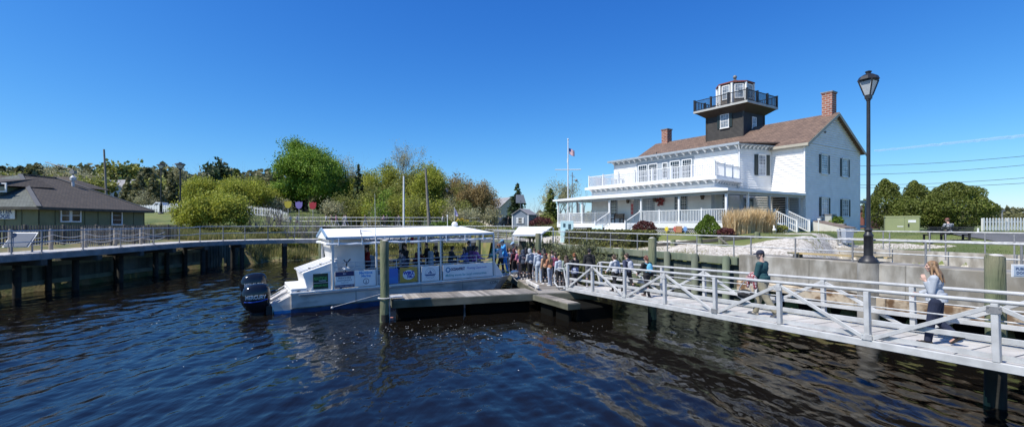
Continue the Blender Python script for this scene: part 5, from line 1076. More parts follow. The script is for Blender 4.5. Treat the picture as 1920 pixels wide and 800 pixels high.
# ---------- shed ----------
t = thing('garden_shed', 'small blue grey shed with white shuttered window by the tall spruce', 'shed', (X(984, 55), 56.5, hz(1.5, 56)), -.42)
bl_ = flat('shed_blue_grey', (.20, .24, .29)); hw_, hd_, h1, h2 = .98, 1.25, 1.75, 2.35
m = MB(); m.box(-hw_, hw_, -hd_, hd_, -.2, h1); m.add([(-hw_, -hd_, h1), (hw_, -hd_, h1), (0, -hd_, h2), (-hw_, hd_, h1), (hw_, hd_, h1), (0, hd_, h2)], [(0, 1, 2), (5, 4, 3)]); m.build('wall', bl_, t)
m = MB()
for s_ in (-1, 1): m.hull([(s_*(hw_+.15), -hd_-.15, h1-.08), (s_*(hw_+.15), hd_+.15, h1-.08), (0, hd_+.15, h2), (0, -hd_-.15, h2)], [(s_*(hw_+.15), -hd_-.15, h1), (s_*(hw_+.15), hd_+.15, h1), (0, hd_+.15, h2+.09), (0, -hd_-.15, h2+.09)])
m.build('roof', rg, t)
for x_, y_ in ((-hw_, -hd_), (hw_, -hd_), (hw_, hd_)): m = MB(); m.box(x_-.06, x_+.06, y_-.06, y_+.06, -.1, h1); m.build('corner_trim', M['white'], t)
window((0, -hd_-.01, 1.05), .42, .6, (0, -1), parent=t, cols=2, rows=2, sill=False, head=False, shut=.2, shmat='white', trim=.04)
m = MB(); m.box(hw_+.01, hw_+.04, -.45, .45, .0, 1.65); d_ = m.build('door', flat('shed_door', (.10, .14, .20)), t); m = MB(); m.box(hw_+.045, hw_+.05, -.36, -.04, .2, 1.5); m.box(hw_+.045, hw_+.05, .04, .36, .2, 1.5); m.build('pane', M['glasslt'], d_)
# skylight like panel behind shed
t = thing('solar_light', 'small tilted solar panel on a post behind the shed', 'solar panel', (X(976, 62), 62, hz(X(976, 62), 62))); m = MB(); m.tube((0, 0, 0), (0, 0, 3.6), .06); m.hull([(-.6, -.1, 3.3), (.7, -.1, 3.3), (.7, -.05, 3.3), (-.6, -.05, 3.3)], [(-.6, .4, 4.4), (.4, .4, 4.4), (.4, .45, 4.4), (-.6, .45, 4.4)]); m.build('panel', flat('slate_panel', (.1, .12, .15)), t)
# ---------- flagpole ----------
t = thing('flagpole', 'tall white nautical flagpole with yardarm beside the porch', 'flagpole', (X(1065, 52), 52, 2.9)); zt = Z(262, 52)-2.9; zy = Z(318, 52)-2.9
m = MB(); m.tube((0, 0, 0), (0, 0, zt), .09, .05, 10); m.sph((0, 0, zt+.05), .09, 8, 6); m.build('mast', M['white'], t, smooth=True); m = MB(); m.tube((-1.4, .1, zy), (1.4, -.1, zy), .045, n=8); m.build('yardarm', M['white'], t, smooth=True)
m = MB(); m.hull([(-.12, 0, Z(305, 52)-2.9), (.05, 0, Z(305, 52)-2.9), (.05, .02, Z(305, 52)-2.9), (-.12, .02, Z(305, 52)-2.9)], [(-.1, 0, Z(297, 52)-2.9), (.0, 0, Z(297, 52)-2.9), (.0, .02, Z(297, 52)-2.9), (-.1, .02, Z(297, 52)-2.9)]); m.build('pennant', M['white'], t)
t = thing('flag', 'small red white and blue striped flag flying halfway up the flagpole', 'flag', (X(1065, 52)+.07, 51.95, Z(278, 52)))
def wav(u, v): return (u*.62+.02, .06*math.sin(u*7), -v*.62-.28*u+.04*math.sin(u*6+v))
m = MB(); nu, nv = 10, 13
for i in range(nu):
    for j in range(nv):
        blue = i < 4 and j < 7; m.mat(2 if blue else j % 2); m.add([wav(i/nu, j/nv), wav((i+1)/nu, j/nv), wav((i+1)/nu, (j+1)/nv), wav(i/nu, (j+1)/nv)], [(0, 1, 2, 3)])
m.build('cloth', [flat('flag_red', (.5, .02, .04)), flat('flag_white', (.75, .75, .75)), flat('flag_blue', (.02, .03, .18))], t)
# radio mast
t = thing('antenna_mast', 'thin dark instrument mast standing right of the flagpole', 'antenna', (X(1073, 60), 60, 2.9)); zt = Z(323, 60)-2.9; m = MB(); m.tube((0, 0, 0), (0, 0, zt), .05); m.tube((-.25, 0, zt-.4), (.25, 0, zt-.4), .03).tube((0, 0, zt-1), (.5, 0, zt-1), .03).sph((.5, 0, zt-1), .18, 8, 5); m.tube((0, 0, zt-.6), (.35, 0, zt-.6), .03); m.build('pole', M['galvd'], t)
# white canopy at the pier end
t = thing('pier_canopy', 'white sloping canopy over the end of the pier behind the queue', 'canopy'); a_, b_, c_, d_ = V(X(961, 33), 33, 3.02), V(X(1014, 33), 33, 3.02), V(X(1036, 37), 37, 3.52), V(X(972, 37), 37, 3.5)
m = MB(); dz = V(0, 0, .16); m.hull([a_-dz, b_-dz, c_-dz*.5, d_-dz*.5], [a_, b_, c_, d_]); m.build('roof', M['canvas'], t, bevel=.02)
for p in (a_, b_, c_, d_): m = MB(); m.bar((p.x+.05, p.y+.05, .5), (p.x+.05, p.y+.05, p.z-.1), .1, .1); m.build('post', M['white'], t)
m = MB(); m.box(.1, 2.6, 33.1, 37.4, 1.2, 1.5); m.build('floor', M['wood'], t)
m = MB(); m.box(.5, 1.0, 34.2, 34.8, 1.5, 2.5); m.box(1.2, 1.35, 34.0, 34.1, 1.5, 2.75); m.box(1.45, 1.6, 34.0, 34.1, 1.5, 2.75); m.build('storage_rack', M['wooddk'], t)
pipe_rail('pipe_railing', 'pipe railing on the pier end right beside the boat roof', [Vector((X(925, 36), 36)), Vector((X(968, 34.5), 34.5)), Vector((X(1030, 34), 34.0))], [3.22, 3.2, 3.2], [(Vector((X(px, d0), d0)), 3.2, 1.5) for px, d0 in ((935, 35.6), (950, 35), (960, 34.8), (975, 34.4), (990, 34.3))], [.42], 0)
m = MB(); m.prism([(X(925, 36), 36), (X(968, 34.4), 34.4), (3.5, 34), (4.5, 44), (X(925, 44), 44)], 1.9, 2.1); tag(m.build('pier_deck', M['wooddk']), 'dark raised pier deck behind the bow of the boat', 'pier')
# ---------- vegetation ----------
nrg = np.random.default_rng(11)
def tri_mesh(name, V_, F_, mats, mi=None, smooth=False):
    me = bpy.data.meshes.new(name); V_ = np.asarray(V_, np.float32); F_ = np.asarray(F_, np.int32); k = F_.shape[1]
    me.vertices.add(len(V_)); me.vertices.foreach_set('co', V_.ravel()); me.loops.add(F_.size); me.loops.foreach_set('vertex_index', F_.ravel())
    me.polygons.add(len(F_)); me.polygons.foreach_set('loop_start', np.arange(len(F_), dtype=np.int32)*k)
    for m_ in mats: me.materials.append(m_)
    if mi is not None: me.polygons.foreach_set('material_index', np.asarray(mi, np.int32))
    if smooth: me.polygons.foreach_set('use_smooth', np.ones(len(F_), bool))
    me.update(calc_edges=True); return me
def leaves(P, size, mtl, name='foliage', flatn=.0, droop=None, aspect=1.0, parent=None):
    P = np.asarray(P); n_ = len(P); a = nrg.normal(size=(n_, 3)); a[:, 2] *= (1-flatn); a /= np.linalg.norm(a, axis=1)[:, None]+1e-9
    b = np.cross(a, nrg.normal(size=(n_, 3))); b /= np.linalg.norm(b, axis=1)[:, None]+1e-9
    if droop is not None: a = droop
    s = size*(.6+.8*nrg.random(n_))[:, None]; c = s*aspect
    j = lambda: (.75+.5*nrg.random((n_, 1)))
    V_ = np.stack([P-a*s*j(), P-b*c*j()*.8, P+a*s*j(), P+b*c*j()*.8], 1).reshape(-1, 3)
    return tri_mesh(name, V_, np.arange(n_*4).reshape(-1, 4), [mtl])
def tubes(segs, mtl, name='trunk', n=5):
    P = np.array([s[0] for s in segs]); Q = np.array([s[1] for s in segs]); r0 = np.array([s[2] for s in segs])[:, None]; r1 = np.array([s[3] for s in segs])[:, None]
    d = Q-P; d /= np.linalg.norm(d, axis=1)[:, None]+1e-9; up = np.where(np.abs(d[:, 2:3]) > .9, [[1., 0, 0]], [[0, 0, 1.]]); a = np.cross(d, up); a /= np.linalg.norm(a, axis=1)[:, None]; b = np.cross(d, a)
    rings = []
    for C_, r in ((P, r0), (Q, r1)):
        for k in range(n): t = 2*PI*k/n; rings.append(C_+(a*math.cos(t)+b*math.sin(t))*r)
    V_ = np.stack(rings, 1).reshape(-1, 3); m_ = len(segs); base = np.arange(m_)[:, None]*2*n
    F_ = np.concatenate([base+np.array([[k, (k+1) % n, n+(k+1) % n, n+k]]) for k in range(n)], 0)
    return tri_mesh(name, V_, F_, [mtl], smooth=True)
def grow(H, spread=.55, depth=5, kids=3, seed=1, trunk=.3, r0=None, up=.25, lenk=.72, bend=.25, multi=1):
    q = random.Random(seed); segs = []; tips = []
    def rec(p, d, L_, r, k):
        n_ = 2; 
        for i in range(n_):
            d = (d+Vector((q.gauss(0, bend), q.gauss(0, bend), q.gauss(0, bend)*.5))*.5).normalized(); e = p+d*L_/n_; r2 = r*.86; segs.append((tuple(p), tuple(e), r, r2)); p = e; r = r2
            if k <= 2: tips.append((tuple(p), k))
        if k == 0: return
        c = kids+(q.random() < .4)
        for i in range(c):
            if k < depth-1 and k > 0 and q.random() < .16: continue
            an = 2*PI*(i+q.random()*.7)/c; sp = spread*(.6+.8*q.random()); a = d.cross(Vector((.3, .8, .1))).normalized(); b = d.cross(a)
            nd = (d*math.cos(sp)+(a*math.cos(an)+b*math.sin(an))*math.sin(sp)+Vector((0, 0, up))).normalized()
            rec(p, nd, L_*lenk*(.55+.85*q.random()), r*.66, k-1)
    r0 = r0 or H*.022
    for j in range(multi):
        d0 = Vector((q.gauss(0, .04 if multi == 1 else .3), q.gauss(0, .04 if multi == 1 else .3), 1)).normalized(); rec(Vector((0, 0, -.2)), d0, H*trunk*(.8+.3*q.random()), r0, depth)
    zs = max(t[0][2] for t in tips); k = H/zs
    segs = [(tuple(c*k for c in s[0]), tuple(c*k for c in s[1]), s[2], s[3]) for s in segs]; tips = [(tuple(c*k for c in t[0]), t[1]) for t in tips]
    return segs, tips
def decid(name, label, H, Wd, leaf, seed, nl=9, ls=.20, clump=.45, bark='bark', cat='tree', loc=None, group='trees on the far bank', lite=None, **kw):
    segs, tips = grow(H, seed=seed, **kw); tips = [t_ for i_, t_ in enumerate(tips) if math.sin(t_[0][0]*1.9+seed)+math.sin(t_[0][2]*2.3+t_[0][1]*1.7)+.6*math.sin(i_) > -.75]; T = np.array([t[0] for t in tips]); w_ = np.percentile(np.hypot(T[:, 0], T[:, 1]), 97)*2; k = Wd/w_
    segs = [((s[0][0]*k, s[0][1]*k, s[0][2]), (s[1][0]*k, s[1][1]*k, s[1][2]), s[2], s[3]) for s in segs]; T[:, :2] *= k
    t = thing(name, label, cat, loc or (0, 0, 0), 0, group)
    link('trunk', tubes(segs, M[bark]), t)
    if nl > 0:
        P = np.repeat(T, nl, 0); P = P+nrg.normal(size=P.shape)*clump; P[:, 2] = np.maximum(P[:, 2], .15); link('crown', leaves(P, ls, leaf, 'crown'), t)
    return t
def conifer(name, label, H, Wd, leaf, seed, loc=None, dens=1., ls=.26, skirt=.08, group='trees on the far bank', taper=1.0, cat='tree', irr=.25):
    q = random.Random(seed); t = thing(name, label, cat, loc or (0, 0, 0), 0, group); segs = [((0, 0, -.2), (0, 0, H), H*.016, .03)]; P = []
    z = H*skirt
    while z < H*.98:
        f = (1-(z-H*skirt)/(H*(1-skirt)))**taper; R_ = Wd/2*f+.12; k = max(5, int(9*f+4))
        for i in range(k):
            an = q.random()*2*PI; rr = R_*(1-irr+irr*1.6*q.random()); dz = -rr*.28+q.gauss(0, .1); e = (rr*math.cos(an), rr*math.sin(an), z+dz); segs.append(((0, 0, z), e, .035, .012))
            n_ = max(2, int(rr*5*dens))
            for j in range(n_): 
                u = ((j+.6)/n_)**.8; s_ = .22*(1.2-u)*rr+.08; P.append((e[0]*u+q.gauss(0, s_*.5), e[1]*u+q.gauss(0, s_*.5), z+dz*u*u-abs(q.gauss(0, .12))))
        z += H*.028*(.8+.4*q.random())
    link('trunk', tubes(segs, M['bark'], n=4), t); link('crown', leaves(P, ls, leaf, 'crown', flatn=.5), t); return t
def blobbush(name, label, r, h, leaf, n_, ls, loc, cat='shrub', group='shrubs', shape=.5, lobes=1, seed=0, stems=True, dense=.35, taper=0):
    q = np.random.default_rng(seed); t = thing(name, label, cat, loc, 0, group); P = []
    C_ = [(0, 0, 0, 1.)] if lobes == 1 else [(q.uniform(-.45, .45)*r[0], q.uniform(-.45, .45)*r[1], 0, q.uniform(.55, .85)) for _ in range(lobes)]
    for cx, cy, cz, k in C_:
        m_ = n_//len(C_); d = q.normal(size=(m_, 3)); d /= np.linalg.norm(d, axis=1)[:, None]; d[:, 2] = np.abs(d[:, 2])*np.where(q.random(m_) < .8, 1, -.35)
        rr = (1-dense*q.random(m_)**1.5)*(1+.10*np.sin(d[:, 0]*7+cx*3)*np.sin(d[:, 2]*6)); zz = h*shape+d[:, 2]*rr*h*np.where(d[:, 2] > 0, (1-shape), shape*2.6)*k
        P.append(np.stack([cx+d[:, 0]*rr*r[0]*k, cy+d[:, 1]*rr*r[1]*k, np.maximum(zz, .03)], 1))
    P = np.concatenate(P)
    if taper: f_ = (1-taper*np.clip((P[:, 2]/h-.35)/.65, 0, 1)**1.3)*(1+.10*np.sin(P[:, 2]*4.1+seed)+.07*np.sin(np.arctan2(P[:, 1], P[:, 0])*5+seed)); P[:, 0] *= f_; P[:, 1] *= f_
    link('foliage', leaves(P, ls, leaf, 'foliage'), t)
    if stems:
        segs = [((0, 0, -.1), tuple(P[int(i)]*.85), .03, .01) for i in q.integers(0, len(P), 14)]; link('stems', tubes(segs, M['bark'], n=4), t)
    return t
Lf = {
 'maple': leafmat('maple_leaves', (.09, .18, .015), (.28, .40, .06)),
 'spring': leafmat('spring_leaves', (.27, .31, .035), (.42, .42, .07)),
 'olive': leafmat('olive_leaves', (.20, .22, .045), (.32, .32, .09)),
 'pale': leafmat('pale_buds', (.33, .32, .17), (.45, .42, .25)),
 'rust': leafmat('rusty_leaves', (.28, .20, .08), (.36, .27, .12)),
 'pine': leafmat('pine_needles', (.03, .055, .022), (.065, .10, .035), .15),
 'pineb': leafmat('brownish_pine_needles', (.13, .13, .055), (.22, .21, .10), .25),
 'juniper': leafmat('juniper_needles', (.085, .12, .02), (.19, .21, .05), .25),
 'hedge': leafmat('hedge_leaves', (.09, .10, .025), (.17, .17, .05), .2),
 'rosemary': leafmat('grey_green_shrub', (.14, .155, .06), (.25, .26, .13), .2),
 'burg': leafmat('burgundy_leaves', (.075, .022, .022), (.15, .05, .045), .2),
 'box': leafmat('boxwood_leaves', (.07, .13, .015), (.15, .22, .03), .2),
 'forsy': leafmat('yellow_blossom', (.62, .42, .03), (.75, .55, .08), .2),
 'reed': leafmat('dry_reed', (.62, .44, .20), (.82, .66, .42), .35),
 'marsh': leafmat('marsh_grass', (.17, .20, .05), (.36, .31, .13), .3),
 'lawn': leafmat('lawn_grass', (.09, .14, .025), (.16, .20, .05), .3),
}
def at(px, d): return (X(px, d), d, hz(X(px, d), d))
def HH(top, px, d): return Z(top, d)-hz(X(px, d), d)
# big maple
decid('maple_tree', 'broad bright green maple, the tallest tree left of centre', HH(263, 572, 84), 12.4, Lf['maple'], 5, nl=36, ls=.12, clump=.55, loc=at(573, 84), depth=6, kids=3, spread=.62, trunk=.17, up=.18, group=None)
decid('maple_tree', 'lower green maple filling the left side of the tall one', HH(330, 520, 82), 6.5, Lf['maple'], 8, nl=24, ls=.14, clump=.55, loc=at(525, 82), depth=5, kids=3, spread=.6, trunk=.18, group=None)
decid('maple_tree', 'right shoulder of the maples with rounded bright green crown', HH(280, 612, 86), 8.5, Lf['maple'], 17, nl=36, ls=.12, clump=.6, loc=at(606, 86), depth=5, kids=3, spread=.62, trunk=.2, up=.2, group=None)
T_L = [ # px, top, depth, width m, kind, label
 (497, 345, 66, 7, 'spring', 'yellow green young tree at the left foot of the big maple'),
 (445, 335, 70, 7, 'spring', 'yellow green tree right of the dark pine'),
 (374, 332, 68, 4, 'spring', 'light green tree behind the left street lamp'),
 (410, 348, 62, 7, 'spring', 'spreading yellow green tree above the waterside shrub'),
 (655, 296, 92, 9, 'pale', 'pale budding tree right of the big maple'),
 (648, 330, 80, 6, 'olive', 'olive green tree at the right foot of the big maple'),
 (700, 300, 88, 9, 'pale', 'pale half bare tree rising behind the dark spruce'),
 (705, 325, 76, 7, 'spring', 'yellow green tree right of the dark spruce'),
 (742, 266, 100, 9, 'pale', 'tallest grey half bare tree at centre'),
 (740, 308, 78, 8, 'spring', 'yellow green tree under the tallest grey tree'),
 (770, 300, 90, 7, 'olive', 'olive tree behind the slim white mast'),
 (782, 340, 72, 6, 'spring', 'bright low tree between the two masts'),
 (803, 312, 86, 8, 'spring', 'yellow green tree behind the leaning mast'),
 (835, 318, 96, 7, 'pale', 'thin pale tree right of the leaning mast'),
 (832, 345, 74, 7, 'olive', 'olive green tree right of the leaning mast'),
 (862, 345, 78, 7, 'olive', 'olive tree behind the yellow shrub'),
 (888, 340, 84, 8, 'rust', 'orange brown budding tree at the right end of the woods'),
 (905, 365, 80, 5, 'rust', 'low orange brown tree at the edge of the clearing'),
 (680, 350, 70, 6, 'olive', 'low olive tree in front of the dark spruce'),
 (725, 360, 69, 6, 'maple', 'low bright green tree behind the far walkway'),
 (612, 350, 72, 6, 'maple', 'low green tree behind the red tulip board'),
 (760, 372, 68, 5, 'spring', 'small yellow green tree beside the slim white mast'),
 (688, 318, 84, 7, 'spring', 'light green tree left of the dark spruce'),
 (718, 312, 92, 8, 'olive', 'olive green tree right behind the dark spruce'),
 (752, 330, 80, 6, 'olive', 'olive tree in front of the tallest grey tree'),
 (788, 318, 94, 8, 'olive', 'broad olive tree between and behind the two masts'),
 (818, 335, 76, 6, 'spring', 'light yellow green tree just right of the leaning mast'),
 (850, 330, 88, 7, 'rust', 'rusty budding tree behind the lilac flag'),
 (876, 362, 75, 5, 'spring', 'low light green tree above the yellow blossom'),
 (665, 335, 78, 5, 'maple', 'fresh green tree tucked at the right of the big maple'),
 (730, 345, 72, 5, 'olive', 'small olive tree above the middle of the far walkway'),
 (1049, 335, 74, 5, 'pale', 'pale budding tree behind the flagpole'),
]
for i, (px, top, d, wd, kd, lb) in enumerate(T_L):
    if px < 1000 and d < 82: d += 12
    wd *= 1.12
    sparse = kd in ('pale',)
    decid({'spring': 'young_tree', 'olive': 'leafy_tree', 'pale': 'budding_tree', 'rust': 'budding_tree', 'maple': 'maple_tree'}[kd], lb, HH(top, px, d), wd, Lf[kd], 20+i, nl=(10 if sparse else 30), ls=(.075 if sparse else .10), clump=(.4 if sparse else .5), bark='barkgrey' if sparse else 'bark', loc=at(px, d), depth=5, kids=3, spread=.6 if not sparse else .5, trunk=.16 if not sparse else .24, up=.22)
B_L = [(372, 290, 90, 7, 'bare tree behind the left street lamp'), (478, 297, 86, 8, 'bare grey tree left of the big maple'), (462, 312, 92, 6, 'thin bare tree right of the dark pine'), (668, 288, 110, 7, 'bare treetop right of the big maple'), (845, 310, 100, 6, 'bare curved tree above the right end of the woods'),
 (1010, 372, 80, 4, 'slender bare tree right of the tall spruce'), (1075, 345, 78, 7, 'bare tree right of the flagpole'), (1098, 335, 72, 6, 'bare tree behind the left corner of the porch'), (1060, 350, 76, 5, 'bare tree right behind the flagpole'), (40, 292, 120, 9, 'bare tree above the left roof'), (870, 350, 90, 5, 'bare tree behind the lilac flag')]
for i, (px, top, d, wd, lb) in enumerate(B_L): decid('bare_tree', lb, HH(top, px, d), wd, None, 60+i, nl=0, bark='barkgrey', loc=at(px, d), depth=6, kids=2, spread=.5, trunk=.26, up=.3, r0=.16, group='bare trees')
C_L = [(672, 306, 80, 4.2, 'pine', 'dark narrow spruce in the middle of the woods'), (970, 342, 84, 5.6, 'pine', 'tall dark spruce behind the little shed'), (1033, 352, 62, 2.6, 'juniper', 'narrow green evergreen left of the porch'),
 (262, 320, 105, 7, 'pineb', 'brownish pine behind the white cottage'), (288, 325, 100, 6, 'pineb', 'brownish pine left of the two lamps'), (322, 322, 108, 7, 'pineb', 'brownish pine between the two lamps'), (240, 330, 112, 6, 'pineb', 'brownish pine just right of the leaning mast'), (560, 280, 85, 3.5, 'pine', 'dark narrow conifer inside the left of the big maple')]
for i, (px, top, d, wd, kd, lb) in enumerate(C_L): conifer('conifer_tree', lb, HH(top, px, d), wd, Lf[kd], 90+i, at(px, d), 1.3, .22 if d < 90 else .3)
# open crowned dark pine
t = decid('pine_tree', 'dark flat topped pine right of the left street lamp', HH(301, 412, 95), 7.5, Lf['pine'], 121, nl=16, ls=.28, clump=.42, loc=at(412, 95), depth=4, kids=3, spread=.85, trunk=.32, up=.05)
# low shrubs and waterside bushes
decid('waterside_shrub', 'broad spring green shrub behind the curve of the boardwalk', HH(352, 400, 54), 6.5, Lf['spring'], 130, nl=9, ls=.10, clump=.3, loc=at(398, 54), depth=5, kids=3, spread=.65, trunk=.12, multi=4, r0=.05, up=.1, cat='shrub', group='shrubs')
for i, (px, top, d, wd, kd, lb) in enumerate(((266, 352, 97, 5, 'pale', 'pale budding shrub left of the pickup'), (700, 388, 72, 3, 'pale', 'pale tangled shrub on the far side of the walkway'), (866, 384, 66, 4.5, 'pale', 'greyish shrub right beside the lilac flag'), (905, 385, 72, 5, 'pale', 'grey bare shrub right of the yellow blossom'), (345, 376, 58, 2.6, 'spring', 'small light green shrub at the foot of the left street lamp'))):
    decid('budding_shrub', lb, HH(top, px, d), wd, Lf[kd], 140+i, nl=4, ls=.08, clump=.25, bark='barkgrey', loc=at(px, d), depth=4, kids=3, multi=4, spread=.5, trunk=.15, r0=.05, cat='shrub', group='shrubs')
br = random.Random(9)
for i, (px, d) in enumerate(((490, 56), (508, 55), (527, 57), (545, 54), (563, 56), (580, 55), (598, 57), (470, 58), (454, 59), (520, 59), (571, 60))):
    proto_h = 3.3+br.random()*1.3; lb = 'tangled bare brush between the two walkways'
    t = decid('bare_shrub', lb, proto_h, 2.6, None, 160+i % 5, nl=0, bark='barkgrey', loc=at(px, d), depth=3, kids=2, multi=8, spread=.4, trunk=.3, r0=.055, cat='shrub', group='bare brush thicket', up=.2)
blobbush('flowering_shrub', 'golden yellow blossoming shrub at the right end of the walkway', (1.5, 1.3), 2.5, Lf['forsy'], 900, .11, at(868, 63), shape=.35, lobes=4, seed=3)
for i, (px, d, r_, h_, lb) in enumerate(((760, 60, 2.6, 1.9, 'low bright green bush left behind the boat roof'), (800, 59, 2.8, 2.0, 'low bright green bush behind the middle of the boat roof'), (840, 60, 2.5, 1.9, 'low bright green bush behind the radar dome'), (873, 62, 2.3, 1.7, 'low olive bush below the yellow blossoms'), (720, 62, 2.0, 1.5, 'small green bush behind the boat antenna'))):
    blobbush('green_shrub', lb, (r_, 1.3), h_+.3, Lf['box' if i < 3 else 'olive'], 1300, .11, at(px, d), lobes=5, seed=10+i)
blobbush('burgundy_shrub', 'round burgundy shrub beside the little shed', (1.35, 1.2), 1.75, Lf['burg'], 1400, .07, (X(1014, 52), 52, 2.75), seed=21)
blobbush('green_shrub', 'light green shrub above the burgundy one by the shed', (1.3, 1.1), 2.0, Lf['olive'], 900, .09, (X(1022, 57), 57, 2.8), seed=22)
# garden of the house
def hgz(p): return hz(p.x, p.y)
def gp(px, py, z): p = G(px, py, z); return p
def on_ground(px, d): return (X(px, d), d, hz(X(px, d), d))
blobbush('burgundy_shrub', 'round burgundy shrub right of the front steps', (.85, .75), 1.25, Lf['burg'], 2200, .05, on_ground(1208, 33.6), seed=31)
blobbush('boxwood_shrub', 'clipped bright green egg shaped shrub in front of the porch', (.74, .7), 1.38, Lf['box'], 4600, .045, on_ground(1328, 29.8), seed=32, dense=.10, shape=.36, taper=.45)
blobbush('burgundy_shrub', 'small burgundy shrub at the foot of the dry ornamental grass', (.5, .45), .62, Lf['burg'], 1300, .045, on_ground(1361, 28.4), seed=33)
blobbush('green_shrub', 'small leafy plant beside the cellar doors', (.6, .5), 1.2, Lf['box'], 500, .08, on_ground(1567, 37), seed=34)
blobbush('green_shrub', 'low green plant at the foot of the side steps', (.5, .4), .5, Lf['olive'], 500, .06, on_ground(1462, 31), seed=35)
# junipers right
for i, (px, d, r_, top, lb) in enumerate(((1662, 48, 1.95, 336, 'bushy juniper just right of the street lamp'), (1716, 50, 1.8, 339, 'bushy juniper in the middle of the three'), (1700, 45, 1.5, 368, 'lower juniper between the two behind the green cabinet'), (1791, 44, 2.85, 342, 'broadest rounded juniper, rightmost of the row'), (1755, 45.5, 1.7, 358, 'juniper overlapping the left of the broadest one'))):
    b = at(px, d); h_ = HH(top, px, d); t = blobbush('juniper', lb, (r_, r_), h_, Lf['juniper'], int(6000*r_), .075, b, cat='tree', group='junipers', shape=.38, lobes=1, seed=40+i, dense=.35, taper=(.55, .5, .5, .28, .45)[i]); 
# hedge behind rail
def hedge(name, label, s0, s1, t0, t1, h, leaf, n_, ls, seed):
    q = np.random.default_rng(seed); c = wl((s0+s1)/2, (t0+t1)/2); t = thing(name, label, 'hedge', (c.x, c.y, hz(c.x, c.y)-.02), math.atan2(WLD.y, WLD.x)); L_, W__ = (s1-s0), (t1-t0)
    u = q.random((n_, 3)); f = q.integers(0, 3, n_); u[f == 0, 2] = 1-.12*q.random((f == 0).sum()); k = f == 1; u[k, 1] = np.where(q.random(k.sum()) < .5, .08*q.random(k.sum()), 1-.08*q.random(k.sum())); k = f == 2; u[k, 0] = np.where(q.random(k.sum()) < .5, .03*q.random(k.sum()), 1-.03*q.random(k.sum()))
    P = np.stack([(u[:, 0]-.5)*L_, (u[:, 1]-.5)*W__*(1-.15*u[:, 2]), u[:, 2]*h*(1+.05*np.sin(u[:, 0]*L_*2.2))+.02], 1); P += q.normal(size=P.shape)*.035
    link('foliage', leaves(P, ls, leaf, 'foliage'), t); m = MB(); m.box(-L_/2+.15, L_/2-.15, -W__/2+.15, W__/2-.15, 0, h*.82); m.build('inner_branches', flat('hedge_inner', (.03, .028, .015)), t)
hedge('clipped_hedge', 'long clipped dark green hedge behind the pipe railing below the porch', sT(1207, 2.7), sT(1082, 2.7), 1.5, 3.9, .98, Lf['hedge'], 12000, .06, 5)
hedge('low_hedge', 'low yellow green hedge right beyond the boat roof', 25, 33, 3, 5, .7, Lf['box'], 3000, .08, 6)
# grey green shrubs on the mud in front of the timber bulkhead
sh = random.Random(12)
for i in range(17):
    px = 1030+i*10.5; s_ = wall_s(px)+sh.uniform(-.3, .3); t_ = -1.6+sh.uniform(-.9, .7); p = wl(s_, t_); hgt = sh.uniform(1.7, 2.3)+(.35 if px < 1120 else -.05)
    q = np.random.default_rng(200+i); n_ = 2000; st = []; P = []; D = []
    for k in range(34):
        an = q.random()*6.28; ln = hgt*(.6+.5*q.random()); lean = q.random()*.42; tip = np.array([math.cos(an)*lean*ln, math.sin(an)*lean*ln, ln]); bs_ = np.array([math.cos(an)*.15, math.sin(an)*.15, 0]); st.append((tuple(bs_), tuple(bs_+tip), .012, .004))
        u = q.random(n_//34)[:, None]*.85+.15; pt = bs_+tip*u+q.normal(size=(len(u), 3))*.05; P.append(pt); dd = q.normal(size=(len(u), 3))*.6+tip/ln*1.2; dd /= np.linalg.norm(dd, axis=1)[:, None]; D.append(dd)
    t = thing('grey_green_shrub', 'wispy grey green shrub growing below the timber bulkhead', 'shrub', (p.x, p.y, max(hz(p.x, p.y)-.05, .0)), 0, 'wispy waterside shrubs')
    link('stems', tubes(st, M['bark'], n=3), t); link('foliage', leaves(np.concatenate(P),   .085, Lf['rosemary'], 'foliage', droop=np.concatenate(D), aspect=.42), t)
for i, (px, top, wd, kd) in enumerate(((625, 372, 3.5, 'pale'), (645, 362, 4, 'olive'), (668, 368, 4, 'olive'), (686, 358, 4, 'spring'), (712, 372, 4, 'maple'), (738, 365, 4, 'olive'), (765, 372, 4, 'spring'), (790, 362, 4, 'olive'), (815, 370, 4, 'spring'), (842, 368, 4, 'pale'), (868, 372, 4, 'olive'), (480, 366, 4, 'spring'), (455, 372, 4, 'olive'), (520, 372, 4, 'pale'))):
    d_ = 73.5+(i*3 % 4); decid('understorey_shrub', 'understorey bush at the foot of the woods behind the far walkway', HH(top, px, d_), wd, Lf[kd], 400+i, nl=8, ls=.10, clump=.35, bark='barkgrey', loc=at(px, d_), depth=3, kids=3, multi=5, spread=.5, trunk=.2, r0=.05, cat='shrub', group='understorey bushes at the wood edge')
for i, px in enumerate((425, 462, 505, 548, 596, 660, 720, 775, 835, 880, 915)):
    d_ = 51.5+(i*7 % 5)*.9; blobbush('bank_shrub', 'low scrubby bush on the marshy far bank', (1.3+.3*(i % 3), .9), 1.0+.35*(i*3 % 4)/2, Lf[('olive', 'rosemary', 'marsh', 'spring')[i % 4]], 900, .10, at(px, d_), lobes=3, seed=70+i, group='bushes on the marshy bank')
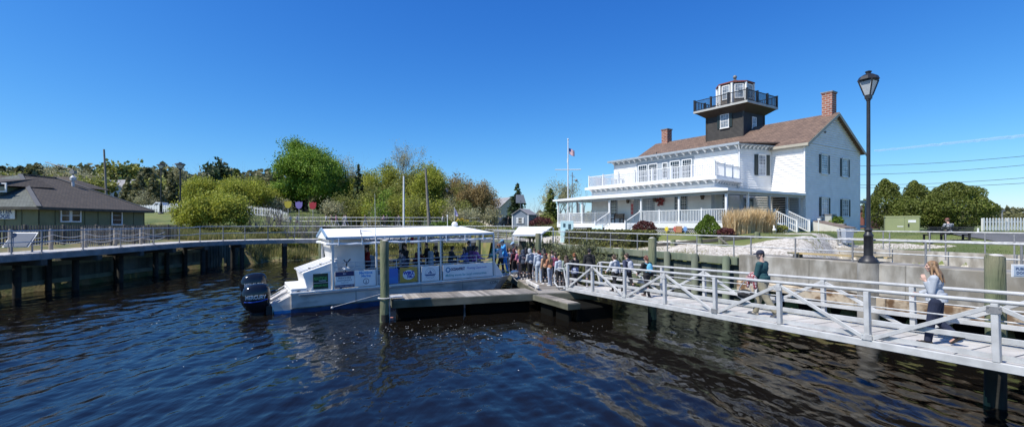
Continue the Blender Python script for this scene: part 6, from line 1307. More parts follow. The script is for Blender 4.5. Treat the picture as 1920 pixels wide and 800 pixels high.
# ornamental grass
def grass_clump(name, label, loc, rx, ry, h, n_, leaf, seed, cat='ornamental grass', w_=.012, rz=0, kind=None):
    q = np.random.default_rng(seed); t = thing(name, label, cat, loc, rz); bx_ = (q.random((n_, 2))-.5)*2*np.array([rx, ry]); an = q.random(n_)*6.28; ln = h*(.35+.7*q.random(n_)**.6)*(.86+.14*np.sin(bx_[:, 0]*9+seed)*np.sin(bx_[:, 1]*7)); le = .03+.26*q.random(n_)**1.5
    b0 = np.stack([bx_[:, 0], bx_[:, 1], np.zeros(n_)], 1); dx = np.stack([np.cos(an), np.sin(an), np.zeros(n_)], 1); sd_ = np.stack([-np.sin(an+.8), np.cos(an+.8), np.zeros(n_)], 1)*w_
    mid = b0+dx*(le*ln*.35)[:, None]+np.array([0, 0, 1])*(ln*.6)[:, None]; tip = b0+dx*(le*ln*1.3)[:, None]+np.array([0, 0, 1])*ln[:, None]
    V_ = np.stack([b0-sd_, b0+sd_, mid+sd_*.9, mid-sd_*.9, mid-sd_*1.5, mid+sd_*1.5, tip+sd_*.3, tip-sd_*.3], 1).reshape(-1, 3); link('blades', tri_mesh('blades', V_, np.arange(n_*8).reshape(-1, 4), [leaf]), t); return t
for i, (px, d_) in enumerate(((1380, 29.3), (1405, 29.9), (1430, 30.4))):
    grass_clump('ornamental_grass', ['left', 'middle', 'right'][i]+' clump of the tall dry tan grass in front of the porch', on_ground(px, d_), .62, .5, 1.7, 1000, Lf['reed'], 50+i, rz=.3, w_=.011)
# marsh and lawn grass (stuff)
def blades(name, P, h, w_, leaf, label=None, lean=.3):
    n_ = len(P); q = nrg; an = q.random(n_)*6.28; ln = h*(.5+.8*q.random(n_)); sd_ = np.stack([np.cos(an), np.sin(an), an*0], 1)*w_; tp = P+np.stack([np.cos(an+1.3)*lean*ln*q.random(n_), np.sin(an+1.3)*lean*ln*q.random(n_), ln], 1)
    V_ = np.stack([P-sd_, P+sd_, tp], 1).reshape(-1, 3); o = link(name, tri_mesh(name, V_, np.arange(n_*3).reshape(-1, 3), [leaf])); return tag(o, label, None, None, 'stuff')
n_ = 80000; px_ = nrg.uniform(-48, 6, n_); py_ = 49.0+nrg.random(n_)**1.6*11; k2 = nrg.random(n_) < .16; px_ = np.where(k2, nrg.uniform(-33, -22.5, n_), px_); py_ = np.where(k2, nrg.uniform(44.5, 51, n_), py_); zz = height(px_, py_); k = (zz > .05); P = np.stack([px_, py_, zz-.03], 1)[k]; P = P[(np.sin(P[:, 0]*1.9)+np.sin(P[:, 1]*2.7+P[:, 0]*.6)+nrg.normal(size=len(P))*.7) > -.5]; blades('marsh_grass', P, .62, .035, Lf['marsh'], 'yellow green marsh grass on the far bank')
n_ = 30000; px_ = nrg.uniform(6, 40, n_); py_ = nrg.uniform(14, 46, n_); tt = (px_-WL0.x)*.912+(py_-WL0.y)*.41; ss_ = (px_-WL0.x)*WLD.x+(py_-WL0.y)*WLD.y
shv = (ss_ > -4)*(tt < 9.2+1.0*np.sin(ss_*.6)) | ((tt < 12) & (ss_ <= 0)); inh = (tt > 8.6) & (ss_ > -9) ; 
hx = (px_-22)*(-.552)+(py_-36)*.834; hb_ = (px_-22)*.834+(py_-36)*.552; inside = (hx > -.3) & (hx < 18) & (hb_ > -10.2); road = (px_ > 33) & (tt > 12)
k = ~shv & ~inside & (tt > .6); zz = height(px_, py_); blades('lawn_grass', np.stack([px_, py_, zz-.01], 1)[k], .09, .012, Lf['lawn'], 'short green lawn grass')
n_ = 16000; px_ = nrg.uniform(-42, -18, n_); py_ = nrg.uniform(46, 84, n_); zz = height(px_, py_); k = zz > .6; blades('lawn_grass', np.stack([px_, py_, zz-.02], 1)[k], .2, .03, Lf['lawn'], 'green lawn slope at left')
# dry weeds on soil at the wall edge
n_ = 5000; s_ = nrg.uniform(.3, 16, n_); t_ = 1.2+nrg.random(n_)**2*2.0+ (nrg.random(n_) < .4)*5.5; px_ = WL0.x+WLD.x*s_+.912*t_; py_ = WL0.y+WLD.y*s_+.41*t_; zz = height(px_, py_); kk = np.sin(s_*1.7)+np.sin(s_*4.1+t_) > .1; blades('dry_weeds', np.stack([px_, py_, zz-.01], 1)[kk], .13, .01, Lf['marsh'], 'dry weeds along the shell path')
# wooded hill: far trees as individuals from few prototypes, farther wood as one mass
protos = []
for j, (kd, w_, h_) in enumerate((('pineb', 7, 11), ('juniper', 6, 11), ('olive', 9, 10), ('pale', 9, 11))):
    if j < 2: t = conifer('hill_tree', 'x', h_, w_, Lf[kd], 300+j, (0, 0, 0), .8, .55, .15, group='trees on the left hill', taper=.55, irr=.6)
    else: t = decid('hill_tree', 'x', h_, w_, Lf[kd], 300+j, nl=10, ls=.45 if kd != 'pale' else .22, clump=.8, loc=(0, 0, 0), depth=4, kids=3, spread=.6, trunk=.2, group='trees on the left hill')
    protos.append(t)
hq = random.Random(31); used = set()
for k in range(64):
    d_ = hq.uniform(118, 185); px = hq.uniform(-40, 520) if k < 46 else hq.uniform(-20, 330); j = hq.randrange(4); kk = hq.uniform(.75, 1.15)
    if 185 < px < 245 and d_ < 150: d_ = hq.uniform(152, 185)
    o = protos[j] if j not in used else copy_tree(protos[j]); used.add(j)
    x_ = X(px, d_); o.location = (x_, d_, hz(x_, d_)-.3); o.rotation_euler.z = hq.uniform(0, 6.3); o.scale = (kk, kk, kk*hq.uniform(.85, 1.1)); o['label'] = ['brownish pine among the woods covering the left hill', 'dark pine among the woods covering the left hill', 'olive leafy tree among the woods covering the left hill', 'pale budding tree among the woods covering the left hill'][j]; o['group'] = ['brownish hill pines', 'dark hill pines', 'leafy hill trees', 'budding hill trees'][j]
for j in range(4):
    if j not in used: 
        for c in list(protos[j].children): bpy.data.objects.remove(c)
        bpy.data.objects.remove(protos[j])
n_ = 26000; px_ = nrg.uniform(-330, -10, n_); py_ = nrg.uniform(190, 260, n_); zz = height(px_, py_); bumpy = 5+3*np.sin(px_*.21)*np.sin(py_*.17)+2.5*np.sin(px_*.53+1); P = np.stack([px_, py_, zz+nrg.random(n_)**.6*np.maximum(bumpy, 2)], 1)
o = link('hill_wood', leaves(P, 1.0, Lf['pineb'], 'hill_wood')); tag(o, 'dense far woods on the skyline at left', kind='stuff')
n_ = 9000; px_ = nrg.uniform(180, 480, n_); py_ = nrg.uniform(255, 300, n_); P = np.stack([px_, py_, 2.5+nrg.random(n_)*(10.0+.9*np.sin(px_*.11)+.8*np.sin(px_*.37))], 1); o = link('far_wood', leaves(P, 1.2, Lf['pineb'], 'far_wood')); tag(o, 'low dark line of far woods at right', kind='stuff')
n_ = 9000; px_ = nrg.uniform(-8, 60, n_); py_ = nrg.uniform(125, 150, n_); P = np.stack([px_, py_, 2.5+nrg.random(n_)*(3.5+1.0*np.sin(px_*.3)+np.sin(px_*.9))], 1); o = link('middle_wood', leaves(P, .45, Lf['pale'], 'middle_wood')); tag(o, 'brownish scrub far behind the shed and flagpole', kind='stuff')
# ---------- people ----------
def capsule(m, p, q, r0, r1, n=12):
    p = Vector(p); q = Vector(q); m.tube(p, q, r0, r1, n); m.sph(p, r0, n, 8); m.sph(q, r1, n, 8)
def remesh(mb, name, voxel, mats, smooth_it=3, deco=None):
    me = bpy.data.meshes.new('tmp'); me.from_pydata(mb.v, [], mb.f); o = bpy.data.objects.new('tmp', me); COL.objects.link(o)
    md = o.modifiers.new('r', 'REMESH'); md.mode = 'VOXEL'; md.voxel_size = voxel; md.use_smooth_shade = True
    if smooth_it: sm = o.modifiers.new('s', 'SMOOTH'); sm.factor = .5; sm.iterations = smooth_it
    dg = bpy.context.evaluated_depsgraph_get(); dg.update(); r = bpy.data.meshes.new_from_object(o.evaluated_get(dg)); bpy.data.objects.remove(o); bpy.data.meshes.remove(me)
    r.name = name; r.materials.clear()
    for x in mats: r.materials.append(x)
    r.polygons.foreach_set('use_smooth', [True]*len(r.polygons))
    if deco: deco(r)
    return r
def sk(P, base, side=1):   # helper for FK
    return P
class Pose:
    def __init__(s, arms=((.1, .3, .1), (.1, .3, .1)), legs=((.1, .1), (-.1, .2)), lean=.03, head=(0, 0), sit=False, hy=0): s.arms, s.legs, s.lean, s.head, s.sit, s.hy = arms, legs, lean, head, sit, hy
def joints(ps, fem=False, stout=1.0):
    J = {}; J['pel'] = V(0, 0, .95); sh_ = .165 if fem else .185
    ln = lambda y, z: V(0, y*math.cos(ps.lean)+z*math.sin(ps.lean), z*math.cos(ps.lean)-y*math.sin(ps.lean))+J['pel']
    J['waist'] = ln(0, .13); J['chest'] = ln(.0, .34); J['neck'] = ln(-.005, .51); J['headb'] = ln(.01, .60)
    J['head'] = J['headb']+V(0, .025+.04*math.sin(ps.head[1]), .085)
    for i, s in enumerate((-1, 1)):
        a, e, ab = ps.arms[i][:3]; inw = ps.arms[i][3] if len(ps.arms[i]) > 3 else .0
        S = ln(-.01, .44)+V(s*sh_, 0, 0); d1 = V(s*math.sin(ab), math.sin(a)*math.cos(ab), -math.cos(a)*math.cos(ab)); E = S+d1*.285
        d2 = V(-s*math.sin(inw)+s*math.sin(ab)*.4, math.sin(a+e), -math.cos(a+e)).normalized(); Wr = E+d2*.245
        J['sh%d' % i], J['el%d' % i], J['wr%d' % i], J['hd%d' % i] = S, E, Wr, d2
        h_, k_ = ps.legs[i]; Hp = J['pel']+V(s*.092, 0, -.04); d1 = V(s*.02, math.sin(h_), -math.cos(h_)); K = Hp+d1*.43; d2 = V(0, math.sin(h_-k_), -math.cos(h_-k_)); An = K+d2*.41
        J['hp%d' % i], J['kn%d' % i], J['an%d' % i] = Hp, K, An; J['fa%d' % i] = (h_-k_)
    return J
def foot_dir(J, i, ps):
    a = J['fa%d' % i]; a2 = a*.75 if a < 0 else a*.3; return V(0, math.cos(a2), math.sin(a2))
def build_person(key, ps, fem=False, vox=.014, fingers=True, hair='short', top='hoodie', hood=False, legw=1.0, stout=1.0, topsleeve=True, cap=False, pack=False, skirt=False):
    J = joints(ps, fem, stout); out = {}
    # ground offset
    zmin = min((J['an%d' % i]+V(0, 0, -.085)+foot_dir(J, i, ps)*.0).z for i in (0, 1)); off = V(0, 0, -zmin) if not ps.sit else V(0, 0, .45-J['hp0'].z+.07)
    for k in list(J):
        if isinstance(J[k], Vector) and not k.startswith('hd'): J[k] = J[k]+off
    # body
    m = MB(); hd = J['head']
    yaw, pit = ps.head
    def H(x, y, z): # head local -> world
        p = V(x, y, z); p = Matrix.Rotation(-pit, 3, 'X') @ p; p = Matrix.Rotation(yaw, 3, 'Z') @ p; return hd+p
    def hs(x, y, z, r, n=12):
        c = H(x, y, z); rx = (r, r, r) if not isinstance(r, tuple) else r; mb2 = MB(); mb2.sph((0, 0, 0), rx, n, 8); m.add([Matrix.Rotation(yaw, 3, 'Z') @ (Matrix.Rotation(-pit, 3, 'X') @ Vector(v))+c for v in mb2.v], mb2.f)
    hs(0, -.005, .03, (.076, .097, .088)); hs(0, .022, -.03, (.058, .070, .068)); hs(0, .060, -.085, (.030, .026, .024)); hs(0, .045, -.05, (.045, .045, .045))
    hs(0, .098, -.005, (.011, .018, .024)); hs(0, .106, -.020, (.016, .016, .012)); hs(0, .080, .032, (.05, .02, .014)); hs(0, .088, -.052, (.022, .014, .009))
    for s in (-1, 1): hs(s*.077, -.008, .0, (.012, .02, .032)); hs(s*.045, .058, -.015, (.024, .026, .022))
    capsule(m, J['neck'], J['headb']+V(0, 0, .03), .056, .052); capsule(m, J['neck']-V(0, 0, .04), J['chest'], .075, .11)
    for c, r in ((J['chest'], (.15, .098, .15)), (J['waist'], (.125, .09, .13)), (J['pel'], (.145, .10, .12))): m.sph(c, r, 14, 8)
    for i, s in enumerate((-1, 1)):
        capsule(m, J['sh%d' % i], J['el%d' % i], .052, .038); capsule(m, J['el%d' % i], J['wr%d' % i], .038, .026)
        capsule(m, J['chest']+V(s*.06, 0, .1), J['sh%d' % i], .07, .055)
        capsule(m, J['hp%d' % i], J['kn%d' % i], .085, .055); capsule(m, J['kn%d' % i], J['an%d' % i], .055, .036); m.sph(J['kn%d' % i]*.75+J['an%d' % i]*.25+V(0, -.02, 0), .055, 10, 6)
        fd_ = foot_dir(J, i, ps); capsule(m, J['an%d' % i]-V(0, 0, .04)-fd_*.03, J['an%d' % i]-V(0, 0, .05)+fd_*.14, .036, .026)
        # hand
        d = J['hd%d' % i].normalized(); sdv = d.cross(V(s, 0, 0)); sdv = sdv.normalized() if sdv.length > .1 else V(0, 1, 0); pn = d.cross(sdv).normalized(); w0 = J['wr%d' % i]
        for k in range(4): o_ = (k-1.5)*.02; capsule(m, w0+d*.015+sdv*o_*.5, w0+d*.085+sdv*o_, .015, .013, 8)
        if fingers:
            for k in range(4):
                o_ = (k-1.5)*.021; L_ = (.065, .075, .07, .055)[k]; b = w0+d*.088+sdv*o_; c_ = b+(d*.85-V(s, 0, 0)*.25-V(0, 0, 0)).normalized()*L_*.5; e_ = c_+(d*.6-V(s, 0, 0)*.6).normalized()*L_*.5; capsule(m, b, c_, .0095, .0088, 6); capsule(m, c_, e_, .0088, .0078, 6)
            fr_ = sdv if sdv.y > 0 else -sdv; b = w0+d*.03+fr_*.028; c_ = b+(d*.6+fr_*.7).normalized()*.04; capsule(m, b, c_, .012, .010, 6); capsule(m, c_, c_+(d*.9+fr_*.2).normalized()*.03, .010, .008, 6)
    eyes = [H(s*.032, .088, .012) for s in (-1, 1)]; mouth = H(0, .10, -.052)
    def deco(me):
        mi = [0]*len(me.polygons)
        for p in me.polygons:
            c = p.center
            if (c-eyes[0]).length < .012 or (c-eyes[1]).length < .012: mi[p.index] = 1
            elif abs((c-mouth).z) < .008 and (c-mouth).length < .022: mi[p.index] = 2
        me.polygons.foreach_set('material_index', mi)
    out['body'] = remesh(m, 'body', vox*.72, [None, None, None], 1, deco)
    # top
    m = MB(); g_ = .022 if top != 'shirt' else .014; k_ = stout
    m.sph(J['chest'], (.165*k_, .118*k_, .17), 14, 8); m.sph(J['waist'], (.150*k_, .112*k_, .15), 14, 8); hem = J['pel']+V(0, 0, .0); m.tube(J['waist'], hem+V(0, 0, -.03), .15*k_, .152*k_, 14); m.v = [tuple(v) for v in m.v]
    m.tube(J['chest']+V(0, 0, .05), J['neck']+V(0, 0, -.005), .13, .068, 14)
    for i, s in enumerate((-1, 1)):
        capsule(m, J['chest']+V(s*.07, 0, .10), J['sh%d' % i], .078, .062+g_); capsule(m, J['sh%d' % i], J['el%d' % i], .058+g_, .044+g_)
        if topsleeve:
            w_ = J['wr%d' % i]; e_ = J['el%d' % i]; m.sph(e_, .046+g_, 10, 6); m.tube(e_, w_-(w_-e_).normalized()*.01, .044+g_, .032+g_, 10)
    if hood: m.sph(J['neck']+V(0, -.065, -.0), (.11, .075, .075), 12, 8)
    out['top'] = remesh(m, 'top', vox, [None], 3)
    # squash front-back of hem handled by spheres; trousers
    m = MB(); m.sph(J['pel']+V(0, -.005, .0), (.152*k_, .115*k_, .12), 14, 8)
    for i, s in enumerate((-1, 1)):
        hp, kn, an = J['hp%d' % i], J['kn%d' % i], J['an%d' % i]; capsule(m, hp, kn, .098*legw, .068*legw); m.sph(hp+V(0, -.035, .01), .095, 12, 8)
        if not skirt: e_ = an+V(0, 0, -.02); m.tube(kn, e_, .068*legw, .056*legw, 12); m.sph(kn, .068*legw, 10, 6)
    out['trousers'] = remesh(m, 'trousers', vox, [None], 3)
    for i in (0, 1):
        m = MB(); fd_ = foot_dir(J, i, ps); a = J['an%d' % i]; up = V(0, -fd_.z, fd_.y); capsule(m, a-up*.045-fd_*.045, a-up*.052+fd_*.07, .042, .040); capsule(m, a-up*.052+fd_*.07, a-up*.06+fd_*.17, .040, .028); m.tube(a-up*.05, a+up*.0, .044, .046, 10)
        hb_ = [a-up*.09-fd_*.085+V(s_*.034, 0, 0) for s_ in (-1, 1)]; tb_ = [a-up*.088+fd_*.2+V(s_*.036, 0, 0) for s_ in (1, -1)]; m.hull(hb_+tb_, [p+up*.02 for p in hb_+tb_])
        out['shoe%d' % i] = remesh(m, 'shoe', min(vox, .012), [None], 1)
    # hair
    m = MB()
    def hh(x, y, z, r): 
        c = H(x, y, z); mb2 = MB(); mb2.sph((0, 0, 0), r, 12, 8); m.add([Matrix.Rotation(yaw, 3, 'Z') @ (Matrix.Rotation(-pit, 3, 'X') @ Vector(v))+c for v in mb2.v], mb2.f)
    if hair == 'hood':
        hh(0, -.02, .03, (.115, .118, .125)); hh(0, -.05, -.06, (.11, .09, .09)); hh(0, .0, -.10, (.10, .09, .05))
    else:
        hh(0, -.018, .045, (.087, .102, .088)); hh(0, -.045, -.005, (.083, .075, .085))
        for s in (-1, 1): hh(s*.055, -.01, .05, (.036, .07, .055))
        if hair == 'long' or hair == 'longwavy':
            L_ = .40 if hair == 'long' else .33
            for k in range(7):
                u = (k-3)/3; b = H(u*.078, -.07+.04*abs(u), .0); c_ = b+V(u*.045, -.085, -L_*.5); e_ = b+V(u*.06, -.125-.02*math.cos(k*2.), -L_*(.95+.12*math.sin(k*3))); capsule(m, b, c_, .036, .036, 8); capsule(m, c_, e_, .036, .010, 8)
            for s in (-1, 1): b = H(s*.078, .02, .02); capsule(m, b, b+V(s*.022, -.02, -.16), .024, .024, 8); capsule(m, b+V(s*.022, -.02, -.16), b+V(s*.04, -.05, -.30), .026, .008, 8)
        if hair == 'pony': b = H(0, -.10, .05); capsule(m, b, b+V(0, -.04, -.06), .03, .035, 8); capsule(m, b+V(0, -.04, -.06), b+V(0, -.03, -.24), .035, .015, 8)
        if hair == 'bun': hh(0, -.085, .10, (.048, .048, .045))
    out['hair'] = remesh(m, 'hair', vox*.8, [None], 1)
    if cap:
        m = MB(); c = H(0, -.008, .06); mb2 = MB(); mb2.sph((0, 0, 0), (.092, .108, .082), 16, 10); m.add([Matrix.Rotation(yaw, 3, 'Z') @ (Matrix.Rotation(-pit, 3, 'X') @ V(v[0], v[1], max(v[2], -.02)))+c for v in mb2.v], mb2.f)
        br_ = [(-.07, .07, .045), (.07, .07, .045), (.062, .15, .035), (.03, .18, .030), (-.03, .18, .030), (-.062, .15, .035)]; m.hull([H(*b) for b in br_], [H(b[0], b[1], b[2]+.014) for b in br_]); out['cap'] = m.mesh('cap', [M['rubber']], smooth=True); out['cap'].materials.clear(); out['cap'].materials.append(None)
    if pack:
        m = MB(); c = J['chest']+V(0, -.20, -.04); m.sph(c, (.145, .095, .20), 14, 10); m.sph(c+V(0, -.05, -.09), (.11, .07, .10), 12, 8)
        for s in (-1, 1): m.path([c+V(s*.09, .06, .16), J['sh%d' % (0 if s < 0 else 1)]+V(-s*.07, .0, .07), J['chest']+V(s*.10, .13, .02), J['waist']+V(s*.13, .02, .02), c+V(s*.1, .05, -.16)], .022, 6)
        out['backpack'] = remesh(m, 'backpack', vox, [None], 2)
    out['J'] = J; return out
CACHE = {}
SK = {'fair': flat('fair_skin', (.55, .34, .26), .5), 'tan': flat('tan_skin', (.40, .22, .15), .5)}
EYE = flat('dark_eye', (.03, .02, .015), .3); LIP = flat('lip', (.42, .17, .15), .5)
def fabric(name, c): return mat(name, c, .9, c2=tuple(x*.82 for x in c), ns=7, bump=.35, bs=9, dist=.03)
def person(label, loc, face, H_, pose, skin='fair', hair=('short', (.08, .05, .03)), top=(.5, .5, .5), trousers=(.02, .02, .025), shoes=(.6, .6, .6), group='people', hood=False, fem=False, cap=None, pack=None, vox=.018, legw=1., stout=1., matcap=None, topmat=None, key=None, fingers=True, skirt=False, sink=0):
    kk = key or (pose, hair[0], hood, fem, bool(cap), bool(pack), round(vox, 3), legw, stout, skirt)
    if kk not in CACHE: CACHE[kk] = build_person(kk, POSES[pose], fem, vox, fingers, hair[0], 'hoodie', hood or hair[0] == 'hood', legw, stout, True, bool(cap), bool(pack), skirt)
    ms = CACHE[kk]; t = thing('person', label, 'person', loc, math.atan2(-face[0], face[1]), group); s = H_/1.76; t.scale = (s, s, s)
    mk = lambda pre, c: fabric(f'{pre}_{int(c[0]*100)}_{int(c[1]*100)}_{int(c[2]*100)}', c)
    def part(nm, me, mats):
        o = link(nm, me, t)
        for i, mm in enumerate(mats): o.material_slots[i].link = 'OBJECT'; o.material_slots[i].material = mm
        return o
    part('body', ms['body'], [SK[skin], EYE, LIP]); part('hoodie' if hood or hair[0] == 'hood' else 'shirt', ms['top'], [topmat or mk('top_cloth', top)]); part('trousers' if not skirt else 'shorts', ms['trousers'], [mk('trouser_cloth', trousers)]); part('shoe', ms['shoe0'], [mk('shoe', shoes)]); part('shoe', ms['shoe1'], [mk('shoe', shoes)])
    part('hood' if hair[0] == 'hood' else 'hair', ms['hair'], [topmat or mk('top_cloth', top) if hair[0] == 'hood' else mat('strand_hair_%d' % int(hair[1][0]*1000), hair[1], .55, c2=tuple(x*.45 for x in hair[1]), ns=26, stretch=(1, 1, .10), bump=.5, bs=40, dist=.01)])
    if cap: part('cap', ms['cap'], [mk('cap_cloth', cap)])
    if pack: part('backpack', ms['backpack'], [mk('pack_cloth', pack)])
    return t, ms['J']
POSES = {
 'stand': Pose(((.05, .25, .12), (.1, .2, .12)), ((.06, .06), (-.08, .06))),
 'stand2': Pose(((.25, 1.3, .1, .5), (.2, 1.2, .12, .5)), ((-.05, .05), (.08, .1)), .06, (.5, .2)),
 'walk': Pose(((.4, .5, .1), (-.3, .3, .12)), ((-.28, .12), (.38, .12)), .05),
 'walk2': Pose(((-.25, .4, .12), (.35, .7, .12)), ((.34, .1), (-.3, .3)), .06, (.3, .1)),
 'wait': Pose(((.1, .9, .15, .4), (.1, .9, .15, .4)), ((.0, .02), (.1, .15)), .02, (-.5, .1)),
 'sit': Pose(((.5, .9, .15, .3), (.5, .8, .15, .3)), ((1.5, 1.5), (1.45, 1.4)), .15, (.2, .25), True),
 'sit2': Pose(((.3, 1.1, .15, .3), (.9, .6, .1, .2)), ((1.5, 1.5), (1.45, 1.5)), .3, (-.4, .4), True),
 'board': Pose(((.8, .7, .15, .2), (.9, .5, .2, .1)), ((.35, .35), (-.15, .1)), .2, (.3, .2)),
 'man': Pose(((.20, 1.0, .10, .35), (.12, 1.15, .12, .45)), ((-.36, .25), (.30, .05)), .04, (1.05, .08)),
 'woman': Pose(((.12, 2.62, .14, .10), (.25, .9, .12, .3)), ((.18, .06), (-.02, .85)), .07, (.30, .06)),
}
UPG = (GD.x, GD.y)
def gpos(px, t_=.85, z_=None):
    o = Vector((2.35, 20.7))+gy.to_2d()*t_; r = (px-960)/F; s = (r*o.y-o.x)/(gx.x-r*gx.y)
    if s < 0: return (o.x+gx.x*s, o.y+gx.y*s, .785)
    p = gpt(s, t_, .125); return (p.x, p.y, p.z+.002)
brown = (.09, .05, .028); blond = (.42, .27, .12); black = (.015, .012, .012); red = (.28, .10, .035); W = 'children waiting to board'
blackt = (.02, .02, .024)
# queue on the gangway
person('child in white hoodie with brown ponytail on the gangway, back to camera', gpos(1153, .7), (-.5, .87), 1.50, 'walk', hair=('pony', brown), top=(.62, .63, .65), trousers=blackt, shoes=(.35, .22, .14), group=W, hood=True)
person('child in navy hoodie with pale backpack on the gangway behind the white hoodie', gpos(1177, .95), (-.5, .87), 1.56, 'walk2', hair=('short', brown), top=(.06, .07, .12), trousers=blackt, group=W, hood=True, pack=(.45, .47, .52))
person('child in black top with bright blue backpack, last of the queue on the gangway', gpos(1213, .85), (-.4, .9), 1.52, 'walk', hair=('pony', (.2, .07, .04)), top=(.02, .02, .022), trousers=blackt, shoes=(.12, .08, .07), group=W, pack=(.16, .50, .68))
person('teen in black hoodie looking down near the gangway foot', gpos(1105, .95), (.2, .98), 1.66, 'wait', hair=('short', black), top=(.018, .018, .02), trousers=(.16, .16, .17), shoes=(.55, .5, .48), group=W, hood=True)
t1, _ = person('red haired child in black top with plaid shirt round the waist at the gangway foot', gpos(1078, .6), (-.5, .87), 1.62, 'wait', hair=('bun', red), top=(.02, .02, .022), trousers=(.03, .03, .04), shoes=(.4, .28, .2), group=W, fem=True)
m = MB(); m.tube((0, 0, .82), (0, 0, 1.10), .20, .165, 16); me_ = remesh(m, 'tied_shirt', .02, [plaid('blue_plaid', (.05, .08, .25), (.55, .6, .7), (.02, .03, .10), 9)], 3); link('tied_shirt', me_, t1)
# on the dock
fq0 = random.Random(77)
def dk(px, feet, z_=.785): d = (CAMZ-z_)*F/(feet-420); return (X(px, d), d, z_)
person('blond child with bun in white and blue hoodie wearing a grey backpack', dk(1049, 540), (-.3, .95), 1.46, 'stand', hair=('bun', blond), top=(.55, .60, .68), trousers=blackt, shoes=(.15, .15, .16), group=W, hood=True, pack=(.22, .23, .28))
person('long haired blond child with black jacket tied at the waist and pale jeans', dk(1031, 535), (-.6, .8), 1.50, 'stand2', hair=('long', blond), top=(.50, .22, .12), trousers=(.38, .42, .50), shoes=(.6, .6, .6), group=W, fem=True)
person('brown haired child in tan hoodie between two taller children', dk(1022, 532), (-.3, .9), 1.48, 'stand', hair=('long', brown), top=(.50, .30, .18), trousers=blackt, shoes=(.65, .65, .65), group=W, fem=True)
person('child in pale blue hoodie and light jeans, hands at the sides', dk(1010, 529), (-.1, 1), 1.60, 'stand', hair=('short', (.14, .06, .03)), top=(.46, .52, .60), trousers=(.42, .48, .54), shoes=(.7, .7, .7), group=W, hood=True, legw=1.15)
person('child in maroon top with long black hair beyond the pale blue hoodie', dk(1019, 523), (.3, .9), 1.62, 'stand2', hair=('long', black), top=(.25, .02, .03), trousers=blackt, group=W)
person('child in light grey hoodie with the hood up and black trousers', dk(994, 525), (-.6, .8), 1.62, 'wait', hair=('hood', blond), top=(.42, .44, .47), trousers=blackt, shoes=(.6, .58, .56), group=W)
t1, J1 = person('child in navy hoodie with the hood up and pale lettering on the back', dk(981, 523.5), (-.1, 1), 1.55, 'wait', hair=('hood', black), top=(.05, .065, .10), trousers=blackt, shoes=(.6, .58, .56), group=W)
text('TA', .17, flat('faded_print', (.5, .35, .35)), t1, (0, -.16, 1.30), (1, 0, 0), (0, 0, 1), extrude=.012)
person('child in pink hoodie behind the navy hooded child', dk(974, 519), (-.5, .8), 1.52, 'stand2', hair=('long', blond), top=(.62, .22, .32), trousers=(.45, .25, .2), group=W)
person('child in dark red jacket and white hood by the bow', dk(964, 516), (-.6, .8), 1.50, 'stand', hair=('hood', black), top=(.10, .03, .035), trousers=blackt, group=W)
BB = 'people stepping onto the bow'
def bp_(s, t): p = bpt(s, t, .89); return (p.x, p.y, p.z)
person('adult in bright blue tracksuit and cap helping children at the bow', bp_(10.62, .8), (-.9, -.2), 1.80, 'board', hair=('short', black), top=(.06, .32, .68), trousers=(.05, .28, .66), shoes=(.35, .42, .08), group=BB, hood=True, cap=(.15, .3, .45))
person('adult in black jacket and pale blue cap behind the blue tracksuit', dk(964, 511), (-.9, -.2), 1.82, 'stand2', hair=('short', brown), top=(.02, .02, .022), trousers=blackt, group=BB, cap=(.3, .45, .6))
person('red haired child in white and blue shirt stepping aboard', bp_(10.2, .5), (-.9, .3), 1.60, 'board', hair=('pony', red), top=(.50, .53, .60), trousers=blackt, group=BB)
person('red haired child in teal top just inside the bow', bp_(9.9, .7), (-.9, .3), 1.62, 'wait', hair=('bun', red), top=(.05, .36, .36), trousers=blackt, group=BB)
for px, ft, h_, tp, hr, lb in ((1002, 519, 1.58, (.45, .46, .50), ('short', brown), 'child in grey top half hidden behind the pale grey hood'), (987, 517, 1.60, (.03, .03, .04), ('long', black), 'child in black top behind the navy hooded child'), (1041, 530, 1.5, (.22, .05, .10), ('pony', brown), 'child in wine red top between the blond bun and the tan hoodie'),
    (956, 514, 1.5, (.30, .32, .36), ('short', red), 'red haired child in grey top squeezed beside the bow'), (1035, 526, 1.55, (.10, .12, .18), ('short', brown), 'child in slate top behind the pale jeans'), (968, 513, 1.62, (.55, .50, .48), ('bun', brown), 'child in cream top at the back of the queue by the bow'), (1062, 541, 1.5, (.30, .36, .30), ('long', brown), 'child in sage top at the very foot of the gangway')):
    person(lb, dk(px, ft), (fq0.uniform(-.8, .2), .8), h_, fq0.choice(('stand', 'stand2', 'wait')), hair=hr, top=tp, trousers=blackt if px != 1002 else (.3, .34, .4), group=W, fem=hr[0] in ('long', 'pony'))
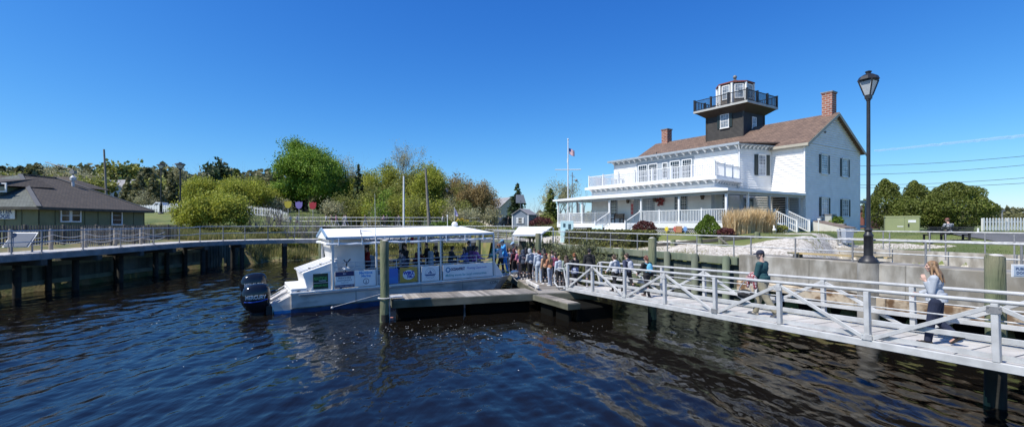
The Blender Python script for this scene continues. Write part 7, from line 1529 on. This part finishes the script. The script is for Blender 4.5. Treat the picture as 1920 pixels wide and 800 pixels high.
# passengers
PG = 'passengers seated under the boat roof'
for s, t, tp, lb, ps, hr in ((3.5, 1.5, (.30, .02, .02), 'person in red jacket standing beside the cabin panel', 'stand2', ('short', black)), (5.3, 1.2, (.03, .03, .035), 'dark clothed adult standing in the middle of the boat', 'stand2', ('short', brown)), (5.0, .45, (.10, .10, .14), 'passenger in grey top bent over the first table', 'sit2', ('short', black)),
    (6.1, 2.3, (.16, .03, .03), 'passenger in dark red on the far bench', 'sit2', ('short', brown)), (6.75, 2.2, (.02, .02, .022), 'black clothed passenger standing at the far side', 'stand2', ('short', black)), (7.4, 2.3, (.02, .02, .024), 'passenger in black leaning towards the console', 'sit2', ('short', black)), (7.9, 1.9, (.06, .07, .08), 'passenger in dark grey facing the table', 'sit', ('short', black)),
    (8.2, .5, (.10, .12, .34), 'passenger with long black hair in blue top near the bow', 'sit', ('long', black)), (8.75, .7, (.38, .12, .38), 'passenger in magenta and blue top near the bow', 'sit', ('short', brown)), (8.95, 1.7, (.25, .10, .32), 'passenger in purple top on the far side near the bow', 'sit2', ('long', black)), (9.2, 2.3, (.12, .12, .13), 'passenger in dark top at the far bow corner', 'stand', ('short', black))):
    st = ps in ('stand', 'stand2'); p = bpt(s, t, .89 if st else 1.08); person(lb, (p.x, p.y, p.z), (.866, .5) if (not st and int(s*10) % 2) else (-.866, -.5), 1.72, ps, hair=hr, top=tp, trousers=(.03, .035, .07), group=PG, vox=.02)
# far people
FP = 'people on the far walkway'; fq = random.Random(5)
for px, tp, tr, lb in ((514, (.55, .55, .55), blackt, 'far walker in pale grey, leftmost on the walkway'), (527, (.45, .42, .35), (.2, .18, .15), 'far walker in beige second from the left'), (544, (.7, .7, .68), (.3, .3, .3), 'far walker in white above the yellow tulip board pole'), (557, (.7, .7, .7), (.5, .15, .2), 'far walker in white with pink bag'), (612, (.7, .7, .7), blackt, 'far walker in white top and black trousers'), (622, (.2, .12, .08), (.35, .35, .37), 'far walker in brown jacket'), (631, (.45, .10, .28), (.5, .5, .52), 'far walker in pink top'), (646, (.5, .5, .52), (.5, .5, .55), 'far walker in light grey'), (649, (.62, .60, .62), (.2, .2, .3), 'far walker in white right of the grey one'), (685, (.04, .05, .10), (.12, .2, .38), 'far walker in navy and blue jeans'), (720, (.65, .40, .48), blackt, 'far walker in pale pink'), (725, (.08, .07, .08), blackt, 'far walker in black beside the pale pink one'), (748, (.45, .35, .35), (.25, .25, .25), 'far walker in greyish pink near the white mast'), (830, (.65, .62, .62), (.4, .4, .4), 'far walker in white right of the leaning mast')):
    d_ = 66.6; person(lb, (X(px, d_), d_, 3.53), (fq.choice((-1, 1)), .2), 1.52, fq.choice(('walk', 'walk2')), hair=('short', brown), top=tp, trousers=tr, group=FP, vox=.03, fingers=False, key=('far', fq.randrange(2)))
for px, d_, tp, lb in ((920, 72, (.5, .5, .55), 'far person in grey beyond the bow end of the roof'), (926, 74, (.6, .3, .35), 'far person in pink in the clearing'), (931, 75, (.15, .08, .08), 'far person in dark brown in the clearing'), (953, 66, (.02, .02, .02), 'far person in black left of the little shed')):
    person(lb, on_ground(px, d_), (1, .2), 1.7, 'walk', hair=('short', brown), top=tp, trousers=blackt, group='people in the clearing', vox=.03, fingers=False, key=('far2', 0))
# ---------- the man ----------
mp_ = gpos(1430, .80); tman, JM = person('man in dark green long sleeve shirt, navy cap and khaki trousers walking down the gangway', mp_, (-.62, .78), 1.80, 'man', hair=('short', (.06, .045, .035)), top=(.018, .075, .085), trousers=(.30, .27, .19), shoes=(.52, .46, .36), cap=(.03, .035, .06), vox=.011, legw=1.32, stout=1.28, group=None)
t = thing('plaid_jacket', 'red and white plaid jacket folded over the arm of the man', 'jacket', tman.location, tman.rotation_euler.z); t.scale = tman.scale
m = MB(); w0 = JM['wr0']; w1 = JM['wr1']; e1 = JM['el0']
m.sph(e1*.5+w0*.5+V(0, 0, -.04), (.09, .13, .16), 12, 8); capsule(m, e1+V(-.02, .04, -.05), e1+V(-.02, .02, -.33), .075, .05); capsule(m, w0+V(0, .0, .0), w0+V(0, .04, -.25), .065, .04); me_ = remesh(m, 'cloth', .015, [plaid('red_plaid', (.30, .03, .04), (.60, .50, .50), (.10, .02, .03), 14)], 2); link('cloth', me_, t)
t = thing('black_bag', 'black gear bag hanging from the hand of the man', 'bag', tman.location, tman.rotation_euler.z); t.scale = tman.scale
h_ = JM['wr0']+JM['hd0']*.09; c = h_+V(-.03, .02, -.42); m = MB(); m.sph(c, (.11, .22, .13), 14, 10); m.sph(c+V(-.04, .05, -.02), (.10, .15, .10), 12, 8); me_ = remesh(m, 'bag_body', .015, [fabric('black_nylon', (.02, .02, .022))], 3); link('bag_body', me_, t)
m = MB(); m.path([c+V(0, -.16, .08), c+V(0, -.1, .22), h_+V(0, 0, -.02), c+V(0, .12, .22), c+V(0, .18, .08)], .014, 6); m.path([c+V(-.09, -.17, .03), c+V(-.12, 0, .06), c+V(-.09, .17, .03)], .012, 5); m.build('strap', flat('grey_strap', (.35, .35, .36)), t, smooth=True)
for i, kn in enumerate((0, 1)):  # small trousers details: belt
    pass
m = MB(); m.tube(JM['pel']+V(0, 0, -.02), JM['pel']+V(0, 0, .02), .196, .196, 18); o_ = m.build('belt', flat('brown_leather', (.05, .03, .02)), tman, smooth=True)
# ---------- the woman ----------
wp = gpos(1757, .80); tw, JW = person('young woman with long light brown hair, grey sweatshirt and dark jeans striding down the gangway', wp, (-.66, .75), 1.66, 'woman', hair=('longwavy', (.34, .20, .10)), top=(.42, .45, .49), trousers=(.018, .025, .055), shoes=(.025, .022, .02), fem=True, vox=.010, legw=1.22, stout=1.22, group=None)
m = MB(); m.tube(JW['pel']+V(0, 0, -.045), JW['pel']+V(0, 0, .04), .187, .184, 18); me_ = remesh(m, 'hem', .012, [flat('white_hem', (.6, .62, .64))], 2); link('shirt_hem', me_, tw)
# ---------- seated man in plaid on bench, right ----------
bpz = on_ground(1780, 27.2); t = thing('park_bench', 'dark park bench on the lawn at right seen from behind', 'bench', bpz, -.15)
m = MB(); 
for k in range(3): m.box(-1.15, 1.15, .05+k*.16, .19+k*.16, .42, .45)
m.build('seat', M['rubber'], t)
m = MB()
for k in range(4): m.box(-1.15, 1.15, -.06-k*.03, -.03-k*.03, .50+k*.1, .58+k*.1)
m.build('backrest', M['rubber'], t)
for x_ in (-1.0, 1.0): m = MB(); m.box(x_-.04, x_+.04, -.05, .03, -.2, .5); m.box(x_-.04, x_+.04, .42, .5, -.2, .43); m.box(x_-.035, x_+.035, .03, .42, .37, .41); m.build('leg', M['rubber'], t)
person('man in black and white plaid shirt and red brown cap sitting on the dark bench', (bpz[0], bpz[1]-.0, bpz[2]-.02), (.1, 1), 1.78, 'sit', hair=('short', brown), cap=(.25, .10, .08), trousers=(.03, .035, .05), topmat=plaid('grey_plaid', (.10, .11, .14), (.50, .52, .55), (.03, .03, .04), 10), group=None)
# ---------- right side and garden things ----------
b = on_ground(1692, 34.5); t = thing('utility_cabinet', 'sage green utility cabinet in front of the junipers', 'utility box', b, -.55); h_ = Z(405, 34.5)-b[2]
m = MB(); m.box(-.98, .98, -.0, .75, -.2, h_-.06); m.build('body', M['utility'], t, bevel=.02); m = MB(); m.hull([(-1.02, -.05, h_-.06), (1.02, -.05, h_-.06), (1.02, .79, h_-.06), (-1.02, .79, h_-.06)], [(-.98, 0, h_), (.98, 0, h_), (.98, .75, h_), (-.98, .75, h_)]); m.build('lid', M['utility'], t)
m = MB(); m.box(-.94, .12, -.025, -.003, .12, h_-.1); m.box(.16, .94, -.025, -.003, .12, h_-.1); d_ = m.build('door', M['utility'], t, bevel=.008)
m = MB(); m.box(.32, .75, -.032, -.026, h_-.45, h_-.28); m.build('label', M['white'], d_); m = MB(); m.box(-.30, .05, -.032, -.026, h_*.36, h_*.36+.06); m.build('label', M['white'], d_); m = MB(); m.box(.30, .38, -.06, -.026, h_*.38, h_*.55); m.build('handle', M['rubber'], d_)
slat_fence('picket_fence', 'white picket fence at the far right beside the road', [(X(1845, 40), 40), (X(1990, 41), 41)], 1.05, M['white'], M['white'], .30, .16, group=None, pointed=True)
# road
rw = MB(); rw.add([(27.0, 27, hz(27, 27)+.0), (29.5, 31, 0), (60, 36, 0), (60, 18, 0), (26.5, 19.5, 0)], [(0, 1, 2, 3, 4)])
gx_ = np.linspace(0, 1, 30); RG = []
A_, B_ = Vector((25.6, 24.2)), Vector((27.5, 30.5))
RX = np.zeros((14, 40)); RY = RX.copy()
for i in range(14):
    for j in range(40):
        u, v_ = i/13, j/39; p = (A_*(1-u)+B_*u); e_ = Vector((75, 26+u*8)); c = p*(1-v_)+e_*v_; RX[i, j], RY[i, j] = c.x, c.y
RZ = height(RX, RY)+.05; me = grid_mesh('road', RX, RY, RZ); me.materials.append(M['asphalt']); tag(link('road', me), kind='structure')
m = MB()
for j in range(38):
    a = Vector((RX[0, j], RY[0, j], RZ[0, j])); c = Vector((RX[0, j+1], RY[0, j+1], RZ[0, j+1])); m.bar(a+V(0, 0, .03), c+V(0, 0, .03), .14, .14)
m.build('kerb', M['conclight']); tag(bpy.data.objects['kerb'], 'pale concrete kerb along the near edge of the road at right', 'kerb')
# bollard light + white post
b = on_ground(1834, 31); t = thing('marker_post', 'short white marker post on the lawn near the picket fence', 'marker', b); m = MB(); m.tube((0, 0, 0), (0, 0, .35), .06, .05, 8); m.build('post', M['white'], t, smooth=True)
b = (X(1879, 60), 60, 2.8); t = thing('lamp_post', 'thin grey post rising behind the picket fence at far right', 'post', b); m = MB(); m.tube((0, 0, 0), (0, 0, Z(393, 60)-2.8), .09, .08, 8); m.box(-.3, .3, -.1, .1, Z(396, 60)-2.8, Z(393, 60)-2.8); m.build('pole', M['galvd'], t, smooth=True)
# power lines
for k, (z0, z1, d0, d1, lb) in enumerate(((Z(312, 70), Z(286, 58), 70, 58, 'highest'), (Z(328, 70), Z(303, 58), 70, 58, 'second highest'), (Z(347, 70), Z(328, 58), 70, 58, 'third'), (Z(351, 70), Z(339, 58), 70, 58, 'lowest'))):
    p0 = V(X(1575, d0), d0, z0); p1 = V(X(1990, d1), d1, z1); m = MB(); m.path([p0.lerp(p1, i/12)-V(0, 0, .35*math.sin(i/12*PI)) for i in range(13)], .026, 4)
    tag(m.build('power_line', M['rubber']), f'{lb} of the thin power lines crossing the sky right of the house', 'power line', 'power lines')
# contrail
p0 = V(X(1640, 2400), 2400, Z(283, 2400)); p1 = V(X(1960, 2400), 2400, Z(250, 2400)); m = MB(); n_ = 40; q = random.Random(2)
m.path([p0.lerp(p1, i/n_)+V(0, 0, q.gauss(0, 1)) for i in range(n_+1)], [3+5*i/n_+q.random()*3 for i in range(n_+1)], 6)
cm = bpy.data.materials.new('ice_cloud'); cm.use_nodes = True; nt = cm.node_tree; n = nt.nodes; tr = n.new('ShaderNodeBsdfTransparent'); df = n.new('ShaderNodeBsdfDiffuse'); df.inputs[0].default_value = (.8, .85, .9, 1); mx = n.new('ShaderNodeMixShader'); mx.inputs[0].default_value = .16
nt.links.new(tr.outputs[0], mx.inputs[1]); nt.links.new(df.outputs[0], mx.inputs[2]); nt.links.new(mx.outputs[0], n['Material Output'].inputs['Surface']); tag(m.build('contrail', cm), 'thin faint contrail high in the sky at right', 'cloud')
# garden things at the house
def hpos(a, b, z=None): p = hw(a, b); return (p.x, p.y, hz(p.x, p.y) if z is None else z)
t = thing('porch_bench', 'brown slatted bench on the porch left of the door', 'bench', hpos(ha(1160, -8.0), -8.0, zf), HT)
m = MB()
for k in range(3): m.box(-.6, .6, -.42+k*.14, -.30+k*.14, .40, .43)
m.build('seat', M['benchwood'], t); m = MB()
for k in range(4): m.box(-.6, .6, .02+k*.02, .05+k*.02, .46+k*.09, .53+k*.09)
m.build('backrest', M['benchwood'], t)
for x_ in (-.52, .52): m = MB(); m.box(x_-.04, x_+.04, -.42, -.36, 0, .4); m.box(x_-.04, x_+.04, .02, .08, 0, .8); m.box(x_-.035, x_+.035, -.36, .02, .33, .38); m.build('leg', M['black'], t)
t = thing('turquoise_cabinet', 'pale turquoise board with dark cut out shapes left of the front steps', 'board', on_ground(1063, 38.5), -.1); h_ = Z(414, 38.5)-t.location.z
m = MB(); m.box(-.52, .52, -.05, .05, -.1, h_); m.build('board', M['turq'], t, bevel=.01); m = MB(); m.box(-.3, -.12, -.062, -.051, h_-.5, h_-.2); m.box(.1, .32, -.062, -.051, h_-.65, h_-.25); m.box(-.12, .1, -.062, -.051, h_-1.05, h_-.7); m.build('cut_outs', flat('dark_cutout', (.05, .1, .12)), t)
m = MB(); m.box(-.5, -.2, -.35, -.07, -.1, h_*.55); m.build('box', M['turq'], t, bevel=.01)
t = thing('storage_bin', 'pale turquoise rounded bin leaning beside the front stair rail', 'bin', on_ground(1119, 37), -.2); m = MB(); m.hull([(-.4, -.35, -.1), (.4, -.35, -.1), (.4, .35, -.1), (-.4, .35, -.1)], [(-.4, -.35, .8), (.4, -.35, .8), (.4, .35, .8), (-.4, .35, .8)]); m.build('body', M['turq'], t, bevel=.05); m = MB(); m.hull([(-.42, -.38, .81), (.42, -.38, .81), (.42, .38, .81), (-.42, .38, .81)], [(-.2, -.1, 1.1), (.45, -.1, 1.12), (.45, .38, 1.12), (-.2, .38, 1.1)]); m.build('lid', M['turq'], t, bevel=.03)
for px, c_, lb, sh_ in ((1250, (.75, .6, .05), 'yellow flower ornament leaning on the lattice', 0), (1266, (.55, .12, .1), 'red and white ornament leaning on the lattice', 1), (1285, (.15, .3, .6), 'blue ornament leaning on the lattice', 2), (1273, (.4, .2, .1), 'small brick red panel against the lattice', 3)):
    a_ = ha(px, -10.05); t = thing('lattice_ornament', lb, 'ornament', hpos(a_, -10.05), HT, 'ornaments on the lattice'); n_ = 8; m = MB(); pr = [(.2*math.cos(i*2*PI/16)*(1 if i % 2 else .6), .3+.2*math.sin(i*2*PI/16)*(1 if i % 2 else .6)) for i in range(16)] if sh_ != 3 else [(-.25, .05), (.25, .05), (.25, .5), (-.25, .5)]
    m.hull([(x_, -.03, z_) for x_, z_ in pr], [(x_, .0, z_) for x_, z_ in pr]); m.bar((0, .01, -.05), (0, .01, .3), .04, .02); m.build('board', flat('orn_%d' % px, c_), t)
# cellar doors, stone chimney box, meter, goose
t = thing('cellar_doors', 'weathered sloping cellar doors at the base of the gable wall', 'cellar door', hpos(-.2, 1.6), HT); 
m = MB(); m.hull([(.0, -1.0, -.2), (2.2, -1.0, -.2), (2.2, 1.0, -.2), (.0, 1.0, -.2)], [(.0, -1.0, .75), (2.2, -1.0, .22), (2.2, 1.0, .22), (.0, 1.0, .75)]); m.build('curb', M['conclight'], t)
for y0 in (-.95, .02): m = MB(); m.hull([(.05, y0, .76), (2.15, y0, .255), (2.15, y0+.93, .255), (.05, y0+.93, .76)], [(.05, y0, .80), (2.15, y0, .295), (2.15, y0+.93, .295), (.05, y0+.93, .80)]); m.build('leaf', mat('red_brown_boards', (.22, .17, .14), .85, c2=(.16, .12, .10), ns=3), t)
t = thing('vent_box', 'pale box against the gable wall under a lower window', 'box', hpos(-.35, 2.9), HT); m = MB(); m.box(-.3, .35, -.35, .35, -.1, 1.25); m.build('casing', flat('pale_stone', (.42, .45, .42)), t, bevel=.02); m = MB(); m.box(-.33, .4, -.4, .4, 1.255, 1.32); m.build('cap', M['galvd'], t)
t = thing('hose_post', 'thin white standpipe at the corner of the house by the side steps', 'pipe', hpos(-1.0, -.2), HT); m = MB(); m.tube((0, 0, -.1), (0, 0, .95), .035).box(-.05, .15, -.05, .05, .85, .95); m.build('pipe', M['white'], t)
t = thing('goose_ornament', 'small white goose ornament at the foot of the side steps', 'ornament', on_ground(1452, 29.6), 1.2); m = MB(); m.path([(-.28, 0, .22), (-.1, 0, .2), (.08, 0, .2), (.16, 0, .26), (.2, 0, .42), (.24, 0, .47), (.33, 0, .45)], [.02, .11, .12, .06, .035, .045, .012], 10); m.tube((0, .04, -.02), (0, .04, .12), .015).tube((0, -.04, -.02), (0, -.04, .12), .015); m.build('figure', M['white'], t, smooth=True)
for i, (px, d_, lb) in enumerate(((1585, 28.5, 'grey litter bin in a metal frame beside the shell path'),)):
    t = thing('litter_bin', lb, 'litter bin', on_ground(px, d_), .2); m = MB(); m.hull([(-.26, -.26, .12), (.26, -.26, .12), (.26, .26, .12), (-.26, .26, .12)], [(-.32, -.32, .95), (.32, -.32, .95), (.32, .32, .95), (-.32, .32, .95)]); m.build('bin', M['plasticgrey'], t, bevel=.03)
    for s_ in (-1, 1):
        m = MB(); m.bar((s_*.42, -.2, 0), (s_*.38, 0, .55), .05, .05); m.bar((s_*.42, .2, 0), (s_*.38, 0, .55), .05, .05); m.bar((s_*.38, 0, .5), (s_*.40, 0, 1.0), .05, .05); m.build('leg', M['galvd'], t)
t = thing('well_tub', 'low stone tub of plants by the gable wall', 'planter', on_ground(1575, 36.5)); m = MB(); m.lathe([(.3, -.1), (.38, .3), (.42, .6), (.36, .62), (.3, .5)], 14); m.build('tub', M['concrete'], t, smooth=True)
# landscape timbers
tq = random.Random(4)
for i, (px, d_) in enumerate(((1262, 28.6), (1312, 27.6), (1352, 26.8), (1420, 26.4))):
    b = on_ground(px, d_); t = thing('border_post', 'short round timber stub along the planting border', 'timber stub', b, 0, 'border stubs'); m = MB(); m.path([(0, 0, -.2), (0, 0, .32), (0, 0, .37)], [.16, .15, .1], 12); m.build('stub', M['pile'], t, smooth=True)
b0_, b1_ = on_ground(1225, 29.6), on_ground(1420, 26.6); m = MB(); m.bar((b0_[0], b0_[1], b0_[2]+.08), (b1_[0], b1_[1], b1_[2]+.08), .2, .2); tag(m.build('border_timber', M['wooddk'], bevel=.02), 'long dark timber edging the planting border in front of the porch', 'timber edging')
t = thing('leaning_plank', 'short grey plank propped beside the border in front of the porch', 'plank', on_ground(1357, 26.4)); m = MB(); m.bar((-.3, 0, .45), (.25, 0, .0), .14, .1); m.build('plank', M['wood'], t)
t = thing('rear_shed', 'small red brown shed seen just past the right corner of the house', 'shed', (X(1620, 60), 60, 2.8), .3); m = MB(); m.box(-1.4, 1.4, -1, 1, 0, 2.6); m.build('wall', flat('red_brown_wall', (.20, .07, .05)), t); m = MB(); m.hull([(-1.6, -1.2, 2.6), (1.6, -1.2, 2.6), (1.6, 1.2, 2.6), (-1.6, 1.2, 2.6)], [(-1.6, -.1, 3.2), (1.6, -.1, 3.2), (1.6, .1, 3.2), (-1.6, .1, 3.2)]); m.build('roof', M['roofg'], t)

tag(GLINTS.build('glint_flecks', flat('glint_white', (.8, .8, .78), .8)), 'tiny white flecks painted as sun glints on the dark water', kind='stuff')
